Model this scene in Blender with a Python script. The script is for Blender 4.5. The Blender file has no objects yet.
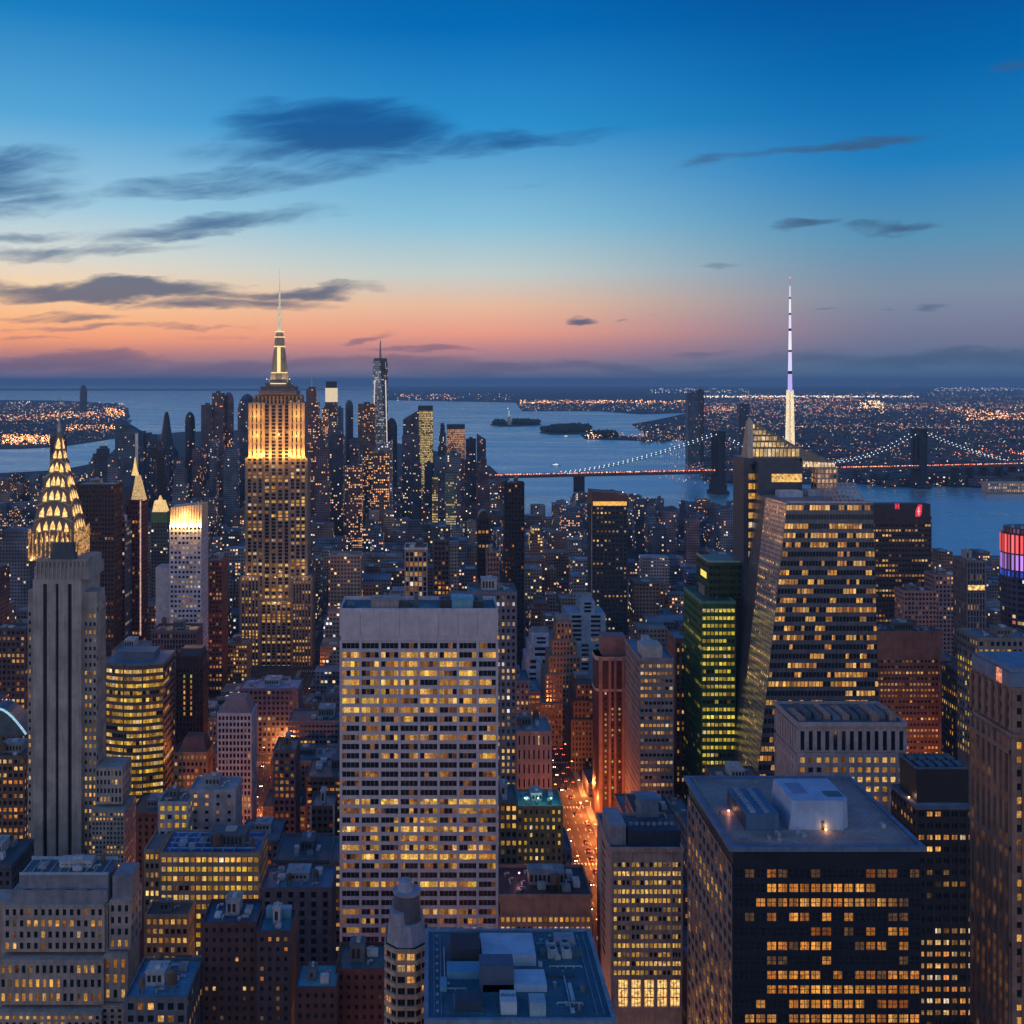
import bpy, math, random
from mathutils import Vector, noise as mnoise
R = math.radians
S = bpy.context.scene
C = S.collection
# ------------------------------------------------------------------ camera
# the street grid runs straight away from the camera (+Y); the view is level, shifted down and to the right
F, PX, PY, H = 1100.0, 430.0, 380.6, 260.0
cam = bpy.data.cameras.new('camera'); cam_o = bpy.data.objects.new('camera', cam); C.objects.link(cam_o)
cam_o.location = (0, 0, H); cam_o.rotation_euler = (R(90), 0, 0)
cam.sensor_width = 36; cam.lens = 36 * F / 1024
cam.shift_x = (512 - PX) / 1024; cam.shift_y = -(512 - PY) / 1024
cam.clip_start = 1; cam.clip_end = 400000
S.camera = cam_o
S.view_settings.view_transform = 'Standard'; S.view_settings.look = 'None'
S.view_settings.exposure = 0.0; S.view_settings.gamma = 1.0
S.cycles.use_denoising = True
S.cycles.max_bounces = 6; S.cycles.diffuse_bounces = 3; S.cycles.glossy_bounces = 3
S.cycles.volume_bounces = 0; S.cycles.sample_clamp_indirect = 4; S.cycles.sample_clamp_direct = 0
S.cycles.caustics_reflective = False; S.cycles.caustics_refractive = False

# ------------------------------------------------------------------ node helpers
class NT:
    def __init__(s, tree): s.t = tree; s.n = tree.nodes; s.l = tree.links
    def node(s, typ, **kw):
        n = s.n.new(typ)
        for k, v in kw.items(): setattr(n, k, v)
        return n
    def put(s, sock, v):
        if v is None: return
        if hasattr(v, 'is_output'): s.l.new(v, sock)
        else: sock.default_value = v
    def m(s, op, a, b=None, c=None, clamp=False):
        n = s.node('ShaderNodeMath', operation=op, use_clamp=clamp)
        s.put(n.inputs[0], a); s.put(n.inputs[1], b)
        if c is not None: s.put(n.inputs[2], c)
        return n.outputs[0]
    def vm(s, op, a, b=None, out=0):
        n = s.node('ShaderNodeVectorMath', operation=op); s.put(n.inputs[0], a); s.put(n.inputs[1], b)
        return n.outputs[out]
    def mix(s, f, a, b, mode='MIX'):
        n = s.node('ShaderNodeMix', data_type='RGBA', blend_type=mode)
        s.put(n.inputs[0], f); s.put(n.inputs[6], a); s.put(n.inputs[7], b)
        return n.outputs[2]
    def xyz(s, x, y, z):
        n = s.node('ShaderNodeCombineXYZ'); s.put(n.inputs[0], x); s.put(n.inputs[1], y); s.put(n.inputs[2], z); return n.outputs[0]
    def sep(s, v):
        n = s.node('ShaderNodeSeparateXYZ'); s.put(n.inputs[0], v); return n.outputs
    def noise(s, v, scale, detail=3, rough=.5):
        n = s.node('ShaderNodeTexNoise'); s.put(n.inputs['Vector'], v); n.inputs['Scale'].default_value = scale
        n.inputs['Detail'].default_value = detail; n.inputs['Roughness'].default_value = rough; return n.outputs[0]
    def white(s, v):
        n = s.node('ShaderNodeTexWhiteNoise', noise_dimensions='3D'); s.put(n.inputs['Vector'], v); return n.outputs['Value'], n.outputs['Color']
    def rng(s, v, a, b, c=0., d=1., kind='SMOOTHSTEP'):
        n = s.node('ShaderNodeMapRange', interpolation_type=kind); s.put(n.inputs[0], v)
        for i, q in enumerate((a, b, c, d)): s.put(n.inputs[i + 1], q)
        return n.outputs[0]
    def ramp(s, f, stops):
        n = s.node('ShaderNodeValToRGB'); s.put(n.inputs[0], f); e = n.color_ramp.elements
        while len(e) > 1: e.remove(e[-1])
        e[0].position = stops[0][0]; e[0].color = (*stops[0][1], 1)
        for p, c in stops[1:]:
            q = e.new(p); q.color = (*c, 1)
        return n.outputs[0]
def lin(c): return tuple(((v / 255) / 12.92 if v / 255 <= .04045 else ((v / 255 + .055) / 1.055) ** 2.4) for v in c)

# ------------------------------------------------------------------ world: dusk sky
world = bpy.data.worlds.new('World'); S.world = world; world.use_nodes = True
wt = NT(world.node_tree); wt.n.clear()
wo = wt.node('ShaderNodeOutputWorld'); bg = wt.node('ShaderNodeBackground'); wt.l.new(bg.outputs[0], wo.inputs[0])
SUN_AZ, SUN_EL = R(-24), R(-3.0)
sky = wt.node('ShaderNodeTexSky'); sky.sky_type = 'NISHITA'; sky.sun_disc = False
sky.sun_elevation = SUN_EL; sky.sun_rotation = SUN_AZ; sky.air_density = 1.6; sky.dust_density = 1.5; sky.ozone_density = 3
tc = wt.node('ShaderNodeTexCoord'); gx, gy, gz = wt.sep(tc.outputs['Generated'])
hyp = wt.m('SQRT', wt.m('ADD', wt.m('MULTIPLY', gx, gx), wt.m('MULTIPLY', gy, gy)))
e = wt.m('DIVIDE', gz, wt.m('MAXIMUM', hyp, 1e-4))
T = .75
def stops(lst): return [(max(0, (382 - y) / 1100) / T, lin(c)) for y, c in lst]
t = wt.m('DIVIDE', wt.m('MAXIMUM', e, 0.0), T)
hi = [(-180, (0, 66, 150)), (-420, (0, 50, 120))]
left = wt.ramp(t, stops([(382, (122, 112, 138)), (366, (148, 116, 132)), (354, (205, 136, 122)), (342, (248, 160, 116)), (322, (250, 184, 132)), (295, (246, 208, 166)), (262, (212, 214, 206)), (215, (158, 198, 218)), (130, (82, 160, 208)), (30, (22, 122, 186)), (-60, (4, 96, 168))] + hi))
mid = wt.ramp(t, stops([(382, (106, 112, 138)), (366, (136, 118, 138)), (350, (194, 134, 136)), (335, (234, 156, 132)), (308, (230, 184, 154)), (275, (192, 202, 198)), (225, (134, 188, 212)), (130, (42, 140, 200)), (30, (0, 104, 176)), (-60, (0, 88, 160))] + hi))
right = wt.ramp(t, stops([(382, (72, 106, 138)), (366, (84, 108, 140)), (350, (108, 116, 144)), (335, (118, 122, 148)), (300, (124, 140, 160)), (250, (86, 142, 176)), (180, (28, 122, 184)), (90, (0, 98, 166)), (0, (0, 74, 146)), (-60, (0, 66, 138))] + hi))
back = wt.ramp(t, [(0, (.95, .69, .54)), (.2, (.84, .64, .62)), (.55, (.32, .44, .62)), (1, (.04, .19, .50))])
az = wt.m('ARCTAN2', gx, gy)
c1 = wt.mix(wt.rng(az, -.38, .04), left, mid)
c2 = wt.mix(wt.rng(az, .02, .42), c1, right)
# clouds, laid out by direction
gyc = wt.m('MAXIMUM', gy, .05)
cu = wt.m('DIVIDE', gx, gyc); cv = wt.m('DIVIDE', gz, gyc)
warp = wt.noise(wt.xyz(wt.m('MULTIPLY', cu, 4.), wt.m('MULTIPLY', cv, 16.), 3.1), 1.4, 5, .6)
cvw = wt.m('ADD', cv, wt.m('MULTIPLY', wt.m('SUBTRACT', warp, .5), .05))
def cloud(px, py, wx, wy, slope, k=1.0, soft=1.0):
    u0, v0 = (px - 430) / 1100, (382 - py) / 1100
    du = wt.m('SUBTRACT', cu, u0)
    dv = wt.m('SUBTRACT', wt.m('SUBTRACT', cvw, v0), wt.m('MULTIPLY', du, slope))
    a = wt.m('DIVIDE', du, wx / 1100); b = wt.m('DIVIDE', dv, wy / 1100)
    r2 = wt.m('ADD', wt.m('MULTIPLY', a, a), wt.m('MULTIPLY', b, b))
    return wt.m('MULTIPLY', wt.m('SUBTRACT', 1.0, r2, clamp=True), k)
def cmax(lst):
    o = lst[0]
    for q in lst[1:]: o = wt.m('MAXIMUM', o, q)
    return o
big = cmax([cloud(335, 130, 150, 40, -.02, 1.45), cloud(300, 150, 150, 26, .02, 1.0), cloud(470, 143, 200, 15, .06, 1.1), cloud(235, 180, 210, 20, .12, 1.0), cloud(0, 175, 110, 36, .0, 1.25), cloud(20, 208, 120, 18, .12, 1.1),
            cloud(215, 228, 190, 15, .10, 1.15), cloud(300, 214, 60, 6, .12, .45), cloud(60, 255, 160, 9, .03, 1.0), cloud(20, 240, 90, 9, .0, 1.0), cloud(510, 185, 80, 9, .1, .42)])
low = cmax([cloud(100, 288, 180, 14, .0, 1.6), cloud(250, 291, 160, 9, .02, 1.3), cloud(230, 301, 130, 9, .0, 1.2), cloud(60, 316, 80, 8, .0, 1.1), cloud(340, 285, 60, 4, .03, .7),
            cloud(826, 150, 165, 9, .12, 1.05), cloud(890, 230, 60, 8, .05, 1.05), cloud(805, 229, 44, 7, .1, 1.0), cloud(725, 265, 34, 3, 0, .6), cloud(583, 320, 20, 5, 0, 1.1),
            cloud(622, 320, 10, 2.5, 0, .8), cloud(655, 313, 14, 2.5, 0, .8), cloud(826, 319, 20, 2.5, 0, .8), cloud(888, 316, 14, 2.5, 0, .9), cloud(928, 313, 26, 4, 0, .9), cloud(1010, 62, 32, 9, .2, .6), cloud(960, 204, 34, 7, .15, .5), cloud(400, 300, 24, 2.5, 0, .6)])
pur = cmax([cloud(90, 330, 200, 5, .0, .8), cloud(30, 342, 60, 4, 0, .8), cloud(370, 336, 36, 6, .12, .7), cloud(250, 342, 90, 4, 0, .5), cloud(700, 357, 50, 4, 0, .6), cloud(420, 352, 70, 5, 0, .7), cloud(-150, 280, 120, 18, 0, .9),
            cloud(120, 367, 460, 12, 0, 1.0), cloud(560, 372, 300, 8, 0, .9), cloud(980, 362, 330, 11, .01, .95)])
sh = wt.m('SUBTRACT', cv, wt.m('MULTIPLY', cu, .12))
w2 = wt.m('MULTIPLY', wt.m('SUBTRACT', wt.noise(wt.xyz(wt.m('MULTIPLY', cu, 5.), wt.m('MULTIPLY', cv, 9.), 7.), 1.2, 3), .5), .05)
tex = wt.noise(wt.xyz(wt.m('MULTIPLY', cu, 4.2), wt.m('MULTIPLY', wt.m('ADD', sh, w2), 27.), .5), 1.6, 10, .63)
tex = wt.rng(tex, .28, .72, 0, 1, 'LINEAR')
front = wt.rng(gy, .1, .3)
def alpha(mk, lo, hi_, amp): return wt.m('MULTIPLY', wt.rng(wt.m('ADD', mk, wt.m('MULTIPLY', wt.m('SUBTRACT', tex, .5), amp)), lo, hi_), front)
def amask(mk, a): return wt.m('MULTIPLY', a, wt.rng(mk, 0., .45))
ccol_big = wt.ramp(wt.rng(cv, .10, .30, 0, 1, 'LINEAR'), [(0, lin((66, 96, 134))), (.35, lin((44, 92, 140))), (.6, lin((22, 80, 138))), (1, lin((8, 78, 148)))])
col = wt.mix(wt.m('MULTIPLY', amask(big, alpha(big, .15, 1.55, 1.15)), .9), c2, ccol_big)
col = wt.mix(wt.m('MULTIPLY', amask(low, alpha(low, .2, 1.4, 1.2)), .85), col, (*lin((58, 84, 116)), 1))
pcol = wt.mix(wt.rng(az, -.1, .35), (*lin((104, 92, 120)), 1), (*lin((62, 88, 120)), 1))
col = wt.mix(wt.m('MULTIPLY', amask(pur, alpha(pur, .15, 1.1, 1.)), .62), col, pcol)
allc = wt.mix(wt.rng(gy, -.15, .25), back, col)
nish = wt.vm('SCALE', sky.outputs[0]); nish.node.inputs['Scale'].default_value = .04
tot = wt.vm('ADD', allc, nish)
low_h = wt.mix(wt.rng(gz, -.02, 0.0), (.01, .02, .035, 1), tot)
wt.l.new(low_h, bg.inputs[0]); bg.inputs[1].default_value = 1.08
world.cycles.sampling_method = 'MANUAL'; world.cycles.sample_map_resolution = 512
# the afterglow of the sun that has just gone under, low beyond the left of the view
sl = bpy.data.lights.new('sun', 'SUN'); sl.energy = .25; sl.angle = R(12); sl.color = (1, .55, .38)
so = bpy.data.objects.new('sun', sl); C.objects.link(so)
so.rotation_euler = Vector((-math.sin(R(-62)), -math.cos(R(-62)), -math.tan(R(4)))).to_track_quat('-Z', 'Y').to_euler()

# ------------------------------------------------------------------ materials
def new_mat(name):
    m = bpy.data.materials.new(name); m.use_nodes = True; n = NT(m.node_tree)
    b = n.n['Principled BSDF']; return m, n, b
_mc = {}
def wallmat(col, rough=.75, metal=0., var=.35, scale=.25):
    k = ('w', tuple(round(v, 3) for v in col), rough, metal, var, scale)
    if k in _mc: return _mc[k]
    m, n, b = new_mat('masonry'); g = n.node('ShaderNodeNewGeometry').outputs['Position']
    n1 = n.noise(g, scale, 5, .6)
    n2 = n.noise(n.vm('MULTIPLY', g, (1.2, 1.2, .07)), .8, 4, .6)
    f = n.m('ADD', n.m('MULTIPLY', n1, .6), n.m('MULTIPLY', n2, .4))
    v = n.rng(f, .3, .7, 1 - var, 1 + var * .7)
    n.l.new(n.mix(1.0, (*col, 1), n.xyz(v, v, v), 'MULTIPLY'), b.inputs['Base Color'])
    b.inputs['Roughness'].default_value = rough; b.inputs['Metallic'].default_value = metal
    bp = n.node('ShaderNodeBump'); bp.inputs['Strength'].default_value = .25; bp.inputs['Distance'].default_value = .1
    n.l.new(n.noise(g, 3., 4), bp.inputs['Height']); n.l.new(bp.outputs[0], b.inputs['Normal'])
    _mc[k] = m; return m
def roofmat(col, rough=.6):
    k = ('r', col, rough)
    if k in _mc: return _mc[k]
    m, n, b = new_mat('roofing'); g = n.node('ShaderNodeNewGeometry').outputs['Position']
    n1 = n.noise(g, .12, 6, .65); n2 = n.noise(g, 1.3, 4, .6)
    br = n.node('ShaderNodeTexBrick'); n.put(br.inputs['Vector'], n.vm('MULTIPLY', g, (1, 1, 0))); br.inputs['Scale'].default_value = .16
    br.inputs['Color1'].default_value = (1, 1, 1, 1); br.inputs['Color2'].default_value = (.86, .86, .86, 1); br.inputs['Mortar'].default_value = (.6, .6, .6, 1); br.inputs['Mortar Size'].default_value = .012
    v = n.rng(n.m('ADD', n.m('MULTIPLY', n1, .65), n.m('MULTIPLY', n2, .35)), .32, .68, .55, 1.25)
    c = n.mix(1.0, (*col, 1), n.xyz(v, v, v), 'MULTIPLY')
    n.l.new(n.mix(1.0, c, br.outputs['Color'], 'MULTIPLY'), b.inputs['Base Color'])
    n.l.new(n.rng(n1, .3, .7, rough - .25, rough + .15), b.inputs['Roughness'])
    _mc[k] = m; return m
def emit(name, col, st, base=(.1, .1, .1), flick=0.):
    k = ('e', name, col, st)
    if k in _mc: return _mc[k]
    m, n, b = new_mat(name); b.inputs['Base Color'].default_value = (*base, 1)
    b.inputs['Emission Color'].default_value = (*col, 1); b.inputs['Emission Strength'].default_value = st
    if flick:
        g = n.node('ShaderNodeNewGeometry').outputs['Position']
        n.l.new(n.m('MULTIPLY', n.rng(n.noise(g, .9, 3), .3, .7, 1 - flick, 1 + flick), st), b.inputs['Emission Strength'])
    m.cycles.emission_sampling = 'NONE'
    _mc[k] = m; return m
def make_window(name, from_object):
    m, n, b = new_mat(name)
    if from_object: colr = n.node('ShaderNodeObjectInfo').outputs['Color']
    else:
        a = n.node('ShaderNodeAttribute'); a.attribute_name = 'lit'; colr = a.outputs['Color']
    p = n.node('ShaderNodeNewGeometry').outputs['Position']; x, y, z = n.sep(p)
    h = n.m('ADD', x, y)
    cell = n.white(n.xyz(n.m('FLOOR', n.m('MULTIPLY', h, .83)), n.m('FLOOR', n.m('MULTIPLY', z, .29)), 1.7))[0]
    fine = n.noise(n.xyz(n.m('MULTIPLY', h, 2.2), n.m('MULTIPLY', z, 1.5), n.m('MULTIPLY', y, .3)), 1.0, 3, .7)
    f = n.m('MULTIPLY', n.rng(cell, 0, 1, .38, 1.3, 'LINEAR'), n.rng(fine, .28, .66, .3, 1.25))
    n.l.new(colr, b.inputs['Emission Color']); n.l.new(n.m('MULTIPLY', f, 1.05), b.inputs['Emission Strength'])
    b.inputs['Base Color'].default_value = (.012, .016, .024, 1); b.inputs['Roughness'].default_value = .12
    b.inputs['Specular IOR Level'].default_value = .7
    bp = n.node('ShaderNodeBump'); bp.inputs['Strength'].default_value = .1; bp.inputs['Distance'].default_value = .3
    n.l.new(n.noise(p, .35, 2), bp.inputs['Height']); n.l.new(bp.outputs[0], b.inputs['Normal'])
    m.cycles.emission_sampling = 'NONE'; return m
WIN_O = make_window('window_glass', True); WIN_A = make_window('window_glass_bank', False)
MULL = wallmat((.05, .05, .055), .5, 0, .2)
STEEL = wallmat((.32, .33, .35), .35, .6, .3)
DARK = wallmat((.02, .022, .028), .5)
def citymat(col, p=.14, st=1.6, tone=0, cw=3.0, ch=3.5, wf=.62):
    """facade seen from afar: masonry with small windows, some of them lit"""
    k = ('c', col, p, st, tone, cw, ch)
    if k in _mc: return _mc[k]
    m, n, b = new_mat('far_facade'); g = n.node('ShaderNodeNewGeometry'); x, y, z = n.sep(g.outputs['Position']); nx, ny, nz = n.sep(g.outputs['Normal'])
    side = n.m('GREATER_THAN', n.m('ABSOLUTE', nx), .6)
    u = n.m('ADD', n.m('MULTIPLY', x, n.m('SUBTRACT', 1., side)), n.m('MULTIPLY', y, side))
    w = n.m('ADD', n.m('MULTIPLY', y, n.m('SUBTRACT', 1., side)), n.m('MULTIPLY', x, side))
    us = n.m('DIVIDE', u, cw); vs = n.m('DIVIDE', z, ch)
    wv, wc = n.white(n.xyz(n.m('FLOOR', us), n.m('FLOOR', vs), n.m('FLOOR', n.m('DIVIDE', w, 9.))))
    rowv = n.white(n.xyz(n.m('FLOOR', n.m('DIVIDE', us, 7.)), n.m('FLOOR', vs), n.m('FLOOR', n.m('DIVIDE', w, 40.))))[0]
    zone = n.noise(n.vm('MULTIPLY', g.outputs['Position'], (.012, .012, .02)), 1.0, 2)
    thr = n.m('MULTIPLY', n.rng(zone, .35, .65, .3, 1.9), n.m('MULTIPLY', n.rng(rowv, .3, .95, .4, 2.0), p))
    on = n.m('LESS_THAN', wv, thr)
    fu = n.m('FRACT', us); fv = n.m('FRACT', vs)
    mk = n.m('MULTIPLY', n.m('LESS_THAN', n.m('ABSOLUTE', n.m('SUBTRACT', fu, .5)), wf / 2), n.m('LESS_THAN', n.m('ABSOLUTE', n.m('SUBTRACT', fv, .5)), .27))
    mk = n.m('MULTIPLY', mk, n.m('LESS_THAN', n.m('ABSOLUTE', nz), .4))
    r_, g_, b_ = n.sep(wc)
    pal = [[(0, (1, .5, .16)), (.35, (1, .66, .28)), (.62, (1, .8, .55)), (.8, (.62, .8, 1.)), (.9, (1, .26, .1)), (1, (1, .22, .12))],
           [(0, (1, .62, .16)), (.5, (1, .7, .25)), (1, (1, .78, .36))],
           [(0, (1, .32, .1)), (.6, (1, .45, .16)), (1, (1, .7, .35))],
           [(0, (.75, .85, 1)), (.6, (.95, .93, 1)), (1, (1, .8, .6))]][tone]
    ec = n.ramp(g_, pal)
    es = n.m('MULTIPLY', n.m('MULTIPLY', on, mk), n.m('MULTIPLY', n.rng(b_, 0, 1, .35, 1.5, 'LINEAR'), st))
    n1 = n.noise(g.outputs['Position'], .05, 4)
    v = n.rng(n1, .3, .7, .55, 1.35)
    base = n.mix(1., (*col, 1), n.xyz(v, v, v), 'MULTIPLY')
    n.l.new(n.mix(n.m('MULTIPLY', mk, .85), base, (.012, .016, .026, 1)), b.inputs['Base Color'])
    n.l.new(n.rng(mk, 0, 1, .75, .25, 'LINEAR'), b.inputs['Roughness'])
    n.l.new(ec, b.inputs['Emission Color']); n.l.new(es, b.inputs['Emission Strength'])
    m.cycles.emission_sampling = 'NONE'
    _mc[k] = m; return m

# ------------------------------------------------------------------ geometry helpers
def X(px, D): return (px - PX) * D / F
def Z(py, D): return H - (py - PY) * D / F
def G(px, py, z=0.):
    D = (H - z) * F / (py - PY); return X(px, D), D
def wloc(o):
    v = Vector((0, 0, 0))
    while o is not None: v = v + Vector(o.location); o = o.parent
    return v
class MB:
    def __init__(s): s.v = []; s.f = []; s.mi = []; s.c = []; s.cur = 0; s.col = (0, 0, 0)
    def poly(s, pts, mi=None, col=None):
        b = len(s.v); s.v += [tuple(p) for p in pts]; s.f.append(tuple(range(b, b + len(pts)))); s.mi.append(s.cur if mi is None else mi); s.c.append(s.col if col is None else col)
    def idx(s, pts, faces):
        b = len(s.v); s.v += [tuple(p) for p in pts]
        for f in faces: s.f.append(tuple(b + i for i in f)); s.mi.append(s.cur); s.c.append(s.col)
    def hexa(s, p): s.idx(p, [(0, 3, 2, 1), (4, 5, 6, 7), (0, 1, 5, 4), (1, 2, 6, 5), (2, 3, 7, 6), (3, 0, 4, 7)])
    def box(s, x0, x1, y0, y1, z0, z1): s.hexa([(x0, y0, z0), (x1, y0, z0), (x1, y1, z0), (x0, y1, z0), (x0, y0, z1), (x1, y0, z1), (x1, y1, z1), (x0, y1, z1)])
    def loft(s, b, t, z0, z1, cap=True):
        n = len(b); pts = [(x, y, z0) for x, y in b] + [(x, y, z1) for x, y in t]
        fs = [(i, (i + 1) % n, n + (i + 1) % n, n + i) for i in range(n)]
        if cap: fs += [tuple(range(n, 2 * n)), tuple(reversed(range(n)))]
        s.idx(pts, fs)
    def cyl(s, x, y, r0, r1, z0, z1, n=12, cap=True):
        c = [(math.cos(2 * math.pi * i / n), math.sin(2 * math.pi * i / n)) for i in range(n)]
        s.loft([(x + r0 * a, y + r0 * b) for a, b in c], [(x + r1 * a, y + r1 * b) for a, b in c], z0, z1, cap)
    def bar(s, a, b, w):
        a = Vector(a); b = Vector(b); d = (b - a).normalized(); u = d.cross(Vector((0, 0, 1)))
        if u.length < .01: u = Vector((1, 0, 0))
        u.normalize(); v = d.cross(u)
        q = [(-1, -1), (1, -1), (1, 1), (-1, 1)]
        s.hexa([a + (u * i + v * j) * w / 2 for i, j in q] + [b + (u * i + v * j) * w / 2 for i, j in q])
    def build(s, name, mats, parent=None, kind=None, off=None):
        if not s.f: return None
        if not isinstance(mats, (list, tuple)): mats = [mats]
        o_ = wloc(parent) if off is None else Vector(off)
        me = bpy.data.meshes.new(name); me.from_pydata([(x - o_[0], y - o_[1], z - o_[2]) for x, y, z in s.v], [], s.f)
        for m in mats: me.materials.append(m)
        me.polygons.foreach_set('material_index', s.mi)
        if any(c != (0, 0, 0) for c in s.c):
            at = me.attributes.new('lit', 'FLOAT_COLOR', 'CORNER'); d = []
            for f, c in zip(s.f, s.c): d += [c[0], c[1], c[2], 1.0] * len(f)
            at.data.foreach_set('color', d)
        o = bpy.data.objects.new(name, me); C.objects.link(o)
        if parent: o.parent = parent
        elif off is not None: o.location = off
        if kind: o['kind'] = kind
        return o
NAMED = []          # (x px0, px1, D, visible bottom py, short phrase, footprint)
FOOT = []
def thing(name, label, cat, loc, group=None):
    o = bpy.data.objects.new(name, None); o.empty_display_size = 5; C.objects.link(o); o.location = loc; o['label'] = label; o['category'] = cat
    if group: o['group'] = group
    return o
def tag(o, label, cat, group=None):
    o['label'] = label; o['category'] = cat
    if group: o['group'] = group
    return o
def bil(Q, s, t):
    a = Q[0].lerp(Q[1], s); b = Q[3].lerp(Q[2], s); return a.lerp(b, t)
WARM = [(1., .44, .10), (1., .50, .13), (1., .56, .18), (1., .68, .32), (1., .36, .08)]
YEL = [(1., .62, .08), (1., .66, .13), (.95, .60, .05)]
GOLD = [(1., .50, .09), (1., .55, .13), (1., .60, .18)]
WHITE = [(1., .85, .6), (.95, .9, 1.), (1., .75, .5)]
def lamplight(c, b): return (c[0] * b, c[1] * b ** 1.25, c[2] * b ** 1.6)
def litgrid(r, nx, ny, p, row=.65, pal=WARM, bri=(.45, 1.1)):
    out = {}
    for j in range(ny):
        q = p * (1 - row) + row * (1.0 if r.random() < p else 0.06)
        tone = r.choice(pal); lv = r.uniform(.65, 1.1); st = r.random() < q
        for i in range(nx):
            if r.random() < .45: st = r.random() < q
            if st:
                c = tone if r.random() < .7 else (1., .78, .52) if r.random() < .2 else r.choice(pal); b = r.uniform(*bri) * lv * (1. if r.random() < .72 else r.uniform(.25, .7))
                out[i, j] = lamplight(c, b)
            elif r.random() < .22 * p + .03:
                c = r.choice(WARM); b = r.uniform(.05, .22); out[i, j] = tuple(v * b for v in c)
            else: out[i, j] = None
    return out
def facade(W, wins, Q, nx, ny, ww=.6, wh=.55, tp=.35, ts=.25, lit=None, ext=False, skip=None, pane=.05):
    """piers and spandrels proud of the wall, panes set back between them; Q = four corners seen from outside"""
    Q = [Vector(q) for q in Q]
    n = (Q[1] - Q[0]).cross(Q[3] - Q[0]).normalized()
    L = (Q[1] - Q[0]).length
    def slab(s0, s1, t0, t1, d):
        a = [bil(Q, s0, t0), bil(Q, s1, t0), bil(Q, s1, t1), bil(Q, s0, t1)]; b = [p + n * d for p in a]
        W.idx(a + b, [(4, 5, 6, 7), (0, 1, 5, 4), (1, 2, 6, 5), (2, 3, 7, 6), (3, 0, 4, 7)])
    hw = (1 - ww) / 2 / nx; hh = (1 - wh) / 2 / ny
    e_ = tp / L if ext else 0
    if hw > 0:
        for i in range(nx + 1):
            s0 = max(-e_ if i == 0 else 0, i / nx - hw) if i else -e_; s1 = min(1, i / nx + hw) if i < nx else 1 + e_
            slab(s0, s1, 0, 1, tp)
    belt = (nx * 3 + ny) % 4 + 6 if ww <= .6 and ny > 8 and not ts < .09 else 0
    for j in range(ny + 1): slab(0, 1, max(0, j / ny - hh), min(1, j / ny + hh), tp + .08 if belt and (ny - j) % belt == 1 else ts)
    for j in range(ny):
        for i in range(nx):
            if skip and skip(i, j): continue
            s0, s1 = i / nx + hw, (i + 1) / nx - hw; t0, t1 = j / ny + hh, (j + 1) / ny - hh
            pts = [bil(Q, s0, t0) + n * pane, bil(Q, s1, t0) + n * pane, bil(Q, s1, t1) + n * pane, bil(Q, s0, t1) + n * pane]
            wins.append((pts, n, (lit or {}).get((i, j))))
_wm = {}
def win_geo(M, pts, n, mull, hm):
    """one window: pane plus its own glazing bars"""
    for k in range(1, mull):
        a, b = pts[0].lerp(pts[1], k / mull), pts[3].lerp(pts[2], k / mull)
        u = (pts[1] - pts[0]).normalized() * .07
        q = [a - u, a + u, b + u, b - u]; q2 = [p + n * .09 for p in q]
        M.cur = 1; M.idx(q + q2, [(4, 5, 6, 7), (1, 2, 6, 5), (3, 0, 4, 7)]); M.cur = 0
    if hm:
        a, b = pts[0].lerp(pts[3], .5), pts[1].lerp(pts[2], .5); u = (pts[3] - pts[0]).normalized() * .06
        q = [a - u, b - u, b + u, a + u]; q2 = [p + n * .07 for p in q]
        M.cur = 1; M.idx(q + q2, [(4, 5, 6, 7), (0, 1, 5, 4), (2, 3, 7, 6)]); M.cur = 0
def put_windows(wins, parent, D, mull=1, hm=False, cap=100, frame=None):
    if not wins: return
    frame = frame or MULL
    def size(w): return max((w[0][1] - w[0][0]).length, (w[0][3] - w[0][0]).length) * F / max(60, w[0][0].y)
    big_enough = sum(map(size, wins[:40])) / len(wins[:40]) > 3.4
    def rank(w):
        vis = -w[1].dot((w[0][0] - Vector((0, 0, H))).normalized()); a = (w[0][1] - w[0][0]).length * (w[0][3] - w[0][0]).length
        py = PY + (H - w[0][0].z) * F / w[0][0].y
        return -(max(vis, 0) * a / w[0][0].y ** 2) * (2 if w[2] and max(w[2]) > .3 else 1) * (1 if py < 1030 else 0)
    ws = sorted(wins, key=rank)
    k = cap if big_enough else 0
    base = wloc(parent)
    for pts, n, c in ws[:k]:
        p0 = pts[0]; key = tuple(round(v, 2) for p in pts[1:] for v in (p - p0)) + (mull, hm, frame.name)
        if key not in _wm:
            M = MB(); q = [p - p0 for p in pts]; M.poly(q); win_geo(M, q, n, mull, hm)
            me = bpy.data.meshes.new('window'); me.from_pydata(M.v, [], M.f); me.materials.append(WIN_O); me.materials.append(frame)
            me.polygons.foreach_set('material_index', M.mi); _wm[key] = me
        o = bpy.data.objects.new('window', _wm[key]); C.objects.link(o); o.parent = parent; o.location = p0 - base
        o.color = (*(c or (0, 0, 0)), 1)
    if len(ws) > k:
        M = MB()
        for pts, n, c in ws[k:]:
            M.poly(pts, 0, c or (0.0005, .0005, .0005)); win_geo(M, pts, n, mull, hm)
        M.build('window' if k else 'window_rows', [WIN_A, frame], parent, 'stuff')
ROOFC = [(.16, .17, .19), (.22, .23, .25), (.10, .11, .12), (.3, .31, .33)]
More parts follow.
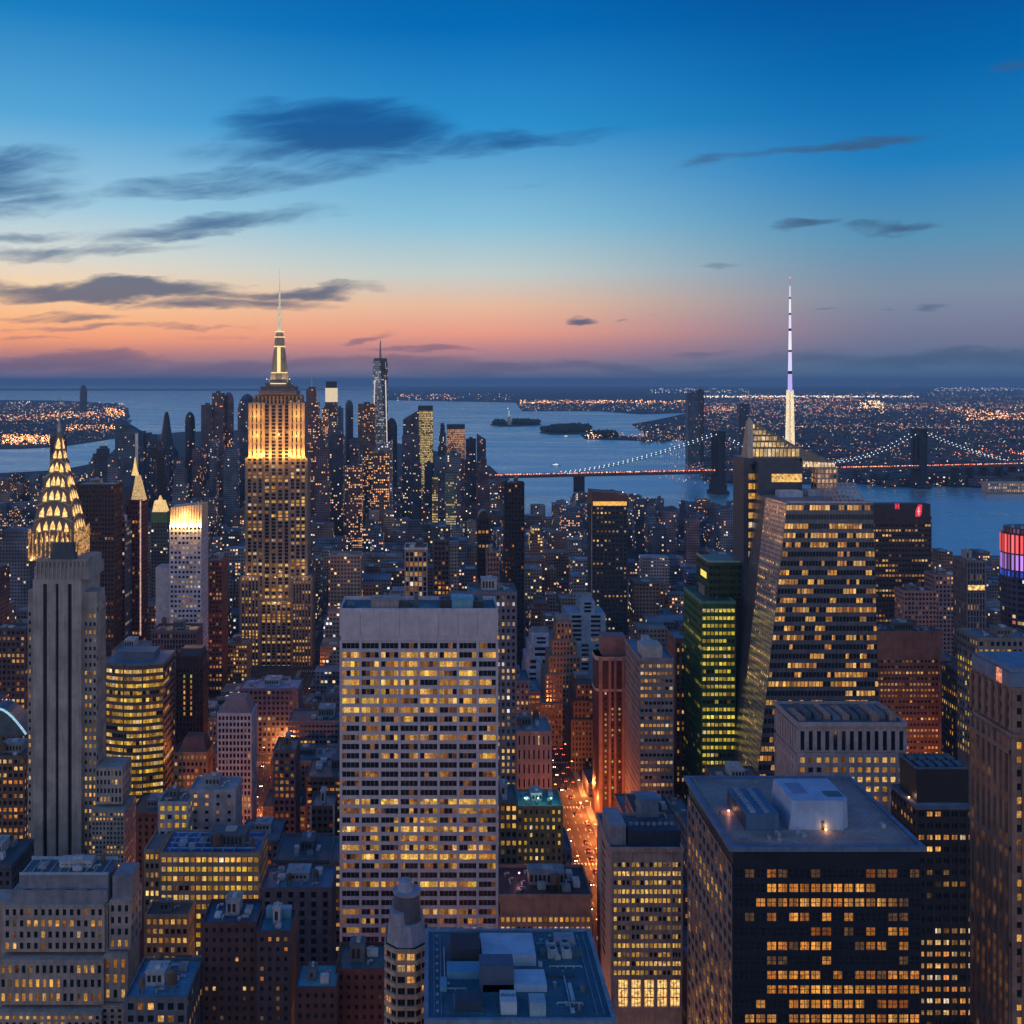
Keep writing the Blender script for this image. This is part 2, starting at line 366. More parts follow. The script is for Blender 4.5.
def clutter(parent, r, x0, x1, y0, y1, z, n=4, tall=1.0, lamps=True):
    """roof plant: penthouse, tanks, cooling units, ducts"""
    w, d = x1 - x0, y1 - y0
    if w < 5 or d < 5: return
    bw, bd = w * r.uniform(.25, .45), d * r.uniform(.3, .5); bx = x0 + w * r.uniform(.15, .5); by = y0 + d * r.uniform(.3, .45)
    M = MB(); hh = r.uniform(3, 5.5) * tall; M.box(bx, bx + bw, by, by + bd, z, z + hh); M.box(bx - .25, bx + bw + .25, by - .25, by + bd + .25, z + hh, z + hh + .35)
    ph = M.build('penthouse', wallmat(r.choice([(.3, .3, .31), (.18, .17, .17), (.42, .42, .43), (.12, .13, .15)])), parent)
    M = MB()
    for q in range(int(bw / 1.6)): M.box(bx + .5 + q * 1.6, bx + 1.5 + q * 1.6, by - .1, by - .004, z + 1.2, z + hh - .8)
    M.build('louvre', DARK, ph, 'stuff')
    M = MB(); M.box(bx + bw * .4, bx + bw * .7, by + bd * .3, by + bd * .7, z + hh + .35, z + hh + 1.3); M.build('hatch', wallmat((.4, .42, .45), .5), ph)
    spots = [(bx, bx + bw, by, by + bd)]
    for k in range(n):
        s = r.uniform(1.6, 3.6); s2 = r.uniform(1.6, 5); 
        for _ in range(12):
            cx, cy = r.uniform(x0 + 1, x1 - s - 1) if w > s + 3 else x0 + 1, r.uniform(y0 + 1, y1 - s2 - 1) if d > s2 + 3 else y0 + 1
            if all(cx > q[1] + .4 or cx + s < q[0] - .4 or cy > q[3] + .4 or cy + s2 < q[2] - .4 for q in spots): break
        else: continue
        spots.append((cx, cx + s, cy, cy + s2)); M = MB(); kind = r.random()
        if kind < .55:
            h = r.uniform(1.2, 2.6); M.box(cx, cx + s, cy, cy + s2, z + .3, z + h)
            for q in range(max(1, int(s2 / 1.8))): M.cyl(cx + s / 2, cy + .9 + q * 1.8, .6, .55, z + h, z + h + .3, 10)
            M.box(cx + .2, cx + s - .2, cy + .2, cy + s2 - .2, z, z + .3)
            M.build('cooling_unit', r.choice([wallmat((.38, .4, .42), .5), wallmat((.24, .25, .27), .5), wallmat((.55, .56, .58), .5)]), parent)
        elif kind < .7:
            for a in ((.3, .3), (s - .3, .3), (.3, s - .3), (s - .3, s - .3)): M.box(cx + a[0] - .12, cx + a[0] + .12, cy + a[1] - .12, cy + a[1] + .12, z, z + 2.2)
            M.cyl(cx + s / 2, cy + s / 2, s / 2, s / 2, z + 2.2, z + 2.2 + s, 14); M.cyl(cx + s / 2, cy + s / 2, s / 2 + .15, .1, z + 2.2 + s, z + 3.2 + s, 14)
            M.build('water_tank', wallmat((.14, .09, .06), .85), parent)
        else:
            M.box(cx, cx + s * .3, cy, cy + s2, z + .5, z + 1.1); M.box(cx, cx + s, cy + s2 - .7, cy + s2 - .002, z + .502, z + 1.1)
            M.box(cx + .1, cx + s * .25, cy + .2, cy + .5, z, z + .5); M.build('duct', wallmat((.45, .46, .48), .4, .4), parent)
def roof_part(parent, x0, x1, y0, y1, z, col, rim=1.1, rimcol=None, rw=.45):
    M = MB(); M.poly([(x0, y0, z + .06), (x1, y0, z + .06), (x1, y1, z + .06), (x0, y1, z + .06)])
    M.build('roof', roofmat(col), parent)
    M = MB(); a, b, c, d = x0 - rw, x1 + rw, y0 - rw, y1 + rw
    M.box(a, b, c, y0 + .1, z - .5, z + rim); M.box(a, b, y1 - .1, d, z - .5, z + rim)
    M.box(a, x0 + .1, y0 + .1, y1 - .1, z - .5, z + rim - .003); M.box(x1 - .1, b, y0 + .1, y1 - .1, z - .5, z + rim - .003)
    M.build('parapet', rimcol, parent)
def wcol(c): return wallmat(c)
def tower(name, label, cat, x0, x1, yt, D, depth, col, ybot=None, fh=3.7, cell=3.4, ww=.6, wh=.55, p=.3, row=.6, pal=WARM, bri=(.45, 1.1), roofc=None, seed=None,
          mull=1, hm=False, tp=.35, ts=.22, clut=4, group=None, phrase=None, top_blank=0., pside=None, rim=1.1, cap=100, mat=None, rel=True, nx=None, steps=None, zb=0., rimcol=None, litfn=None, sidecol=None):
    """rectangular tower: x0..x1 = its camera-facing face in pixels of the photo at distance D, yt = its top edge"""
    r = random.Random(seed if seed is not None else int(x0 * 31 + yt * 7))
    wx0, wx1, z1 = X(x0, D), X(x1, D), Z(yt, D); y0, y1 = D, D + depth
    root = thing(name, label, cat, ((wx0 + wx1) / 2, (y0 + y1) / 2, 0), group)
    FOOT.append((wx0, wx1, y0, y1)); NAMED.append((min(x0, PX + wx0 * F / y1), max(x1, PX + wx1 * F / y1), D, ybot or 1100, phrase, z1))
    W = MB(); wins = []; m = mat or wcol(col)
    vols = [(wx0, wx1, y0, y1, zb, z1)]
    for v in vols:
        a, b, c, d, e0, e1 = v; W.box(a, b, c, d, e0, e1)
        zt = e1 - top_blank; zvis = max(e0, Z(min(1040, (ybot or 1040) + 50), D) - 12)
        ny = max(1, round((zt - zvis) / fh)); zl = zt - ny * fh
        if zl < e0: ny -= 1; zl = zt - ny * fh
        nxx = nx or max(1, round((b - a) / cell)); ncy = max(1, round((d - c) / cell))
        lg = litfn(r, nxx, ny) if litfn else litgrid(r, nxx, ny, p, row, pal, bri)
        facade(W, wins, [(a, c, zl), (b, c, zl), (b, c, zt), (a, c, zt)], nxx, ny, ww, wh, tp, ts, lg, ext=True)
        ps = p * .8 if pside is None else pside
        xc = (a + b) / 2
        if a > -15: facade(W, wins, [(a, d, zl), (a, c, zl), (a, c, zt), (a, d, zt)], ncy, ny, ww, wh, tp, ts, litgrid(r, ncy, ny, ps, row, pal, bri))
        if b < 15: facade(W, wins, [(b, c, zl), (b, d, zl), (b, d, zt), (b, c, zt)], ncy, ny, ww, wh, tp, ts, litgrid(r, ncy, ny, ps, row, pal, bri))
    W.build('wall', m, root)
    put_windows(wins, root, D, mull, hm, cap)
    roof_part(root, wx0, wx1, y0, y1, z1, roofc or r.choice(ROOFC), rim, wcol(rimcol) if rimcol else m)
    if clut: clutter(root, r, wx0 + 1.2, wx1 - 1.2, y0 + 1.2, y1 - 1.2, z1 + .06, clut)
    return root, (wx0, wx1, y0, y1, z1)
def reg(x0, x1, D, ybot, phrase, fp):
    NAMED.append((x0, x1, D, ybot, phrase, 0)); FOOT.append(fp)

# ------------------------------------------------------------------ setting: water, land, haze
def structure(o, name=None): o['kind'] = 'structure'; return o
wm, n, b = new_mat('river_water'); p = n.node('ShaderNodeNewGeometry').outputs['Position']
st = n.noise(n.vm('MULTIPLY', p, (.0012, .005, 0)), 1.0, 5, .6); st2 = n.noise(n.vm('MULTIPLY', p, (.012, .05, 0)), 1.0, 4, .6)
f = n.m('ADD', n.m('MULTIPLY', st, .7), n.m('MULTIPLY', st2, .3))
n.l.new(n.mix(n.rng(f, .35, .65), (.42, .70, .72, 1), (.68, .90, .90, 1)), b.inputs['Base Color'])
n.l.new(n.rng(f, .3, .7, .20, .42), b.inputs['Roughness']); b.inputs['IOR'].default_value = 1.33; b.inputs['Metallic'].default_value = .65
bp = n.node('ShaderNodeBump'); bp.inputs['Strength'].default_value = .5; bp.inputs['Distance'].default_value = 3.
n.l.new(n.noise(n.vm('MULTIPLY', p, (.03, .09, 0)), 1.0, 4, .6), bp.inputs['Height']); n.l.new(bp.outputs[0], b.inputs['Normal'])
M = MB(); M.poly([(-150000, -4000, 0), (150000, -4000, 0), (150000, 170000, 0), (-150000, 170000, 0)]); structure(M.build('water', wm))
def landmat(name, c1, c2, sc=.02):
    m, n, b = new_mat(name); p = n.node('ShaderNodeNewGeometry').outputs['Position']
    f = n.noise(p, sc, 6, .65)
    n.l.new(n.mix(n.rng(f, .35, .65), (*c1, 1), (*c2, 1)), b.inputs['Base Color']); b.inputs['Roughness'].default_value = .9; return m
ASPH = landmat('asphalt', (.035, .035, .038), (.075, .07, .068), .05)
FARL = landmat('far_ground', (.012, .02, .028), (.04, .05, .06), .002)
ISLE = landmat('island_ground', (.02, .03, .02), (.05, .06, .04), .02)
def land(name, pts, z, mat, raw=False):
    from mathutils.geometry import tessellate_polygon
    P = [Vector((*(q[:2] if raw else G(q[0], q[1], z)), z)) for q in pts]
    M = MB(); k = len(P); M.idx(P, [tuple(t_) for t_ in tessellate_polygon([P])])
    for i in range(k):
        a, b_ = P[i], P[(i + 1) % k]; M.poly([a, b_, b_ - Vector((0, 0, z + 1)), a - Vector((0, 0, z + 1))])
    o = M.build(name, mat); structure(o); return o
shore = [(-900, 474), (0, 473), (60, 470), (100, 462), (112, 452), (125, 438), (180, 432), (240, 430), (300, 432), (345, 436), (392, 442), (440, 452), (490, 466), (503, 478), (515, 505), (522, 526), (551, 525), (558, 506),
         (600, 502), (640, 509), (700, 513), (760, 514), (830, 520), (868, 550), (882, 571), (930, 570), (960, 571), (1030, 575), (1200, 590), (1700, 640)]
sp = [G(a, b_, 2.) for a, b_ in shore]
land('ground', [(-2500, -900)] + [(-2500, sp[0][1])] + sp + [(3000, sp[-1][1] - 60), (3000, -900)], 2., ASPH, raw=True)
land('far_shore', [(385, 386.2), (388, 400), (440, 401), (500, 402), (516, 402.5), (522, 411), (600, 411), (640, 414), (690, 412.5), (655, 420), (632, 424), (640, 430), (665, 434), (680, 440), (720, 446), (742, 452), (800, 462), (835, 468), (880, 473),
                   (915, 480), (950, 484), (990, 488), (1100, 497), (1900, 540), (1900, 386.2)], 3., FARL)
land('far_shore', [(-1500, 401), (0, 400), (60, 400.5), (110, 403), (128, 408), (130, 417), (118, 424), (114, 438), (95, 441), (60, 446), (20, 448), (-1500, 462)], 3., FARL)
land('far_shore', [(-1500, 388.6), (-1500, 390), (250, 390.6), (380, 389.2), (300, 388.6)], 3., FARL)
land('far_shore', [(580, 434), (592, 432.5), (604, 435.5), (672, 437), (672, 441), (600, 439), (585, 438.5)], 3., FARL)
land('island', [(490, 424.5), (500, 422.6), (520, 422), (538, 422.6), (541, 424.5), (520, 426), (500, 426.2)], 3., ISLE)
land('island', [(540, 432), (552, 427.5), (575, 426.3), (592, 428.5), (592, 431), (575, 434), (550, 434.2)], 3., ISLE)
# avenues: asphalt strips with painted lanes, and pavements with kerbs
AV = [-1600, -1410, -1220, -1030, -840, -650, -460, -340, -233, -105, 85, 275, 465, 655, 845, 1035, 1225, 1415, 1600]
ST = [440 + 78 * k for k in range(28)]
road = landmat('road_surface', (.03, .03, .032), (.06, .058, .055), .08)
paint, n, b = new_mat('road_paint'); b.inputs['Base Color'].default_value = (.6, .6, .56, 1)
pav = landmat('pavement', (.16, .155, .15), (.26, .25, .24), .1)
M = MB(); Mp = MB(); Ms = MB()
for x in AV:
    if abs(x) > 900: continue
    M.poly([(x - 9, 300, 2.05), (x + 9, 300, 2.05), (x + 9, 1500, 2.05), (x - 9, 1500, 2.05)])
    for k in range(75):
        for l in (-4.5, 0, 4.5): Mp.poly([(x + l - .1, 380 + 10 * k, 2.06), (x + l + .1, 380 + 10 * k, 2.06), (x + l + .1, 384 + 10 * k, 2.06), (x + l - .1, 384 + 10 * k, 2.06)])
    prev = 300
    for sy in ST[:12]:
        for s_ in (-1, 1): Ms.box(*sorted((x + s_ * 9, x + s_ * 12.5)), prev, sy - 7, 2.0, 2.17)
        for k in range(9): Mp.poly([(x - 8 + 1.9 * k, sy - 10.5, 2.06), (x - 7.2 + 1.9 * k, sy - 10.5, 2.06), (x - 7.2 + 1.9 * k, sy - 7.6, 2.06), (x - 8 + 1.9 * k, sy - 7.6, 2.06)])
        prev = sy + 7
structure(M.build('road', road)); structure(Mp.build('road_markings', paint)); structure(Ms.build('pavement', pav))
# the air
hz = bpy.data.materials.new('haze'); hz.use_nodes = True; hn = NT(hz.node_tree); hn.n.clear()
ho = hn.node('ShaderNodeOutputMaterial'); pv = hn.node('ShaderNodeVolumePrincipled'); hn.l.new(pv.outputs[0], ho.inputs['Volume'])
pv.inputs['Color'].default_value = (.36, .66, .95, 1); pv.inputs['Density'].default_value = 4.3e-5; pv.inputs['Anisotropy'].default_value = .0
M = MB(); M.box(-152000, 152000, -5000, 172000, -6, 372); o = M.build('haze', hz); o['kind'] = 'stuff'

# ------------------------------------------------------------------ far lights and far city (too many to count)
GLOW, n, b = new_mat('distant_lamps'); a = n.node('ShaderNodeAttribute'); a.attribute_name = 'lit'
n.l.new(a.outputs['Color'], b.inputs['Emission Color']); b.inputs['Emission Strength'].default_value = 1.; b.inputs['Base Color'].default_value = (.05, .05, .05, 1); GLOW.cycles.emission_sampling = 'NONE'
rr = random.Random(5)
ORG = [(1., .36, .1), (1., .46, .16), (1., .3, .07), (1., .6, .3)]; WHT = [(1., .85, .65), (.8, .9, 1.), (1., .72, .45)]; RED = [(1., .12, .06), (1., .2, .08)]
def dot(M, x, y, z, s, col):
    q = [(x - s, y, z), (x, y - s, z), (x + s, y, z), (x, y + s, z), (x, y, z + s), (x, y, z - s)]
    b_ = len(M.v); M.v += q
    for f_ in ((0, 1, 4), (1, 2, 4), (2, 3, 4), (3, 0, 4), (1, 0, 5), (2, 1, 5), (3, 2, 5), (0, 3, 5)): M.f.append(tuple(b_ + i for i in f_)); M.mi.append(0); M.c.append(col)
def scatter(M, px0, px1, py0, py1, n_, cols, s=.42, st=(1., 4.), z=(6, 22), streets=False):
    for _ in range(n_):
        px, py = rr.uniform(px0, px1), rr.uniform(py0, py1); x, y = G(px, py, 10)
        if streets:
            if mnoise.noise(Vector((x / 900, y / 1400, 3.3))) + rr.uniform(-.25, .35) < 0: continue
            a_, b_ = x * .93 + y * .36, -x * .36 + y * .93
            if rr.random() < .5: a_ = round(a_ / 260) * 260 + rr.uniform(-6, 6)
            else: b_ = round(b_ / 340) * 340 + rr.uniform(-6, 6)
            x, y = a_ * .93 - b_ * .36, a_ * .36 + b_ * .93
        c = rr.choice(cols); k = rr.uniform(*st) ** 1.0; dot(M, x, y, rr.uniform(*z), s * rr.uniform(.6, 1.25) * y / F, tuple(v * k for v in c))
M = MB()
scatter(M, 520, 690, 400.5, 404, 420, ORG, .42, (1., 4)); scatter(M, 520, 745, 404, 411, 260, ORG + WHT, .35, (.3, 1.6))
scatter(M, 395, 520, 394, 400.5, 70, ORG + WHT, .35, (.4, 2)); scatter(M, 400, 420, 394, 399, 26, RED + ORG, .42, (1, 3)); scatter(M, 430, 455, 393.5, 399, 26, RED + ORG, .42, (1, 3))
scatter(M, 650, 750, 388.6, 393, 90, WHT, .4, (.8, 3)); scatter(M, 700, 920, 396, 397.4, 330, WHT + ORG[3:], .42, (1.4, 4)); scatter(M, 740, 860, 397, 402, 200, ORG, .4, (.8, 3))
scatter(M, 860, 884, 401, 409, 110, [(1., .62, .25), (1., .7, .35)], .5, (1.6, 3.5)); scatter(M, 878, 886, 406, 415, 18, [(1., .62, .25)], .45, (1.4, 3))
scatter(M, 935, 1024, 387.6, 391, 120, WHT, .4, (.8, 3)); scatter(M, 965, 1024, 411, 421, 260, ORG, .45, (1.2, 4)); scatter(M, 935, 975, 408, 413, 60, ORG, .45, (1., 3))
scatter(M, 790, 910, 404, 412, 110, ORG, .4, (.8, 3)); scatter(M, 700, 740, 407, 412, 70, ORG + RED, .42, (1., 3)); scatter(M, 900, 1024, 406, 424, 90, WHT + ORG, .4, (.6, 2))
scatter(M, 690, 1100, 400, 484, 7500, ORG + ORG + WHT + RED, .28, (.2, 2.6), streets=True); scatter(M, 690, 1100, 392, 430, 3600, ORG + WHT, .28, (.3, 2.4), streets=True)
scatter(M, 636, 700, 425, 443, 160, ORG + WHT, .34, (.4, 2)); scatter(M, 840, 1024, 452, 487, 420, ORG + WHT + RED, .36, (.5, 2.6)); scatter(M, 950, 1030, 449, 462, 150, RED + ORG, .45, (1.2, 4))
scatter(M, 985, 1100, 456, 464, 170, ORG + RED, .5, (1.5, 4)); scatter(M, 584, 672, 434.5, 438, 60, ORG, .36, (.7, 2.5)); scatter(M, 586, 600, 432, 438, 24, [(1., .5, .25)], .5, (2, 4))
scatter(M, 530, 1024, 384.6, 388, 60, WHT, .32, (.3, 1.2))
scatter(M, 0, 125, 403, 423, 420, ORG + WHT, .34, (.4, 2)); scatter(M, 40, 125, 412, 418, 190, ORG, .42, (1, 3)); scatter(M, 105, 124, 409, 415, 60, ORG, .5, (1.5, 4)); scatter(M, 0, 60, 415, 420, 90, ORG, .42, (.8, 3))
scatter(M, 66, 116, 426, 431.5, 170, ORG, .42, (1, 3)); scatter(M, 2, 50, 436, 443.5, 330, ORG, .46, (1.2, 4)); scatter(M, 0, 110, 423, 446, 120, ORG + WHT, .3, (.4, 1.6))
scatter(M, 10, 30, 401, 404, 20, WHT, .4, (.6, 2))
GLOW.node_tree.nodes['Principled BSDF'].inputs['Emission Strength'].default_value = 1.8
M.build('distant_city_lamps', GLOW, off=(0, 0, 0))['kind'] = 'stuff'
def farblocks(px0, px1, py0, py1, n_, M, h=(8, 26), w=(14, 45)):
    for _ in range(n_):
        py = rr.uniform(py0, py1); x, y = G(rr.uniform(px0, px1), py, 3); a_ = rr.uniform(*w) * (1 + y / 9000); d_ = rr.uniform(*w)
        M.box(x, x + a_, y, y + d_, 2, 3 + rr.uniform(*h) * rr.uniform(.5, 1))
M = MB()
farblocks(700, 1110, 398, 483, 3200, M); farblocks(860, 1110, 470, 486, 260, M, (10, 40)); farblocks(640, 690, 426, 442, 60, M); farblocks(0, 118, 404, 438, 420, M, (6, 18))
farblocks(525, 700, 401, 409, 220, M)
M.build('distant_city_blocks', citymat((.08, .10, .13), .03, 1.4, 0, 7, 6), off=(0, 0, 0))['kind'] = 'stuff'

# ------------------------------------------------------------------ named buildings, near to far
STONE = (.33, .30, .31); LAV = (.42, .39, .44); BRN = (.20, .125, .10); PINK = (.42, .31, .28); CREAM = (.46, .40, .33); BLK = (.018, .02, .026); GREY = (.24, .24, .27)
SK = 'skyscraper'; OB = 'office building'
def lamp(parent, name, x, y, z, power, col=(1, .55, .2), rad=.6, spot=None):
    """a lit lamp: small glowing head and the light it gives"""
    M = MB(); M.cyl(x, y, .25, .35, z - .3, z + .1, 8); o = M.build(name, emit('lamp_head', col, 6), parent)
    l = bpy.data.lights.new(name, 'POINT'); l.energy = power; l.color = col; l.shadow_soft_size = rad
    lo = bpy.data.objects.new('lamp_light', l); C.objects.link(lo); lo.parent = o; lo.location = Vector((x, y, z + .6)) - (wloc(parent) if parent else Vector((0, 0, 0)))
    return o
# centre tower
def cen(r, nx, ny):
    rows = [.12, .75, .8, .7, .85, .5, .8, .75, .45, .3, .55, .08, .6, .06, .3, .15, .12, .9, .6, .3, .95, .35, .7, .95, .25, .1, .75, .06, .06, .45, .25, .4, .1, .3]
    out = {}
    for j in range(ny):
        q = rows[(ny - 1 - j) % len(rows)]; b0 = .35 + q * .7; st = r.random() < q
        for i in range(nx):
            if i % 4 == 0 or r.random() < .4: st = r.random() < q * .85
            if st:
                c = r.choice(GOLD + GOLD + YEL[:1]); b = b0 * r.choice([.35, .6, .85, 1., 1.]) * r.uniform(.7, 1.2); out[i, j] = lamplight(c, b)
            elif r.random() < q * .6: c = WARM[4]; b = r.uniform(.06, .35); out[i, j] = tuple(v * b for v in c)
    return out
D = 400; r = random.Random(3); z1 = Z(612, D); x0, x1 = X(341, D), X(497, D); d = 22
root = thing('office_tower', 'broad pale slab tower with eight window bays per floor and a blank top band', SK, ((x0 + x1) / 2, D + 11, 0))
reg(341, 497, D, 960, 'the broad pale slab tower', (x0, x1, D, D + d))
mt = wallmat((.50, .45, .50), .7, 0, .2); W = MB(); W.box(x0, x1, D, D + d, 0, z1); wins = []
zt = Z(641, D); fh = 9.17 * D / F; ny = 43; zl = zt - ny * fh
nb = 8; bw = (x1 - x0) / nb
lg = cen(r, nb * 4, ny); per = bw / 4
for k in range(nb):
    sub = {(i, j): lg.get((k * 4 + i, j)) for i in range(4) for j in range(ny)}
    a = x0 + k * bw + .45; b_ = a + bw - .9
    facade(W, wins, [(a, D, zl), (b_, D, zl), (b_, D, zt), (a, D, zt)], 4, ny, .955, .61, .18, .3, sub, pane=.03)
M = W
for k in range(nb + 1):
    c = x0 + k * bw; W.box(max(x0 - .5, c - .45), min(x1 + .5, c + .45), D - .62, D, zl, zt + .2)
for k in range(nb): W.box(x0 + k * bw + .12 - (.62 if k == 0 else 0), x0 + (k + 1) * bw - .12 + (.56 if k == nb - 1 else 0), D - .6, D, zt + 1.9, z1)
W.box(x0, x1, D - .42, D, zt + .2, z1 - .2)
for sx, q in ((x0, [(x0, D + d, zl), (x0, D, zl), (x0, D, zt), (x0, D + d, zt)]), (x1, [(x1, D, zl), (x1, D + d, zl), (x1, D + d, zt), (x1, D, zt)])):
    facade(W, wins, q, 3, ny, .9, .6, .4, .3, litgrid(r, 3, ny, .3))
W.build('wall', mt, root)
cw = [w for w in wins]
put_windows(cw, root, D, 1, False, 100)
roof_part(root, x0, x1, D, D + d, z1, (.10, .15, .18), 1.4, wallmat((.5, .48, .55), .6))
for nm, a, b_, y0, y1, h, c in (('penthouse', 370, 398, 6, 14, 3.2, (.30, .27, .27)), ('duct', 399, 411, 9, 12, 1.4, (.06, .07, .08)), ('machine_room', 440, 451, 5, 16, 3.0, (.03, .03, .04)), ('cooling_unit', 452, 474, 6, 15, 3.4, (.14, .36, .46)),
                                ('hatch', 346, 353, 5, 12, 1.1, (.05, .1, .14)), ('machine_room', 475, 484, 5, 16, 2.6, (.02, .03, .05)), ('cooling_unit', 414, 418, 8, 12, 4.2, (.08, .09, .1))):
    M = MB(); A, B = X(a, D), X(b_, D); M.box(A, B, D + y0, D + y1, z1 + .06, z1 + h); M.box(A - .2, B + .2, D + y0 - .2, D + y1 + .2, z1 + h, z1 + h + .25)
    for q in range(int((B - A) / 2)): M.cyl(A + 1 + q * 2, D + (y0 + y1) / 2, .7, .6, z1 + h + .25, z1 + h + .7, 10)
    M.build(nm, wallmat(c, .5), root)

# black tower, lower right
D = 290; zt = Z(848, D); x0, x1 = X(733, D), X(920, D); d = 50; r = random.Random(12)
root = thing('office_tower', 'black glass box tower with two blue plant rooms on its wide pale roof', SK, ((x0 + x1) / 2, D + 25, 0))
reg(683, 920, D, 1100, 'the black box tower', (x0, x1, D, D + d)); bk_root = root
mt = wallmat((.014, .02, .035), .35, 0, .3); W = MB(); W.box(x0, x1, D, D + d, 0, zt); wins = []
rows = {1: [(.16, .78, .97)], 2: [(.10, .88, .95)], 3: [(.18, .62, .85)], 4: [(.35, .95, .22), (.80, .92, .8)], 5: [(.15, .3, .6), (.38, .55, .9), (.7, .98, .3)], 6: [(.5, .9, .2)], 7: [(.20, .58, .97), (.64, .78, .9), (.84, 1, 1)], 8: [(.18, .80, .97), (.83, .98, .9)], 9: [(.1, .16, 1), (.26, .70, .93), (.75, .95, .3)], 10: [(.03, 1, .95)], 12: [(.1, .9, .8)]}
nx = 17; fh = 14.5 * D / F; ztop = zt - 8.5 * D / F * 1.0; ny = 20; off = Z(866, D); zl = off - ny * fh; lg = {}
for j in range(ny):
    k = ny - 1 - j
    for i in range(nx):
        q = max([0] + [q_ for a, b_, q_ in rows.get(k, [(0, 1, .12)]) if a <= (i + .5) / nx <= b_])
        if r.random() < q:
            c = r.choice([(1., .42, .07), (1., .46, .10), (1., .37, .06)]); bb = r.uniform(.4, .9) if q > .5 else r.uniform(.15, .6); lg[i, j] = lamplight(c, bb)
        elif r.random() < .12: lg[i, j] = (.12, .06, .02)
facade(W, wins, [(x0, D, zl), (x1, D, zl), (x1, D, off), (x0, D, off)], nx, ny, .8, .56, .22, .16, lg, ext=True)
sg = litgrid(r, 11, ny, .10, .3, GOLD, (.1, .6))
for j in range(ny):
    for i in range(11):
        if (ny - 1 - j) in (3, 4) and i < 9 or (j < 12 and r.random() < .30): sg[i, j] = lamplight(GOLD[0], r.uniform(.3, .9))  # gold reflections on the lower side panes are put in as pane emission
W.build('wall', mt, root); W = MB()
facade(W, wins, [(x0, D + d, zl), (x0, D, zl), (x0, D, off), (x0, D + d, off)], 11, ny, .66, .55, .3, .22, sg)
W.build('side_cladding', wallmat((.17, .15, .17), .5), root); put_windows(wins, root, D, 2, True, 100, wallmat((.03, .03, .035), .5))
roof_part(root, x0, x1, D, D + d, zt, (.36, .28, .27), .7, wallmat((.10, .17, .28), .5), 1.2)
zr = zt + .06
def rbox(root, name, px0, px1, pyb, pyt, dep, col, zr, D0=None, ch=0., mat=None):
    """roof structure from its lower front edge in the photo"""
    Dr = (H - zr) * F / (pyb - PY); A, B = X(px0, Dr), X(px1, Dr); h = (pyb - pyt) * Dr / F; M = MB()
    if ch: M.loft([(A, Dr), (B - ch, Dr), (B, Dr + ch), (B, Dr + dep), (A, Dr + dep)], [(A + ch * .5, Dr + .3), (B - ch, Dr + .3), (B - .3, Dr + ch), (B - .3, Dr + dep), (A + ch * .5, Dr + dep)], zr, zr + h)
    else: M.box(A, B, Dr, Dr + dep, zr, zr + h)
    o = M.build(name, mat or wallmat(col, .5, 0, .2), root); return o, (A, B, Dr, Dr + dep, zr + h)
o, q = rbox(root, 'plant_room', 789, 851, 830, 801, 17, (.30, .42, .60), zr, ch=2.2)
M = MB(); M.box(q[0] + 11.5, q[1] - 1, q[2] + 3.2, q[2] + 6.8, q[4], q[4] + .25); M.build('skylight', wallmat((.03, .10, .14), .3), o)
M = MB(); M.box(q[0] + 3, q[0] + 7, q[2] + 5, q[2] + 13, q[4], q[4] + .2); M.build('hatch', wallmat((.14, .22, .36), .4), o)
M = MB(); M.box(q[0] + 9, q[0] + 9.7, q[2] - .12, q[2], zr, zr + 2.4); M.build('door', DARK, o)
lamp(o, 'wall_lamp', q[0] + 9.8, q[2] - .9, zr + .5, 130, (1, .45, .15), .3)
o, q = rbox(root, 'plant_room', 746, 779, 831, 814, 19, (.05, .13, .24), zr)
M = MB()
for k in range(9): M.cyl(q[0] + 2.2, q[2] + 1.5 + k * 2, .8, .8, q[4], q[4] + .7, 12); M.cyl(q[0] + 6., q[2] + 1.5 + k * 2, .8, .8, q[4], q[4] + .45, 12)
M.build('fan_bank', wallmat((.2, .28, .36), .5), o)
M = MB()
for k in range(14): M.box(q[0] - .12, q[0], q[2] + .3 + k * 1.35, q[2] + .9 + k * 1.35, zr + .4, q[4] - .4)
M.build('louvres', wallmat((.02, .04, .07), .5), o)
lamp(o, 'wall_lamp', q[0] - 1.2, q[2] + 13, zr + .5, 160, (1, .35, .15), .3)

r = random.Random(19)
for k in range(18):
    a, c = r.uniform(x0 + 2, x1 - 3), r.uniform(290 + 2, 290 + 46)
    if 5 < a - x0 < 38 and 302 < c < 335: continue
    M = MB(); w = r.uniform(.5, 1.6)
    if k % 3: M.box(a, a + w, c, c + r.uniform(.6, 2.), zt + .06, zt + r.uniform(.5, 1.5)); M.build('vent_box', wallmat((.3, .34, .4), .5), bk_root)
    else: M.cyl(a, c, .3, .3, zt, zt + 1.4, 10); M.cyl(a, c, .5, .2, zt + 1.4, zt + 1.8, 10); M.build('vent_pipe', STEEL, bk_root)
M = MB()
for k in range(24): M.box(x0 + 1.2, x0 + 1.3, 292 + 2 * k, 292.1 + 2 * k, zt + .06, zt + 1.1); M.box(x1 - 1.3, x1 - 1.2, 292 + 2 * k, 292.1 + 2 * k, zt + .06, zt + 1.1)
for zz in (.6, 1.1):
    M.box(x0 + 1.2, x0 + 1.28, 291, 339, zt + zz, zt + zz + .07); M.box(x1 - 1.28, x1 - 1.2, 291, 339, zt + zz, zt + zz + .07); M.box(x0 + 1.3, x1 - 1.3, 291.2, 291.27, zt + zz, zt + zz + .07)
M.build('railing', STEEL, bk_root)

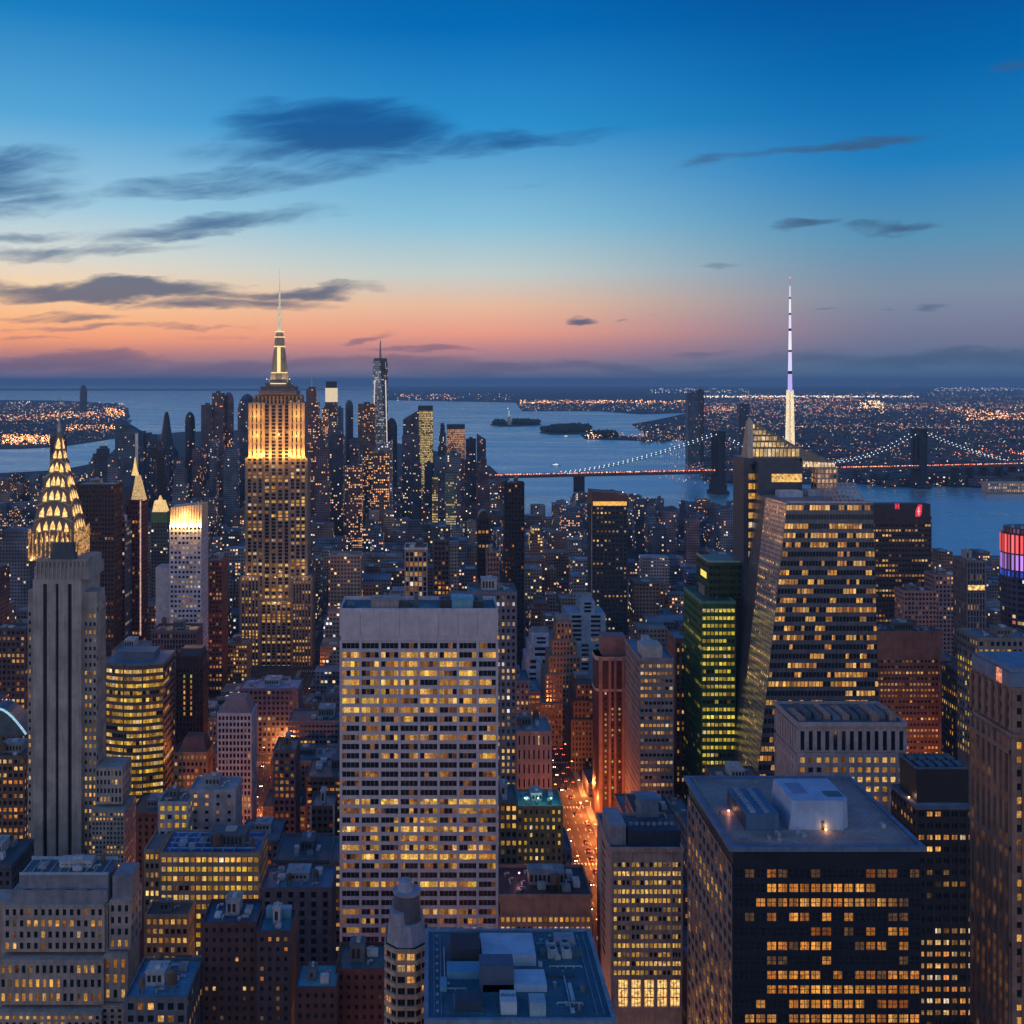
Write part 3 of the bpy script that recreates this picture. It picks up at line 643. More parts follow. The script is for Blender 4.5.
# blue roofed building, bottom centre
D = 250; zt = Z(1020, D); x0, x1 = X(428, D), X(612, D); d = 40
root = thing('office_building', 'low building seen mostly as a broad flat blue roof with white plant decks', OB, ((x0 + x1) / 2, D + 20, 0)); reg(428, 612, D, 1100, 'the broad blue roof', (x0, x1, D, D + d))
W = MB(); W.box(x0, x1, D, D + d, 0, zt); wins = []; r = random.Random(4)
facade(W, wins, [(x0, D, zt - 24), (x1, D, zt - 24), (x1, D, zt - 1.5), (x0, D, zt - 1.5)], 14, 6, .6, .5, .4, .3, litgrid(r, 14, 6, .4), ext=True); W.build('wall', wallmat((.30, .17, .18), .7), root); put_windows(wins, root, D)
roof_part(root, x0, x1, D, D + d, zt, (.045, .14, .20), .5, wallmat((.16, .25, .34), .5), .9)
zr = zt + .06
for nm, a, b_, yb, yt_, dep, c in (('penthouse', 480, 514, 992, 966, 5.5, (.06, .10, .17)), ('plant_deck', 482, 536, 966, 955, 11, (.30, .45, .60)), ('plant_deck', 483, 547, 992, 985, 7, (.36, .52, .68)), ('machine_room', 451, 480, 965, 949, 8, (.02, .03, .045)), ('plant_deck', 447, 481, 979, 972, 5, (.10, .30, .46)),
                                   ('skylight', 530, 546, 1017, 1003, 4, (.25, .40, .5)), ('cooling_unit', 501, 517, 1015, 1002, 5, (.40, .52, .62)), ('machine_room', 455, 483, 1012, 1002, 4, (.02, .05, .08)), ('duct', 440, 447, 992, 988, 5, (.12, .3, .4)), ('duct', 540, 583, 957, 951, 2, (.05, .1, .14)), ('cooling_unit', 555, 575, 948, 940, 4, (.22, .3, .36)),
                                   ('duct', 548, 575, 978, 975, 1.5, (.03, .07, .1)), ('vent_stack', 520, 528, 949, 940, 3, (.4, .5, .6)), ('duct', 571, 575, 1002, 999, 7, (.3, .4, .45))):
    o, q = rbox(root, nm, a, b_, yb, yt_, dep, c, zr)
    if nm == 'cooling_unit':
        M = MB()
        for k in range(3): M.cyl(q[0] + (k + .5) * (q[1] - q[0]) / 3, (q[2] + q[3]) / 2, .5, .5, q[4], q[4] + .3, 12)
        M.build('fan', STEEL, o)
M = MB()
for a, b_, yb in ((0.03, .035, 0),): pass
for k in (1.4, 3.0): M.box(x0 + k, x0 + k + .12, D + 2, D + d - 2, zr, zr + .35); M.box(x1 - k - .12, x1 - k, D + 2, D + d - 2, zr, zr + .35)
for k in range(11):
    yy = D + 3 + k * 3.4; M.box(x0 + 1.9, x0 + 2.5, yy, yy + .3, zr, zr + .5)
for xx, ya, yb in ((12.6, 3, 27), (26, 6, 9), (28, 12, 13), (6, 4, 10)): M.box(x0 + xx, x0 + xx + .15, D + ya, D + yb, zr + .3, zr + .45)
M.build('roof_rails', wallmat((.25, .4, .5), .4, .3), root)
r = random.Random(77)
for k, (xa_, ya_, xb_, yb_) in enumerate(((4, 31, 4, 12), (4, 12, 9, 12), (28, 33, 38, 33), (30, 22, 38, 22), (33, 5, 33, 20), (30, 6, 36, 6), (22, 36, 22, 30), (9, 36, 16, 36))):
    M = MB(); M.bar((x0 + xa_, D + ya_, zr + .5), (x0 + xb_, D + yb_, zr + .5), .28); L_ = max(2, int((abs(xb_ - xa_) + abs(yb_ - ya_)) / 2))
    for q in range(L_ + 1): xx, yy = x0 + xa_ + (xb_ - xa_) * q / L_, D + ya_ + (yb_ - ya_) * q / L_; M.box(xx - .15, xx + .15, yy - .15, yy + .15, zr, zr + .42)
    M.build('pipe', wallmat((.35, .5, .58), .4, .4), root)
for a, c in ((30, 26), (33.5, 26), (30, 29.5), (33.5, 29.5), (6, 33), (9, 33)):
    M = MB(); M.box(x0 + a, x0 + a + 2.6, D + c, D + c + 2.6, zr + .3, zr + 1.9); M.cyl(x0 + a + 1.3, D + c + 1.3, 1., .95, zr + 1.9, zr + 2.25, 14); M.box(x0 + a + .2, x0 + a + 2.4, D + c + .2, D + c + 2.4, zr, zr + .3)
    cu_ = M.build('cooling_unit', wallmat((.26, .34, .40), .45), root)
    M = MB(); M.cyl(x0 + a + 1.3, D + c + 1.3, .75, .75, zr + 2.26, zr + 2.3, 14); M.build('fan', DARK, cu_)
for k in range(26):
    a, c = x0 + r.uniform(3.5, 37), D + r.uniform(2, 36); M = MB(); w = r.uniform(.5, 1.5); hh = r.uniform(.4, 1.6)
    if k % 3: M.box(a, a + w, c, c + r.uniform(.5, 1.8), zr, zr + hh); M.build('vent_box', wallmat(r.choice([(.3, .4, .45), (.08, .12, .16), (.2, .28, .33)]), .5), root)
    else: M.cyl(a, c, .35, .35, zr, zr + hh, 10); M.cyl(a, c, .5, .2, zr + hh, zr + hh + .3, 10); M.build('vent_pipe', STEEL, root)

# round-topped tower beside the blue roof
D = 300; cx, w = X(406, D), 6.2; zs = Z(950, D)
root = thing('apartment_tower', 'tan corner tower with chamfered balconies and a dark drum on top', 'apartment tower', (cx, D + 8, 0)); reg(383, 428, D, 1100, 'the drum topped corner tower', (cx - 6.3, cx + 6.3, D - 1, D + 16))
def cham(x0, x1, y0, y1, c): return [(x0 + c, y0), (x1 - c, y0), (x1, y0 + c), (x1, y1), (x0, y1), (x0, y0 + c)]
W = MB(); ft = cham(cx - 6.1, cx + 6.1, D, D + 15, 3); W.loft(cham(cx - 5.6, cx + 5.6, D + .5, D + 14.5, 3), cham(cx - 5.6, cx + 5.6, D + .5, D + 14.5, 3), 0, zs)
M2 = MB(); wins = []; r = random.Random(8); fh = 3.1
for j in range(9):
    z = zs - j * fh; W.loft(ft, ft, z - 1.1, z)
    ins = cham(cx - 5.6, cx + 5.6, D + .5, D + 14.5, 3)
    for a, b_ in ((ins[5], ins[0]), (ins[0], ins[1]), (ins[1], ins[2]), (ins[4], ins[5])):
        A = Vector((*a, z - fh + .05)); B = Vector((*b_, z - fh + .05)); n_ = (B - A).cross(Vector((0, 0, 1))).normalized()
        for k in range(2):
            s0 = A.lerp(B, k * .5 + .06); s1 = A.lerp(B, k * .5 + .44); up = Vector((0, 0, 1.85)); c = r.choice(WARM) if r.random() < .22 else None
            wins.append(([s0 + n_ * .04, s1 + n_ * .04, s1 + up + n_ * .04, s0 + up + n_ * .04], n_, tuple(v * .6 for v in c) if c else None))
W.build('wall', wallmat((.50, .34, .25), .75), root); put_windows(wins, root, D, 2)
M = MB(); M.loft(cham(cx - 5.4, cx + 5.2, D + 1, D + 14, 3.2), cham(cx - 4.8, cx + 4.4, D + 2, D + 13, 3.4), zs, zs + 5.2); M.loft(cham(cx - 4.4, cx - .4, D + 2, D + 12, 1), cham(cx - 4.2, cx - .6, D + 2.2, D + 12, 1), zs + 5.2, zs + 8.6); M.build('setback', wallmat((.32, .31, .36), .6), root)
M = MB(); M.cyl(cx + .1, D + 7, 3.9, 3.5, zs + 5.2, zs + 12.6, 24); M.build('drum', wallmat((.09, .09, .12), .45), root)
M = MB(); M.cyl(cx + .1, D + 7, 3.9, 4.0, zs + 12.6, zs + 13.3, 24); M.cyl(cx - .3, D + 7, 2.2, 1.9, zs + 13.3, zs + 16, 18); M.build('drum_cap', wallmat((.28, .3, .38), .5), root)

# stone building, bottom left, three terraces
D = 380; root = thing('stone_office_block', 'large stone block in three window terraces with a louvred grey roof storey', OB, (X(60, D), D + 20, 0))
mt = wallmat((.37, .30, .27), .8); r = random.Random(21); W = MB(); wins = []
reg(-40, 141, D, 1100, 'the terraced stone block', (X(-40, D), X(139, D), D - 8, D + 40))
def block(W, wins, x0, x1, y0, y1, za, zb, nx, ny, p, ww=.5, wh=.55, side='r', sn=6, pal=GOLD, m=.5, tp=.3):
    W.box(x0, x1, y0, y1, za, zb); a, b_ = za + .3, zb - m
    facade(W, wins, [(x0, y0, a), (x1, y0, a), (x1, y0, b_), (x0, y0, b_)], nx, ny, ww, wh, tp, tp * .6, litgrid(r, nx, ny, p, .45, pal, (.3, 1.)), ext=True)
    if 'r' in side: facade(W, wins, [(x1, y0, a), (x1, y1, a), (x1, y1, b_), (x1, y0, b_)], sn, ny, ww, wh, tp, tp * .6, litgrid(r, sn, ny, p * .6, .4, pal, (.3, .9)))
    if 'l' in side: facade(W, wins, [(x0, y1, a), (x0, y0, a), (x0, y0, b_), (x0, y1, b_)], sn, ny, ww, wh, tp, tp * .6, litgrid(r, sn, ny, p * .6, .4, pal, (.3, .9)))
f = D / F
block(W, wins, X(4, D), X(104, D), D, D + 14, Z(952, D), Z(905, D), 14, 4, .28, side='')
block(W, wins, X(108, D), X(129, D), D + 1.5, D + 16, Z(952, D), Z(903, D), 3, 4, .25, .45, sn=3)
block(W, wins, X(0, D - 3), X(103, D - 3), D - 3, D + 14, Z(1000, D), Z(956, D), 15, 3, .4, side='')
block(W, wins, X(105, D), X(128, D), D - 1, D + 15, Z(1000, D), Z(953, D), 3, 3, .5, .45, side='')
block(W, wins, X(-3, D - 6), X(101, D - 6), D - 6, D + 14, 0, Z(1003, D), 15, 22, .35, side='')
block(W, wins, X(104, D), X(126, D), D - 3, D + 15, 0, Z(1001, D), 3, 22, .3, .45, side='')
W.box(X(104, D) - .01, X(108, D), D + 1.2, D + 14, 0, Z(906, D)); W.box(X(-40, D), X(4, D), D + 4, D + 14, 0, Z(908, D))
W.build('wall', mt, root); put_windows(wins, root, D)
M = MB(); M.box(X(10, D), X(106, D), D + 2, D + 13, Z(905, D), Z(893, D)); M.box(X(15, D), X(105, D), D + 4, D + 16, Z(893, D), Z(880, D)); M.box(X(110, D), X(129, D), D + 3, D + 14, Z(903, D), Z(880, D)); M.build('attic_storey', wallmat((.20, .21, .25), .6), root)
M = MB()
for k in range(9):
    a = X(12 + k * 10.4, D); M.box(a, a + 1.6 + (k % 3) * .5, D + 2.4, D + 3, Z(904, D), Z(895 - (k % 2) * 2, D))
M.build('louvres', wallmat((.36, .35, .40), .5), root)
M = MB(); zz = Z(880, D)
M.poly([(X(15, D), D + 4, zz + .05), (X(105, D), D + 4, zz + .05), (X(105, D), D + 16, zz + .05), (X(15, D), D + 16, zz + .05)]); M.build('roof', roofmat((.10, .16, .2)), root)
M = MB()
for k in range(10): M.box(X(17 + 9 * k, D), X(17 + 9 * k, D) + .3, D + 4.3, D + 15.6, zz + .05, zz + .5)
M.box(X(15, D), X(105, D), D + 3.8, D + 4.2, zz, zz + .9); M.box(X(15, D), X(105, D), D + 15.8, D + 16.2, zz, zz + 1.2); M.build('roof_beams', wallmat((.3, .4, .48), .5), root)
clutter(root, r, X(22, D), X(100, D), D + 5, D + 15, zz + .06, 7, .45)

# art deco tower with three dark slots and the lit crown behind its cap
D = 500; f = D / F; cx = X(65, D)
root = thing('art_deco_skyscraper', 'grey art deco tower with glowing gold arched crown and needle spire', SK, (cx, D + 14, 0)); reg(28, 131, D, 865, 'the gold crowned art deco tower', (X(26, D), X(131, D), D - 6, D + 30))
mt = wallmat((.34, .31, .285), .7, 0, .4, .12); W = MB(); wins = []; r = random.Random(33)
xa, xb = X(36, D), X(84, D); zt = Z(578, D)
sl_ = [(46, 50), (58.5, 61.5), (70.5, 74.5)]
edges = [36] + [q for s_ in sl_ for q in s_] + [84]
for k in range(0, 8, 2): W.box(X(edges[k], D), X(edges[k + 1], D), D - 4, D + 24, 0, zt)
DK = MB()
for a, b_ in sl_: DK.box(X(a, D) + .003, X(b_, D) - .003, D - 2.6, D + 20, 0, zt - 2); W.box(X(a, D), X(b_, D), D - 4, D + 22, zt - 2, zt)
W.box(X(37, D), X(91, D), D - 3.5, D + 20, zt, Z(566, D)); W.box(X(38.5, D), X(89.5, D), D - 3, D + 19, Z(566, D), Z(558, D))
for k in range(13): W.box(X(39 + k * 4, D), X(40.2 + k * 4, D), D - 4, D - 3.4, zt, Z(560, D))
for a, b_, nx in ((28, 36, 2), (84, 97, 3)):
    za, zb = 0, Z(590 if a < 50 else 592, D); side = 'r' if a > 50 else ''
    W.box(X(a, D), X(b_, D), D - .01, D + 12, 0, zb)
    zl = zb - 62 * 3.72; 
    facade(W, wins, [(X(a, D), D - .01, Z(880, D)), (X(b_, D), D - .01, Z(880, D)), (X(b_, D), D - .01, zb - 9), (X(a, D), D - .01, zb - 9)], nx, 33, .5, .45, .3, .2, litgrid(r, nx, 33, .3, .7, GOLD, (.4, 1.)), ext=False)
    if side: facade(W, wins, [(X(b_, D), D, Z(880, D)), (X(b_, D), D + 12, Z(880, D)), (X(b_, D), D + 12, zb - 4), (X(b_, D), D, zb - 4)], 6, 34, .5, .5, .5, .2, litgrid(r, 6, 34, .22, .3, GOLD, (.3, .8)))
block(W, wins, X(96, D - 5), X(122, D - 5), D - 5, D + 10, Z(800, D), Z(764, D), 7, 4, .1, .55, sn=6)
block(W, wins, X(92, D - 9), X(124, D - 9), D - 9, D + 10, 0, Z(803, D), 9, 32, .25, .55, sn=7)
W.build('wall', mt, root); DK.build('window_slot', DARK, root); put_windows(wins, root, D)
M = MB(); M.box(X(53, D), X(77, D), D - 3.4, D + 1, Z(558, D), Z(552, D)); M.box(X(55, D), X(75, D), D - 3, D + 1, Z(552, D), Z(542, D)); M.build('penthouse', wallmat((.05, .08, .11), .5), root)
# crown: curved tiers with triangular lit windows
D = 512; f = D / F
prof = [(557, 22.4), (545, 22), (532, 20.8), (518, 18.8), (506, 16.4), (492, 13.2), (477, 9.8), (462, 6.6), (448, 4.0), (436, 2.2), (424, 1.0)]
M = MB(); cy = D
def sq(h): return [(cx - h, cy - h), (cx + h, cy - h), (cx + h, cy + h), (cx - h, cy + h)]
cx = X(59.5, D)
for (ya, ha), (yb, hb) in zip(prof, prof[1:]): M.loft(sq(ha * f), sq(hb * f), Z(ya, D), Z(yb, D), False)
crown = M.build('crown', wallmat((.16, .13, .11), .4, .3), root)
def halfw(py):
    for (ya, ha), (yb, hb) in zip(prof, prof[1:]):
        if ya >= py >= yb: return hb + (ha - hb) * (py - yb) / (ya - yb)
lm = emit('crown_light', (1., .56, .17), 1.35, flick=.5)
for py0, n_, wd, ht in ((541, 7, 3.0, 6), (530, 5, 5.2, 9), (516, 4, 6., 9.5), (501, 4, 5.2, 9.5), (487, 4, 4.6, 9), (473, 3, 4.6, 8.5), (460, 2, 4.2, 8), (447, 1, 5, 11)):
    for fd in range(4):
        T_ = MB()
        for k in range(n_):
            u = ((k + .5) / n_ * 2 - 1) * .84; py = py0 - (1 - u * u) * 4.5 * (n_ > 1) + 1.5; hw = halfw(py); hw2 = halfw(py - ht)
            ew = wd * (1 - .25 * abs(u))
            def pt(uu, px_h, y_, o=.25):
                h = (px_h * f) + o; a = uu * f
                return [(cx + a, cy - h), (cx + h, cy + a), (cx - a, cy + h), (cx - h, cy - a)][fd] + (Z(y_, D),)
            c_ = u * hw
            T_.poly([pt(c_ - ew / 2, hw, py), pt(c_ + ew / 2, hw, py), pt(c_ + ew / 2.4, (hw + hw2) / 2, py - ht * .45), pt(c_ * hw2 / hw, hw2, py - ht), pt(c_ - ew / 2.4, (hw + hw2) / 2, py - ht * .45)])
        T_.build('crown_window', lm, crown)
        T_ = MB()
        if n_ > 1:
            pr = None
            for q in range(13):
                u = q / 6 - 1; yy = py0 + 3.4 - (1 - u * u) * 5.5; yy = min(yy, 556); h = halfw(yy) * f + .35; a = u * h
                w_ = [(cx + a, cy - h), (cx + h, cy + a), (cx - a, cy + h), (cx - h, cy - a)][fd] + (Z(yy, D),)
                if pr: T_.bar(pr, w_, .38)
                pr = w_
            T_.build('arch_rib', wallmat((.62, .50, .36), .3, .8), crown)
M = MB()
for k in range(12):
    for fd in range(4):
        u = (k / 11 * 2 - 1); h = 22.6 * f; a = u * h
        x_, y_ = [(cx + a, cy - h), (cx + h, cy + a), (cx - a, cy + h), (cx - h, cy - a)][fd]
        M.box(x_ - .22, x_ + .22, y_ - .22, y_ + .22, Z(557, D), Z(532 - 6 * abs(math.cos(k * 1.3)), D))
M.build('crown_fins', emit('fin_light', (1., .5, .16), .4, flick=.9), crown)
M = MB(); M.cyl(cx, cy, .6, .1, Z(427, D), Z(393, D), 8); M.cyl(cx, cy, 1.1, .9, Z(432, D), Z(424, D), 8); M.build('spire', STEEL, root)
for k in range(6):
    a = k / 5 * 2 - 1; lamp(root, 'flood_lamp', cx + a * 9, cy - 11.6, Z(556, D), 700, (1, .5, .16), .5)

# right edge tower with vertical piers
D = 300; r = random.Random(41); x0, x1 = X(1013, D), X(1100, D); zt = Z(735, D); d = 22
root = thing('brick_tower', 'tall brown tower at the edge with close stone piers and a blue capped top', SK, ((x0 + x1) / 2, D + 12, 0)); reg(968, 1100, D, 1100, 'the tall brown pier tower', (x0, x1, D, D + d + 4))
W = MB(); wins = []; mt = wallmat((.25, .155, .125), .8); W.box(x0, x1, D, D + d, 0, zt)
ny = 24; fh = 3.75; zl = zt - 1 - ny * fh
facade(W, wins, [(x0, D, zl), (x1, D, zl), (x1, D, zt - 1), (x0, D, zt - 1)], 8, ny, .5, .5, .6, .1, litgrid(r, 8, ny, .55, .6, GOLD, (.5, 1.)), ext=True)
facade(W, wins, [(x0, D + d, zl), (x0, D, zl), (x0, D, zt - 1), (x0, D + d, zt - 1)], 7, ny, .52, .66, 1.0, .1, litgrid(r, 7, ny, .5, .15, GOLD, (.7, 1.1)))
zs = Z(690, D)
W.box(x0 + 1.2, x1, D + 2, D + d + 3, zt, zs)
facade(W, wins, [(x0 + 1.2, D + 2, zt + .5), (x1, D + 2, zt + .5), (x1, D + 2, zs - 1), (x0 + 1.2, D + 2, zs - 1)], 8, 3, .5, .5, .4, .1, {}, ext=True)
facade(W, wins, [(x0 + 1.2, D + d + 3, zt + .5), (x0 + 1.2, D + 2, zt + .5), (x0 + 1.2, D + 2, zs - 1), (x0 + 1.2, D + d + 3, zs - 1)], 6, 3, .5, .5, .8, .1, {})
W.build('wall', mt, root); put_windows(wins, root, D)
M = MB(); M.box(x0 + .6, x1, D + 3, D + d + 2, zs, Z(676, D)); M.box(x0 + 1.6, x1, D + 4, D + d + 1, Z(676, D), Z(672, D)); M.build('cap_storey', wallmat((.13, .19, .29), .5), root)
M = MB(); M.box(x0 + .3, x0 + .6, D + 7, D + 9.5, zs, Z(676, D)); M.build('lit_panel', emit('cap_light', (1., .3, .16), .8, flick=.6), root)

# dark tower behind the black one with a black penthouse
D = 405; x0, x1 = X(917, D), X(975, D); zt = Z(808, D)
root, q = tower('office_tower', 'dark bronze tower with a black box penthouse behind the black glass tower', SK, 917, 975, 808, D, 22, (.025, .025, .03), ybot=1100, fh=4.3, cell=2.9, ww=.66, wh=.42, p=.3, row=.8, pal=WARM, clut=0, phrase='the dark bronze tower', roofc=(.26, .27, .32), seed=6, rimcol=(.1, .13, .2), rim=.6, mull=2, pside=.12)
M = MB(); A, B = X(912, D + 2) + 3, X(975, D); M.box(A, B, D + 5, D + 20, zt, zt + 12.6); M.build('penthouse', wallmat((.015, .018, .025), .5), root)
M = MB(); zz = zt + 12.6; M.box(A - .3, B, D + 4.7, D + 5.3, zz, zz + .7); M.box(A - .3, A + .3, D + 5.3, D + 20, zz, zz + .7); M.box(A - .3, B, D + 19.7, D + 20.3, zz, zz + .7)
for k in range(5): M.box(A + 2 + k * 3.6, A + 4.2 + k * 3.6, D + 7, D + 12, zz, zz + .8); M.box(A + 1.2 + k * 3.6, A + 4. + k * 3.6, D + 14, D + 16.5, zz, zz + 1.1)
M.build('roof_plant', wallmat((.07, .12, .17), .5), root)
lamp(root, 'wall_lamp', A - 1.5, D + 8, zt + 1, 200, (1, .5, .25), .3)

# pale building with tall slots
D = 450; root = thing('stone_office_block', 'pale office block with a row of tall dark slots under its cluttered roof', OB, (X(850, D), D + 15, 0))
x0, x1 = X(798, D), X(905, D); zt = Z(725, D); reg(774, 905, D, 900, 'the slotted pale block', (x0, x1, D, D + 30)); r = random.Random(9); d = 29
W = MB(); wins = []; W.box(x0, x1, D, D + d, 0, zt); mt = wallmat((.36, .31, .33), .75)
def slots(z0_, z1_, n_, ww, wh, rows_, p):
    facade(W, wins, [(x0, D, z0_), (x1, D, z0_), (x1, D, z1_), (x0, D, z1_)], n_, rows_, ww, wh, .55, .4, litgrid(r, n_, rows_, p, .3, GOLD, (.35, .9)), ext=True)
    facade(W, wins, [(x0, D + d, z0_), (x0, D, z0_), (x0, D, z1_), (x0, D + d, z1_)], 9, rows_, ww * .6, wh, .55, .4, litgrid(r, 9, rows_, p, .3, GOLD, (.35, .9)))
slots(Z(752, D), Z(729, D), 13, .5, .84, 1, 0); W.box(x0 - .5, x1, D - .5, D, Z(755, D), Z(752.4, D))
slots(Z(920, D), Z(755, D), 13, .6, .55, 17, .8)
W.build('wall', mt, root); put_windows(wins, root, D); roof_part(root, x0, x1, D, D + d, zt, (.08, .12, .15), 1.2, mt, .7)
for k in range(11):
    a = x0 + 1.5 + k * 3.8; M = MB(); hh = r.uniform(1.5, 3.2); yy = D + 4 + r.uniform(0, 5); M.box(a, a + 3, yy, yy + 14, zt + .06, zt + hh)
    for q in range(4): M.cyl(a + 1.5, yy + 2 + q * 3.4, 1., .9, zt + hh, zt + hh + .4, 12)
    M.build('cooling_unit', wallmat(r.choice([(.06, .1, .13), (.14, .2, .25), (.3, .2, .18), (.04, .06, .08)]), .5), root)

# glass skyscraper with the slanted facet and lit crown
D = 560; f = D / F; root = thing('glass_skyscraper', 'faceted glass skyscraper with slanted lit crown and tall white needle mast', SK, (X(815, D), D + 25, 0))
reg(728, 882, D, 780, 'the faceted glass skyscraper', (X(728, D), X(882, D), D, D + 60)); r = random.Random(52)
zt = Z(503, D); zb_ = Z(800, D)
def P3(px, D_, z): return Vector((X(px, D_), D_, z))
A0, A1 = P3(755, D, zb_), P3(787, D, zt); B0, B1 = P3(882, D, zb_), P3(873, D, zt)
C0, C1 = Vector((X(736, D + 30), D + 30, zb_)), Vector((X(766, D + 26), D + 26, zt)); E0, E1 = Vector((B0.x, D + 55, zb_)), Vector((B1.x, D + 45, zt)); F0, F1 = Vector((C0.x, D + 55, zb_)), Vector((C1.x, D + 45, zt))
W = MB(); W.idx([A0, B0, E0, F0, C0, A1, B1, E1, F1, C1], [(0, 1, 6, 5), (1, 2, 7, 6), (2, 3, 8, 7), (3, 4, 9, 8), (4, 0, 5, 9), (5, 6, 7, 8, 9)])
W.loft([(v.x, v.y) for v in (A0, B0, E0, F0, C0)], [(v.x, v.y) for v in (A0, B0, E0, F0, C0)], 0, zb_)
def boa(r, nx, ny):
    out = {}
    rows_ = [.7, .0, .8, .95, .5, .4, .35, .5, .35, .55, .45, .7, .25, .3, .6, .5, .35, .8, .45, .85, .6, .4, .5, .7, .6, .5, .6, .6, .6, .6, .6, .6, .6]
    for j in range(ny):
        q = rows_[(ny - 1 - j) % 33] * .85; st = False
        for i in range(nx):
            if i % 3 == 0 or r.random() < .3: st = r.random() < q
            if st: c = r.choice(GOLD + WARM[:2]); b_ = r.uniform(.3, 1.0); out[i, j] = lamplight(c, b_)
    return out
wins = []
facade(W, wins, [A0, B0, B1, A1], 30, 32, .84, .54, .12, .1, boa(r, 30, 32))
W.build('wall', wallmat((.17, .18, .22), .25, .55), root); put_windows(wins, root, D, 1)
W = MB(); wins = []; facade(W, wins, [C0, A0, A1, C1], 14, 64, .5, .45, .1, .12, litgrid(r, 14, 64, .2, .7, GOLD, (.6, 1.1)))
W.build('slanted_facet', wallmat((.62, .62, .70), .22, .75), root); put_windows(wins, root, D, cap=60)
# rear mass + crown
yr = D + 46; fr = yr / F
W = MB(); pts = [(744, 800), (744, 455), (802, 458), (836, 470), (836, 800)]
def ext(W, pts, y0, y1):
    a = [(X(px, y0), y0, Z(py, y0)) for px, py in pts]; b_ = [(x, y1, z) for x, y, z in a]; n_ = len(a)
    W.idx(a + b_, [tuple(range(n_)), tuple(reversed(range(n_, 2 * n_)))] + [(i, n_ + i, n_ + (i + 1) % n_, (i + 1) % n_) for i in range(n_)])
ext(W, [(744, 800), (744, 458), (800, 458), (800, 500), (838, 500), (838, 800)], yr, yr + 22)
wins = []; facade(W, wins, [P3(746, yr, Z(792, yr)), P3(759, yr, Z(792, yr)), P3(759, yr, Z(462, yr)), P3(746, yr, Z(462, yr))], 1, 34, .62, .6, .2, .15, litgrid(r, 1, 34, .62, .3, GOLD, (.7, 1.1)))
facade(W, wins, [P3(744, yr + 22, Z(792, yr)), P3(744, yr, Z(792, yr)), P3(744, yr, Z(462, yr)), P3(744, yr + 22, Z(462, yr))], 5, 34, .6, .5, .2, .15, litgrid(r, 5, 34, .15))
W.build('rear_wall', wallmat((.05, .07, .10), .35), root); put_windows(wins, root, D, cap=30)
M = MB(); ext(M, [(747, 458), (752, 421), (800, 448), (835, 462), (836, 469), (802, 468), (802, 458)], yr + .5, yr + 12); scr = M.build('crown_screen', wallmat((.22, .20, .17), .4), root)
for row, (ya, yb) in enumerate(((424.5, 428.5), (430.5, 434.5), (436.5, 440.5), (442.5, 447), (449, 456.5))):
    M = MB(); px = 751.5 - row * .9
    while True:
        top_ = 421 + (px + 3 - 752) * .57 + 1.2
        if px > 798: break
        if ya >= top_:
            c = r.choice([(1., .66, .28), (1., .6, .2), (1., .72, .4)]); k = r.uniform(.45, 1.05)
            M.poly([P3(px, yr + .38, Z(yb, yr)), P3(px + 3.1, yr + .38, Z(yb, yr)), P3(px + 3.1, yr + .38, Z(ya, yr)), P3(px, yr + .38, Z(ya, yr))], 0, tuple(v * k for v in c))
        elif yb > top_ + 1 and px + 3 < 796:
            M.poly([P3(px, yr + .38, Z(yb, yr)), P3(px + 3.1, yr + .38, Z(yb, yr)), P3(px + 3.1, yr + .38, Z(top_ + 1.6, yr))], 0, (.8, .5, .25))
        px += 4.0
    M.build('crown_window_row', WIN_A, scr)
M = MB()
for k in range(9): M.poly([P3(803 + 3.6 * k, yr + .38, Z(467, yr)), P3(806 + 3.6 * k, yr + .38, Z(467, yr)), P3(806 + 3.6 * k, yr + .38, Z(462 + .2 * k, yr)), P3(803 + 3.6 * k, yr + .38, Z(461 + .2 * k, yr))], 0, (1., .7, .4))
M.build('crown_window_row', WIN_A, scr)
M = MB(); ext(M, [(748, 418), (750, 418), (753, 422), (753, 458), (748, 458)], yr - .2, yr + .4); M.build('corner_fin', wallmat((.5, .45, .4), .4), scr)
# things stepped on the roof between mass and crown
def fbox(root, nm, px0, px1, py0, py1, Dd, dep, mat):
    M = MB(); M.box(X(px0, Dd), X(px1, Dd), Dd, Dd + dep, Z(py1, Dd), Z(py0, Dd)); return M.build(nm, mat, root)
fbox(root, 'roof_block', 758, 802, 462, 505, yr - 6, 5.8, wallmat((.045, .07, .10), .4))
o = fbox(root, 'lit_band', 772, 802, 474, 482, yr - 6.5, .4, emit('band_light', (1., .55, .12), .8, flick=.6))
fbox(root, 'roof_block', 808, 836, 490, 510, yr - 14, 9, wallmat((.3, .34, .4), .5)); fbox(root, 'roof_block', 780, 803, 491, 510, yr - 20, 8, wallmat((.35, .42, .52), .5))
W = MB(); wins = []; x0, x1 = X(817, yr - 10), X(837, yr - 10); r = random.Random(2)
block(W, wins, x0, x1, yr - 10, yr - 1, Z(492, yr), Z(467, yr), 5, 5, .85, .7, .7, 'l', 2, [(1., .6, .35), (1., .7, .5)], .2, .2); W.build('roof_pavilion', wallmat((.45, .3, .24), .5), root); put_windows(wins, root, 2000)
W = MB(); M = MB(); xx, yy, hh = X(855, D), D + 16, Z(486, D)
for k in range(8): M.bar((X(838, D) + k * 2.2, D + 4, zt), (X(838, D) + k * 2.2 + .5, D + 20, hh), .4); M.box(X(838, D) + k * 2.2 + .3, X(838, D) + k * 2.2 + .7, D + 20, D + 20.4, zt, hh)
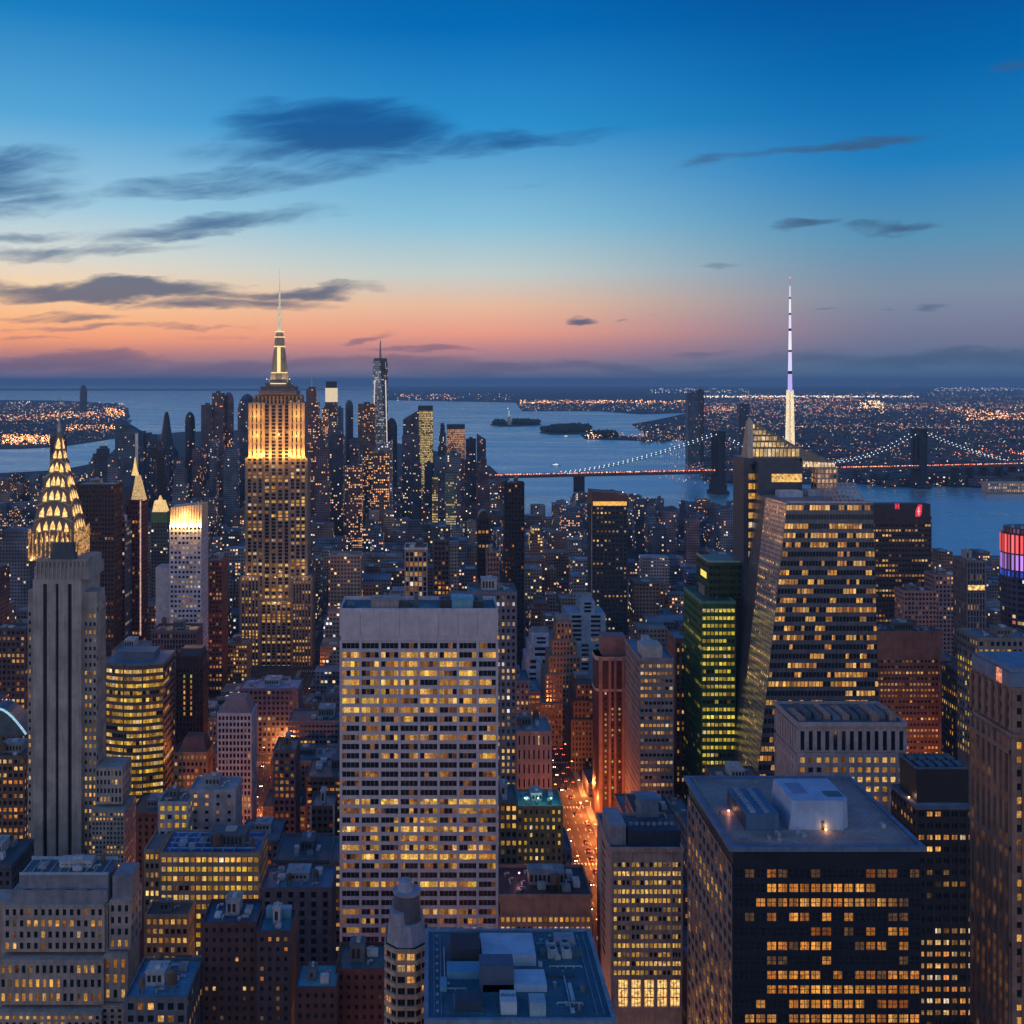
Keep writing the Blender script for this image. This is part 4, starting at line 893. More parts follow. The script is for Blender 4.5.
for k in range(5): M.box(X(838, D), X(869, D), D + 6 + 3 * k, D + 6.3 + 3 * k, zt + (hh - zt) * (.15 + .2 * k), zt + (hh - zt) * (.15 + .2 * k) + .4)
M.build('roof_truss', wallmat((.5, .36, .32), .5), root)
M = MB(); M.poly([(A1.x, A1.y, zt + .08), (B1.x, B1.y, zt + .08), (E1.x, E1.y, zt + .08), (F1.x, F1.y, zt + .08), (C1.x, C1.y, zt + .08)]); M.build('roof', roofmat((.2, .22, .25)), root)
M = MB(); M.box(A1.x, B1.x, D - .3, D + .4, zt, zt + .9); M.build('parapet', wallmat((.45, .42, .5), .5), root)
# mast
Dm = yr + 6; xm = X(790, Dm); zm0, zm1 = Z(447, Dm), Z(277, Dm)
def mw(py): return (6.5 if py > 440 else 1.0 + (py - 277) / 165 * 5.2) * Dm / F / 2
M = MB(); py = 446
mast = MB()
while py > 392:
    a, b_ = mw(py), mw(py - 7); za, zc = Z(py, Dm), Z(py - 7, Dm)
    for s in range(4):
        c0 = [(-1, -1), (1, -1), (1, 1), (-1, 1)][s]; c1 = [(1, -1), (1, 1), (-1, 1), (-1, -1)][s]
        mast.bar((xm + c0[0] * a, Dm + c0[1] * a, za), (xm + c0[0] * b_, Dm + c0[1] * b_, zc), .5)
        mast.bar((xm + c0[0] * a, Dm + c0[1] * a, za), (xm + c1[0] * b_, Dm + c1[1] * b_, zc), .3); mast.bar((xm + c1[0] * a, Dm + c1[1] * a, za), (xm + c0[0] * b_, Dm + c0[1] * b_, zc), .3)
        mast.bar((xm + c0[0] * a, Dm + c0[1] * a, za), (xm + c1[0] * a, Dm + c1[1] * a, za), .35)
    py -= 7
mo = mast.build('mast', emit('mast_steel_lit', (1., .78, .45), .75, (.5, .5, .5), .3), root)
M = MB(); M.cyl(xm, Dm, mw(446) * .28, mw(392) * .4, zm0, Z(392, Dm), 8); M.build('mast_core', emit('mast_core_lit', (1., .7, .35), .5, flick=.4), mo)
segs = [(392, 374, (.55, .45, 1.), .9), (374, 371, None, 0), (371, 352, (.75, .7, 1.), .95), (352, 350, None, 0), (350, 331, (.85, .85, 1.), 1.), (331, 328.5, None, 0), (328.5, 315, (.8, .72, 1.), 1.), (315, 313, None, 0), (313, 299, (.9, .9, 1.), 1.), (299, 297, None, 0), (297, 286, (.8, .7, 1.), .9), (286, 278.5, (.5, .4, .6), .5), (278.5, 277, (1., .25, .15), 1.6)]
for ya, yb, c, s in segs:
    M = MB(); M.cyl(xm, Dm, mw(ya), mw(yb), Z(ya, Dm), Z(yb, Dm), 8); M.build('mast_segment', emit('mast_light', c, s) if c else DARK, mo)

# pink office block with lit base arches, bottom right of centre
D = 380; r = random.Random(61); x0, x1 = X(611, D), X(682, D); zt = Z(850, D); d = 30
root = thing('office_building', 'pinkish office block with bright gold window rows above tall lit arches', OB, ((x0 + x1) / 2, D + 15, 0)); reg(589, 683, D, 1010, 'the pinkish arcaded block', (x0, x1, D, D + d))
W = MB(); wins = []; mt = wallmat((.44, .30, .27), .75); W.box(x0, x1, D, D + d, 0, zt)
def litrows(nx, qs):
    o = {}
    for j, q in enumerate(reversed(qs)):
        for i in range(nx):
            if r.random() < q: c = r.choice(GOLD + YEL[:1]); k = r.uniform(.55, 1.05) * (.4 + .6 * q); o[i, j] = tuple(v * k for v in c)
            elif r.random() < .4: o[i, j] = (.16, .09, .03)
    return o
qs = [.5, .95, .7, .95, .85, .3, .4, .2, .2, .95, .5, .9, .6]; za, zb = Z(977, D), Z(860, D)
for (pa, pb, nn) in ((613, 630, 4), (631, 671, 9), (672, 681, 3)):
    facade(W, wins, [(X(pa, D), D, za), (X(pb, D), D, za), (X(pb, D), D, zb), (X(pa, D), D, zb)], nn, 13, .68, .5, .22, .16, litrows(nn, qs))
for px in (611.5, 630.5, 671.5, 681.5): W.box(X(px - .8, D), X(px + .8, D), D - .7, D, za, zt)
for k in range(5): W.box(X(615 + k * 13, D) + .02, X(618 + k * 13, D), D - .6, D, Z(1012, D), za)
W.box(x0, x1, D - .5, D, Z(1012, D), Z(1007, D))
facade(W, wins, [(x0, D + d, za), (x0, D, za), (x0, D, zb), (x0, D + d, zb)], 1, 13, .3, .5, .3, .02, {})
W.build('wall', mt, root); put_windows(wins, root, D, 1)
for k in range(5):
    a, b_ = X(618.6 + k * 13, D), X(627.4 + k * 13, D)
    M = MB(); M.box(a, b_, D - .14, D + .01, Z(1006, D), Z(980, D)); o = M.build('arch_window', emit('arch_light', (1., .58, .18), .95, flick=.7), root)
    M = MB(); 
    for q in (.33, .66): M.box(a + (b_ - a) * q - .08, a + (b_ - a) * q + .08, D - .24, D - .14, Z(1006, D), Z(980, D))
    for q in (988, 997): M.box(a, b_, D - .2, D - .14, Z(q + .5, D), Z(q - .5, D))
    M.build('glazing_frame', MULL, o)
for k in range(3): lamp(root, 'entrance_lamp', x0 + 5 + k * 8, D - 4, 6, 6000, (1, .5, .18), .5)
roof_part(root, x0, x1, D, D + d, zt, (.09, .13, .17), 1.0, mt, .6)
M = MB(); M.box(X(630, D), X(683, D), D + 3, D + 14, zt, zt + 5.6); M.build('machine_room', wallmat((.03, .045, .075), .5), root)
M = MB()
for k in range(8): M.cyl(X(635 + 6 * k, D), D + 8, .9, .8, zt + 5.6, zt + 6.3, 12)
M.build('fan_bank', STEEL, root, 'stuff')
M = MB(); M.box(X(611, D) + .2, X(628, D), D + 4, D + 20, zt, zt + 7); M.build('penthouse', wallmat((.3, .27, .3), .6), root)
M = MB(); M.box(X(650, D), X(668, D), D + 16, D + 26, zt, zt + 10); M.box(X(648, D), X(670, D), D + 17, D + 25, zt + 10, zt + 11); M.build('water_tower', wallmat((.15, .19, .26), .5), root)

# ------------------------------------------------------------------ named buildings of the middle distance
# floodlit setback skyscraper
D = 1000; f = D / F; cx = X(277.5, D); r = random.Random(71)
root = thing('setback_skyscraper', 'tallest setback skyscraper with floodlit golden shoulders and antenna mast', SK, (cx, D + 20, 0)); reg(236, 315, D, 684, 'the floodlit setback skyscraper', (X(236, D), X(315, D), D - 12, D + 45))
mt = wallmat((.25, .205, .19), .7, 0, .25); W = MB(); wins = []
def esb(x0, x1, y0, y1, za, zb, nx, ny, p, side=True, ww=.5, sn=7):
    a, b_ = X(x0, D), X(x1, D); W.box(a, b_, y0, y1, za, zb)
    lo = max(za, Z(690, D)); 
    facade(W, wins, [(a, y0, lo), (b_, y0, lo), (b_, y0, zb - .8), (a, y0, zb - .8)], nx, ny, ww, .68, 1.5, .06, litgrid(r, nx, ny, p, .85, GOLD, (.5, 1.05)), ext=True)
    if side: facade(W, wins, [(b_, y0, lo), (b_, y1, lo), (b_, y1, zb - .8), (b_, y0, zb - .8)], sn, ny, ww, .6, 1.0, .25, litgrid(r, sn, ny, p * .6, .5, GOLD, (.5, 1.)))
esb(247, 263, D, D + 28, 0, Z(457, D), 3, 60, .30, False, .62); esb(290, 306, D, D + 28, 0, Z(457, D), 3, 60, .30, True, .62)
esb(263.2, 289.8, D + 3.5, D + 27, 0, Z(404, D), 4, 74, .22, False, .6)
esb(250, 263, D + 2, D + 26, Z(457, D), Z(402, D), 3, 8, 0, False, .3); esb(290, 303, D + 2, D + 26, Z(457, D), Z(402, D), 3, 8, 0, True, .3)
esb(254, 300, D + 5, D + 24, Z(404, D), Z(395, D), 12, 2, 0, True)
esb(243, 260, D - 8, D + 20, 0, Z(575, D), 5, 28, .4, False); esb(294, 312, D - 8, D + 20, 0, Z(575, D), 6, 28, .4, True)
esb(262, 292, D - 4, D + 20, 0, Z(600, D), 6, 22, .45, False, .6)
W.build('wall', mt, root); put_windows(wins, root, D, 1)
M = MB()
for k, (h, ya, yb) in enumerate(((19, 395, 391), (17, 391, 386.5), (13, 386.5, 383), (9.5, 383, 379.5))):
    M.box(cx - h * f, cx + h * f, D + 14 - h * f * .8, D + 14 + h * f * .8, Z(ya, D), Z(yb, D)); M.box(cx - (h + .6) * f, cx + (h + .6) * f, D + 14 - (h * .8 + .6) * f, D + 14 + (h * .8 + .6) * f, Z(yb + .8, D), Z(yb, D) + .1)
M.build('setback', wallmat((.16, .15, .17), .6), root)
def oct_(x, y, h): return [(x + h * math.cos(math.pi / 8 + k * math.pi / 4) * 1.08, y + h * math.sin(math.pi / 8 + k * math.pi / 4) * 1.08) for k in range(8)]
M = MB(); cy = D + 14
for ya, yb, a, b_ in ((380, 372, 8.0, 7.2), (372, 345, 5.6, 4.6), (345, 336, 4.9, 4.6), (336, 331, 4.0, 3.2)): M.loft(oct_(cx, cy, a * f), oct_(cx, cy, b_ * f), Z(ya, D), Z(yb, D))
for s in (-1, 1):
    M.loft([(cx + s * 8.6 * f - .8, cy - 1), (cx + s * 8.6 * f + .8, cy - 1), (cx + s * 8.6 * f + .8, cy + 1), (cx + s * 8.6 * f - .8, cy + 1)], [(cx + s * 4.9 * f - .5, cy - 1), (cx + s * 4.9 * f + .5, cy - 1), (cx + s * 4.9 * f + .5, cy + 1), (cx + s * 4.9 * f - .5, cy + 1)], Z(380, D), Z(348, D))
top = M.build('mooring_mast', wallmat((.42, .36, .26), .5, .2), root)
M = MB()
for yy, h in ((331, 4.4), (336.5, 5.2), (346, 5.4), (372.5, 8.), (383.5, 13.3)): M.loft(oct_(cx, cy, h * f), oct_(cx, cy, h * f), Z(yy + .5, D), Z(yy - .4, D))
M.build('light_ring', emit('ring_light', (1., .74, .36), 1.2), top)
M = MB(); M.box(cx - 1.6 * f, cx + 1.6 * f, cy - 6 * f, cy - 5.2 * f, Z(372, D), Z(347, D)); M.build('lit_strip', emit('strip_light', (1., .68, .24), 1.3), top)
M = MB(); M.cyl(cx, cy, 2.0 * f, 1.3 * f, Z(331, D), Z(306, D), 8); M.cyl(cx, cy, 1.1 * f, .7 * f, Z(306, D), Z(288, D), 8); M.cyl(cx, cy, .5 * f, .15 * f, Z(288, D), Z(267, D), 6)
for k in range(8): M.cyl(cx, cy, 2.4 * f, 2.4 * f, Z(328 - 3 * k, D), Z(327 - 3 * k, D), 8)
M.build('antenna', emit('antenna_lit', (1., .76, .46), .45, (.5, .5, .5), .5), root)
for px in (250, 255, 260, 264, 270, 283, 289, 293, 298, 303): lamp(root, 'flood_lamp', X(px, D), D - (3.2 if px < 262 or px > 291 else 1.5), Z(455.5, D), 8000, (1, .42, .07), .5)
for px in (256, 276.5, 297): lamp(root, 'flood_lamp', X(px, D), D - 6, Z(436, D), 12000, (1, .44, .08), .5)
for px in (256, 297): lamp(root, 'flood_lamp', X(px, D), D - 7, Z(416, D), 11000, (1, .44, .08), .5)
for px in (266, 289): lamp(root, 'flood_lamp', X(px, D), cy - 9, Z(379, D), 1500, (1, .72, .38), .5)
for py in (600, 575): lamp(root, 'flood_lamp', X(277, D), D - 12, Z(py, D), 2500, (1, .6, .3), .5)
for px in (250, 305): lamp(root, 'flood_lamp', X(px, D), D - 12, Z(572, D), 1800, (1, .6, .3), .5)

# white tower with the flaming gold crown
D = 850; f = D / F; r = random.Random(72)
root, q = tower('hotel_tower', 'slim white gridded tower with glowing gold fluted crown', SK, 170, 201, 526, D, 26, (.46, .46, .55), ybot=634, fh=3.75, cell=3.0, ww=.62, wh=.5, p=.42, row=.25, pal=WHITE + WHITE + GOLD[:1], clut=0, phrase='the gold crowned white tower', bri=(.25, .8), pside=.05)
M = MB(); a, b_ = X(170, D), X(202, D)
for k in range(12):
    xx = a + (b_ - a) * k / 12; M.loft([(xx + .3, D - .8), (xx + 1.9, D - .8), (xx + 1.9, D + 24), (xx + .3, D + 24)], [(xx + .3, D + 1), (xx + 1.9, D + 1), (xx + 1.9, D + 23), (xx + .3, D + 23)], Z(525.5, D), Z(507.5 - .25 * k, D))
M.box(a, b_, D + 2, D + 23, Z(525.5, D), Z(509, D)); M.build('fluted_crown', wallmat((.55, .42, .28), .5), root)
for k in range(5): lamp(root, 'flood_lamp', a + 2 + k * 5, D - 3, Z(525, D), 7000, (1, .52, .16), .4)
lamp(root, 'flood_lamp', a + 12, D - 5, Z(516, D), 5000, (1, .55, .2), .4)
W = MB(); W.box(X(155, D), X(169.6, D), D + 2, D + 20, 0, Z(568, D)); W.build('blank_slab', wallmat((.40, .39, .44), .7), root)
tower('office_tower', 'brown podium tower under the slim white tower with a thin lit strip', SK, 152, 196, 632, 700, 20, (.13, .10, .13), ybot=790, cell=1.9, fh=3.4, p=.03, wh=.7, clut=3, phrase='the brown podium tower', top_blank=1, bri=(.2, .6))
root, q = tower('office_tower', 'dark maroon tower with narrow vertical lit slots and a stepped roof', SK, 176, 203, 658, 655, 14, (.055, .03, .035), ybot=790, cell=2.1, fh=3.2, p=.0, ww=.5, wh=.6, clut=0, phrase='the dark slotted tower', litfn=lambda r, nx, ny: {(i, j): tuple(v * r.uniform(.2, .9) for v in GOLD[0]) for i in range(2, nx - 2) for j in range(ny) if (i % 2 == 0) and 17 < j < ny - 1}, top_blank=6, sidecol=None)
M = MB(); M.loft([(q[0] + .5, q[2]), (q[1] - .5, q[2]), (q[1] - .5, q[3]), (q[0] + .5, q[3])], [(q[0] + 3, q[2] + 3), (q[1] - 1, q[2] + 3), (q[1] - 1, q[3] - 2), (q[0] + 3, q[3] - 2)], q[4], q[4] + 5); M.build('stepped_cap', wallmat((.05, .035, .04), .5), root)
root, q = tower('office_building', 'small orange lit block with a dark red rounded roof before the slotted tower', OB, 174, 207, 754, 600, 16, (.36, .20, .13), ybot=800, cell=2.2, fh=3.6, p=.75, row=.3, pal=[(1., .42, .12), (1., .5, .18)], clut=0, phrase='the small orange block', bri=(.3, .8))
M = MB(); M.loft([(q[0] + 2, q[2]), (q[1], q[2]), (q[1], q[3]), (q[0] + 2, q[3])], [(q[0] + 5, q[2] + 4), (q[1] - 3, q[2] + 4), (q[1] - 3, q[3] - 3), (q[0] + 5, q[3] - 3)], q[4], q[4] + 8); M.build('hipped_roof', wallmat((.16, .06, .05), .6), root)

# curved glowing office tower
D = 605; f = D / F; r = random.Random(73); xa, xb = X(107, D), X(163, D); zt = Z(664, D)
root = thing('curved_office_tower', 'bow fronted office tower lit yellow on nearly every floor', SK, ((xa + xb) / 2, D + 14, 0)); reg(107, 168, D, 812, 'the bow fronted yellow tower', (xa, xb, D - 5, D + 26))
W = MB(); wins = []; segs_ = 9; ptsb = []
for k in range(segs_ + 1):
    s = k / segs_; ptsb.append((xa + (xb - xa) * s, D - 4.5 * math.sin(math.pi * min(1, s * .95 + .05))))
ring = ptsb + [(xb, D + 24), (xa, D + 24)]; W.loft(ring, ring, 0, zt)
ny = 46; zl = zt - 1.2 - ny * 3.9; lg = litgrid(r, segs_ * 2, ny, .86, .5, YEL + GOLD[2:], (.5, 1.0))
for k in range(segs_):
    (a0, a1), (b0, b1) = ptsb[k], ptsb[k + 1]
    facade(W, wins, [(a0, a1, zl), (b0, b1, zl), (b0, b1, zt - 1.2), (a0, a1, zt - 1.2)], 2, ny, .94, .52, .12, .3, {(i, j): lg.get((k * 2 + i, j)) for i in range(2) for j in range(ny)})
facade(W, wins, [(xb, D, zl), (xb, D + 24, zl), (xb, D + 24, zt - 1.2), (xb, D, zt - 1.2)], 5, ny, .9, .5, .1, .2, litgrid(r, 5, ny, .1))
for k in (3, 6): W.box(ptsb[k][0] - .3, ptsb[k][0] + .3, ptsb[k][1] - .5, ptsb[k][1] + .3, 0, zt)
W.build('wall', wallmat((.13, .11, .09), .5), root); put_windows(wins, root, D, 1)
M = MB(); ov = [(x_ + (.6 if i == segs_ else 0), y_ - .8) for i, (x_, y_) in enumerate(ptsb)] + [(xb + .8, D + 25), (xa - .8, D + 25)]; M.loft(ov, ov, zt, zt + 1.5); M.build('roof', roofmat((.14, .20, .28)), root)
M = MB(); M.box(xa + 4, xb - 6, D + 5, D + 18, zt + 1.5, zt + 5.5); M.build('penthouse', wallmat((.10, .14, .2), .5), root)

TW = [
 ('office_tower', 'white office block with a square black window grid and red hipped top', SK, 218, 251, 715, 600, 18, (.50, .48, .52), dict(ybot=800, cell=2.1, fh=3.4, p=.03, ww=.62, wh=.62, clut=0, phrase='the white grid block', roofc=(.2, .08, .07))),
 ('office_building', 'grey block with a blank side wall and pale roof above the long lit block', OB, 190, 235, 792, 480, 16, (.36, .33, .37), dict(ybot=838, cell=5.2, fh=3.5, p=.12, ww=.3, wh=.4, clut=2, phrase='the blank walled grey block', roofc=(.35, .38, .42))),
 ('office_building', 'small pale block with tall lit panes, beside the blank walled block', OB, 159, 188, 804, 470, 14, (.40, .38, .40), dict(ybot=848, cell=3.2, fh=3.6, p=.5, pal=YEL, clut=2, phrase='the small pale lit block')),
 ('office_building', 'long block of bright gold ribbon windows under a blue roof full of pipes', OB, 161, 259, 855, 440, 22, (.34, .25, .19), dict(ybot=1000, cell=2.3, fh=3.75, p=.93, row=.25, pal=YEL + GOLD, ww=.72, wh=.52, clut=10, phrase='the long gold lit block', roofc=(.05, .16, .34), bri=(.6, 1.05))),
 ('office_building', 'narrow gold lit wing, end of the long ribbon windowed block', OB, 145, 159.5, 852, 452, 22, (.38, .26, .18), dict(ybot=1000, cell=2.3, fh=3.75, p=.7, pal=GOLD, clut=2, phrase='the narrow gold wing')),
 ('office_building', 'low gold windowed block fronting the long lit block', OB, 146, 188, 917, 425, 11, (.36, .25, .17), dict(ybot=1000, cell=2.4, fh=3.6, p=.85, row=.4, pal=GOLD, clut=3, phrase='the low gold windowed block', roofc=(.12, .12, .13))),
 ('apartment_block', 'dark brick apartment block with bluish roof sheds and few lit windows', 'apartment block', 203, 256, 925, 350, 15, (.085, .04, .045), dict(cell=2.3, fh=3.1, p=.13, ww=.4, wh=.42, pal=WARM, clut=7, phrase='the dark brick block', roofc=(.05, .12, .2))),
 ('apartment_block', 'taller dark brick wing with a turquoise lit roof box', 'apartment block', 258, 290, 934, 345, 14, (.07, .045, .055), dict(cell=2.4, fh=3.1, p=.12, ww=.4, wh=.42, clut=6, phrase='the dark brick wing', roofc=(.06, .2, .27))),
 ('office_building', 'plain grey block with a paired window column before a roof of blue plant', OB, 262, 331, 890, 440, 20, (.15, .13, .16), dict(cell=4.6, fh=3.7, p=.06, ww=.42, wh=.62, clut=16, phrase='the plain grey block', roofc=(.14, .24, .34))),
 ('office_building', 'teal flat roofed low block beside the stone terraces', OB, 126, 186, 1000, 330, 22, (.12, .13, .16), dict(cell=3, p=.1, clut=9, phrase='the teal roofed low block', roofc=(.10, .30, .46))),
 ('apartment_block', 'low rust red block with teal roof sheds before the broad pale slab', 'apartment block', 337, 384, 972, 345, 16, (.16, .05, .045), dict(cell=2.6, fh=3.1, p=.12, ww=.4, wh=.42, clut=9, phrase='the low rust red block', roofc=(.07, .16, .19))),
 ('apartment_block', 'lowest dark red block with a pale teal roof, at the bottom edge', 'apartment block', 296, 336, 990, 335, 14, (.09, .035, .04), dict(cell=2.6, fh=3.1, p=.08, ww=.4, wh=.42, clut=7, phrase='the lowest dark red block', roofc=(.10, .36, .44))),
 ('office_tower', 'narrow dark tower with scattered amber windows and a curved roof edge', SK, 274, 295, 752, 560, 20, (.13, .09, .10), dict(ybot=840, cell=2.5, fh=3.4, p=.35, row=.2, pal=WARM, bri=(.2, .6), clut=3, phrase='the narrow amber flecked tower')),
 ('brick_building', 'low brown block framed by two pale corner strips', 'building', 311, 334, 808, 520, 16, (.13, .075, .06), dict(ybot=860, cell=2.6, fh=3.3, p=.15, pal=[(1., .3, .12)], bri=(.1, .4), clut=3, phrase='the pale framed brown block')),
 ('office_tower', 'dark slab with bright white window columns behind the broad pale tower', SK, 470, 516, 594, 560, 24, (.17, .15, .19), dict(ybot=790, cell=2.6, fh=3.4, p=.42, row=.35, pal=GOLD + WHITE, clut=4, phrase='the white windowed slab', ww=.5)),
 ('office_building', 'low block with two lit ribbon floors under a brown roof', OB, 500, 591, 897, 400, 24, (.36, .20, .15), dict(ybot=930, cell=1.9, fh=3.3, p=.85, row=.2, pal=YEL + GOLD, top_blank=6.5, clut=14, phrase='the low ribbon windowed block', roofc=(.08, .055, .06), wh=.5)),
 ('hotel_building', 'yellow lit masonry block with a teal lit roof garden by the avenue', 'hotel', 517, 562, 808, 500, 20, (.34, .22, .12), dict(ybot=850, cell=2.7, fh=3.5, p=.5, row=.1, pal=YEL, ww=.42, wh=.5, clut=9, phrase='the yellow masonry block', roofc=(.10, .34, .34))),
 ('office_building', 'gold floored block with a green glass edge beside the pale tower', OB, 494, 517, 804, 470, 20, (.14, .12, .10), dict(ybot=860, cell=2.2, fh=3.7, p=.6, pal=YEL + GOLD, clut=3, phrase='the green edged block', roofc=(.08, .18, .2))),
 ('department_building', 'pink stone block with long slit windows and a plain pale crown', 'building', 512, 551, 733, 600, 26, (.42, .30, .27), dict(ybot=796, cell=2.7, fh=7.8, p=.06, ww=.3, wh=.62, clut=5, phrase='the pink slit windowed block')),
 ('office_tower', 'grey sided office tower with steady amber rows on its street face', SK, 640, 673, 660, 600, 44, (.27, .23, .23), dict(ybot=815, cell=2.3, fh=4.05, p=.6, row=.75, pal=GOLD, ww=.74, wh=.42, clut=6, phrase='the amber rowed tower', pside=.06, roofc=(.2, .3, .42), bri=(.3, .9), top_blank=1.2)),
 ('office_tower', 'red brown tower with orange lit rows and a blank top band', SK, 876, 942, 633, 650, 13, (.29, .15, .125), dict(ybot=765, cell=2.2, fh=3.4, p=.55, row=.7, pal=WARM, ww=.62, wh=.4, top_blank=15, clut=6, phrase='the red brown tower', bri=(.25, .9))),
 ('office_tower', 'dark windowed tower with two red roof signs by the river', SK, 872, 931, 518, 900, 12, (.06, .045, .055), dict(ybot=620, cell=2.7, fh=4.1, p=.34, row=.7, pal=GOLD, clut=0, top_blank=4, phrase='the red signed tower', ww=.7, wh=.4)),
 ('office_tower', 'slender dark tower rising by itself between pale slab and river', SK, 505, 524, 484, 980, 18, (.02, .022, .035), dict(ybot=590, cell=3, fh=3.8, p=.05, clut=2, phrase='the slender dark tower')),
 ('office_tower', 'tall dark tower whose slanted top holds a gold lit band', SK, 592, 627, 506, 1000, 26, (.035, .04, .055), dict(ybot=640, cell=3.4, fh=4.2, p=.16, row=.05, pal=GOLD + WHITE, clut=0, phrase='the slant topped dark tower', ww=.45, wh=.4, rim=.3)),
 ('office_tower', 'dark brown slab behind the gold crowned tower', SK, 76, 114, 485, 900, 24, (.055, .035, .04), dict(ybot=580, cell=2.7, fh=3.8, p=.1, pal=WARM, clut=2, phrase='the dark brown slab', bri=(.1, .5), rim=.5)),
 ('office_tower', 'maroon tower with a bright lit edge carrying the gold obelisk top', SK, 126, 141, 501, 950, 22, (.11, .04, .055), dict(ybot=650, cell=2.8, fh=4, p=.06, clut=0, phrase='the maroon tower')),
 ('office_tower', 'striped blue grey slab just beside the maroon tower', SK, 115, 125, 523, 930, 20, (.08, .1, .16), dict(ybot=650, cell=2.8, fh=4, p=.12, clut=1, phrase='the striped blue slab', pal=WHITE)),
 ('office_tower', 'white framed short tower with five lit slots seen beyond the pale slab', SK, 405, 427, 549, 800, 24, (.30, .26, .27), dict(ybot=598, nx=5, fh=3.6, p=.25, ww=.66, wh=.8, pal=GOLD + WHITE, clut=2, phrase='the white framed short tower', roofc=(.05, .07, .1), rimcol=(.6, .55, .52), top_blank=2)),
 ('office_tower', 'plum coloured slab with dim windows near the white framed tower', SK, 434, 449, 541, 850, 18, (.10, .075, .09), dict(ybot=598, cell=2.8, fh=3.8, p=.1, clut=2, phrase='the plum slab')),
 ('office_tower', 'black round shouldered tower before the river bend', SK, 478, 489, 520, 880, 14, (.018, .02, .03), dict(ybot=600, cell=2.8, fh=3.8, p=.02, clut=0, phrase='the black round shouldered tower')),
 ('office_tower', 'grey brown tower leaning on the black round shouldered one', SK, 487, 499, 552, 820, 14, (.18, .13, .14), dict(ybot=600, cell=2.4, fh=3.8, p=.1, clut=1, phrase='the grey brown tower')),
 ('office_tower', 'grey ribbed tower with a gold lit floor near the neon topped tower', SK, 967, 985, 562, 620, 16, (.15, .15, .18), dict(ybot=640, cell=1.8, fh=3.4, p=.06, clut=4, phrase='the grey ribbed tower', ww=.5, wh=.8)),
 ('office_tower', 'silver sided tower with bright ribbon floors below the neon tower', SK, 978, 1040, 640, 520, 20, (.20, .18, .19), dict(ybot=690, cell=2.6, fh=3.6, p=.55, row=.8, pal=YEL, clut=6, phrase='the silver sided tower')),
 ('office_tower', 'pale concrete slab edge beside the red brown tower', SK, 948, 956, 660, 640, 14, (.42, .38, .45), dict(ybot=765, cell=3, fh=3.6, p=0, clut=1, phrase='the pale concrete slab', ww=.1)),
 ('office_tower', 'dark ribbon windowed block with bright lower floors, edge of the brown tower', SK, 958, 976, 672, 580, 18, (.09, .08, .10), dict(ybot=790, cell=2.2, fh=3.6, p=.35, row=.6, pal=GOLD, clut=2, phrase='the dark ribbon block')),
 ('apartment_block', 'peach coloured low block with dotted windows beside the river tower', 'apartment block', 904, 936, 592, 820, 16, (.34, .20, .19), dict(ybot=625, cell=2.8, fh=3.4, p=.2, clut=3, phrase='the peach low block', row=.1)),
 ('apartment_block', 'pinkish slab with plain walls between river tower and grey ribbed tower', 'apartment block', 935, 958, 576, 860, 18, (.28, .18, .20), dict(ybot=615, cell=3, fh=3.4, p=.08, clut=3, phrase='the pinkish plain slab')),
 ('apartment_block', 'dark gold dotted block at the frame edge beside the art deco tower', 'apartment block', -30, 24, 758, 560, 20, (.16, .10, .08), dict(ybot=840, cell=2.8, fh=3.5, p=.35, pal=WARM, clut=5, phrase='the dotted dark block')),
 ('office_tower', 'dark tower with one glowing roofline floor behind the art deco shaft', SK, -30, 25, 630, 700, 14, (.07, .06, .075), dict(ybot=700, cell=2.8, fh=3.6, p=.25, row=.7, pal=WARM, clut=4, phrase='the dark roofline lit tower')),
 ('apartment_block', 'red brown lit slab leaning on the white tower with gold crown', 'apartment block', 206, 222, 562, 900, 26, (.16, .06, .06), dict(ybot=690, cell=2.6, fh=3.5, p=.4, row=.05, pal=[(1., .4, .2), (1., .3, .16), (1., .6, .3)], bri=(.2, .8), clut=2, phrase='the red brown lit slab')),
 ('office_building', 'small cream dotted block tucked below the floodlit skyscraper', OB, 222, 247, 645, 930, 20, (.22, .18, .15), dict(ybot=690, cell=2.4, fh=3.4, p=.45, row=.1, pal=GOLD, clut=2, phrase='the small cream block')),
 ('office_building', 'flat blue roofed block at the foot of the floodlit skyscraper', OB, 240, 298, 690, 760, 26, (.13, .14, .19), dict(ybot=720, cell=3, fh=3.6, p=.12, clut=8, phrase='the flat blue roofed block', roofc=(.25, .32, .5))),
]
built = {}
for nm, lb, ct, a, b_, yt, D, dep, col, kw in TW: built[kw.get('phrase')] = (tower(nm, lb, ct, a, b_, yt, D, dep, col, **kw), D)
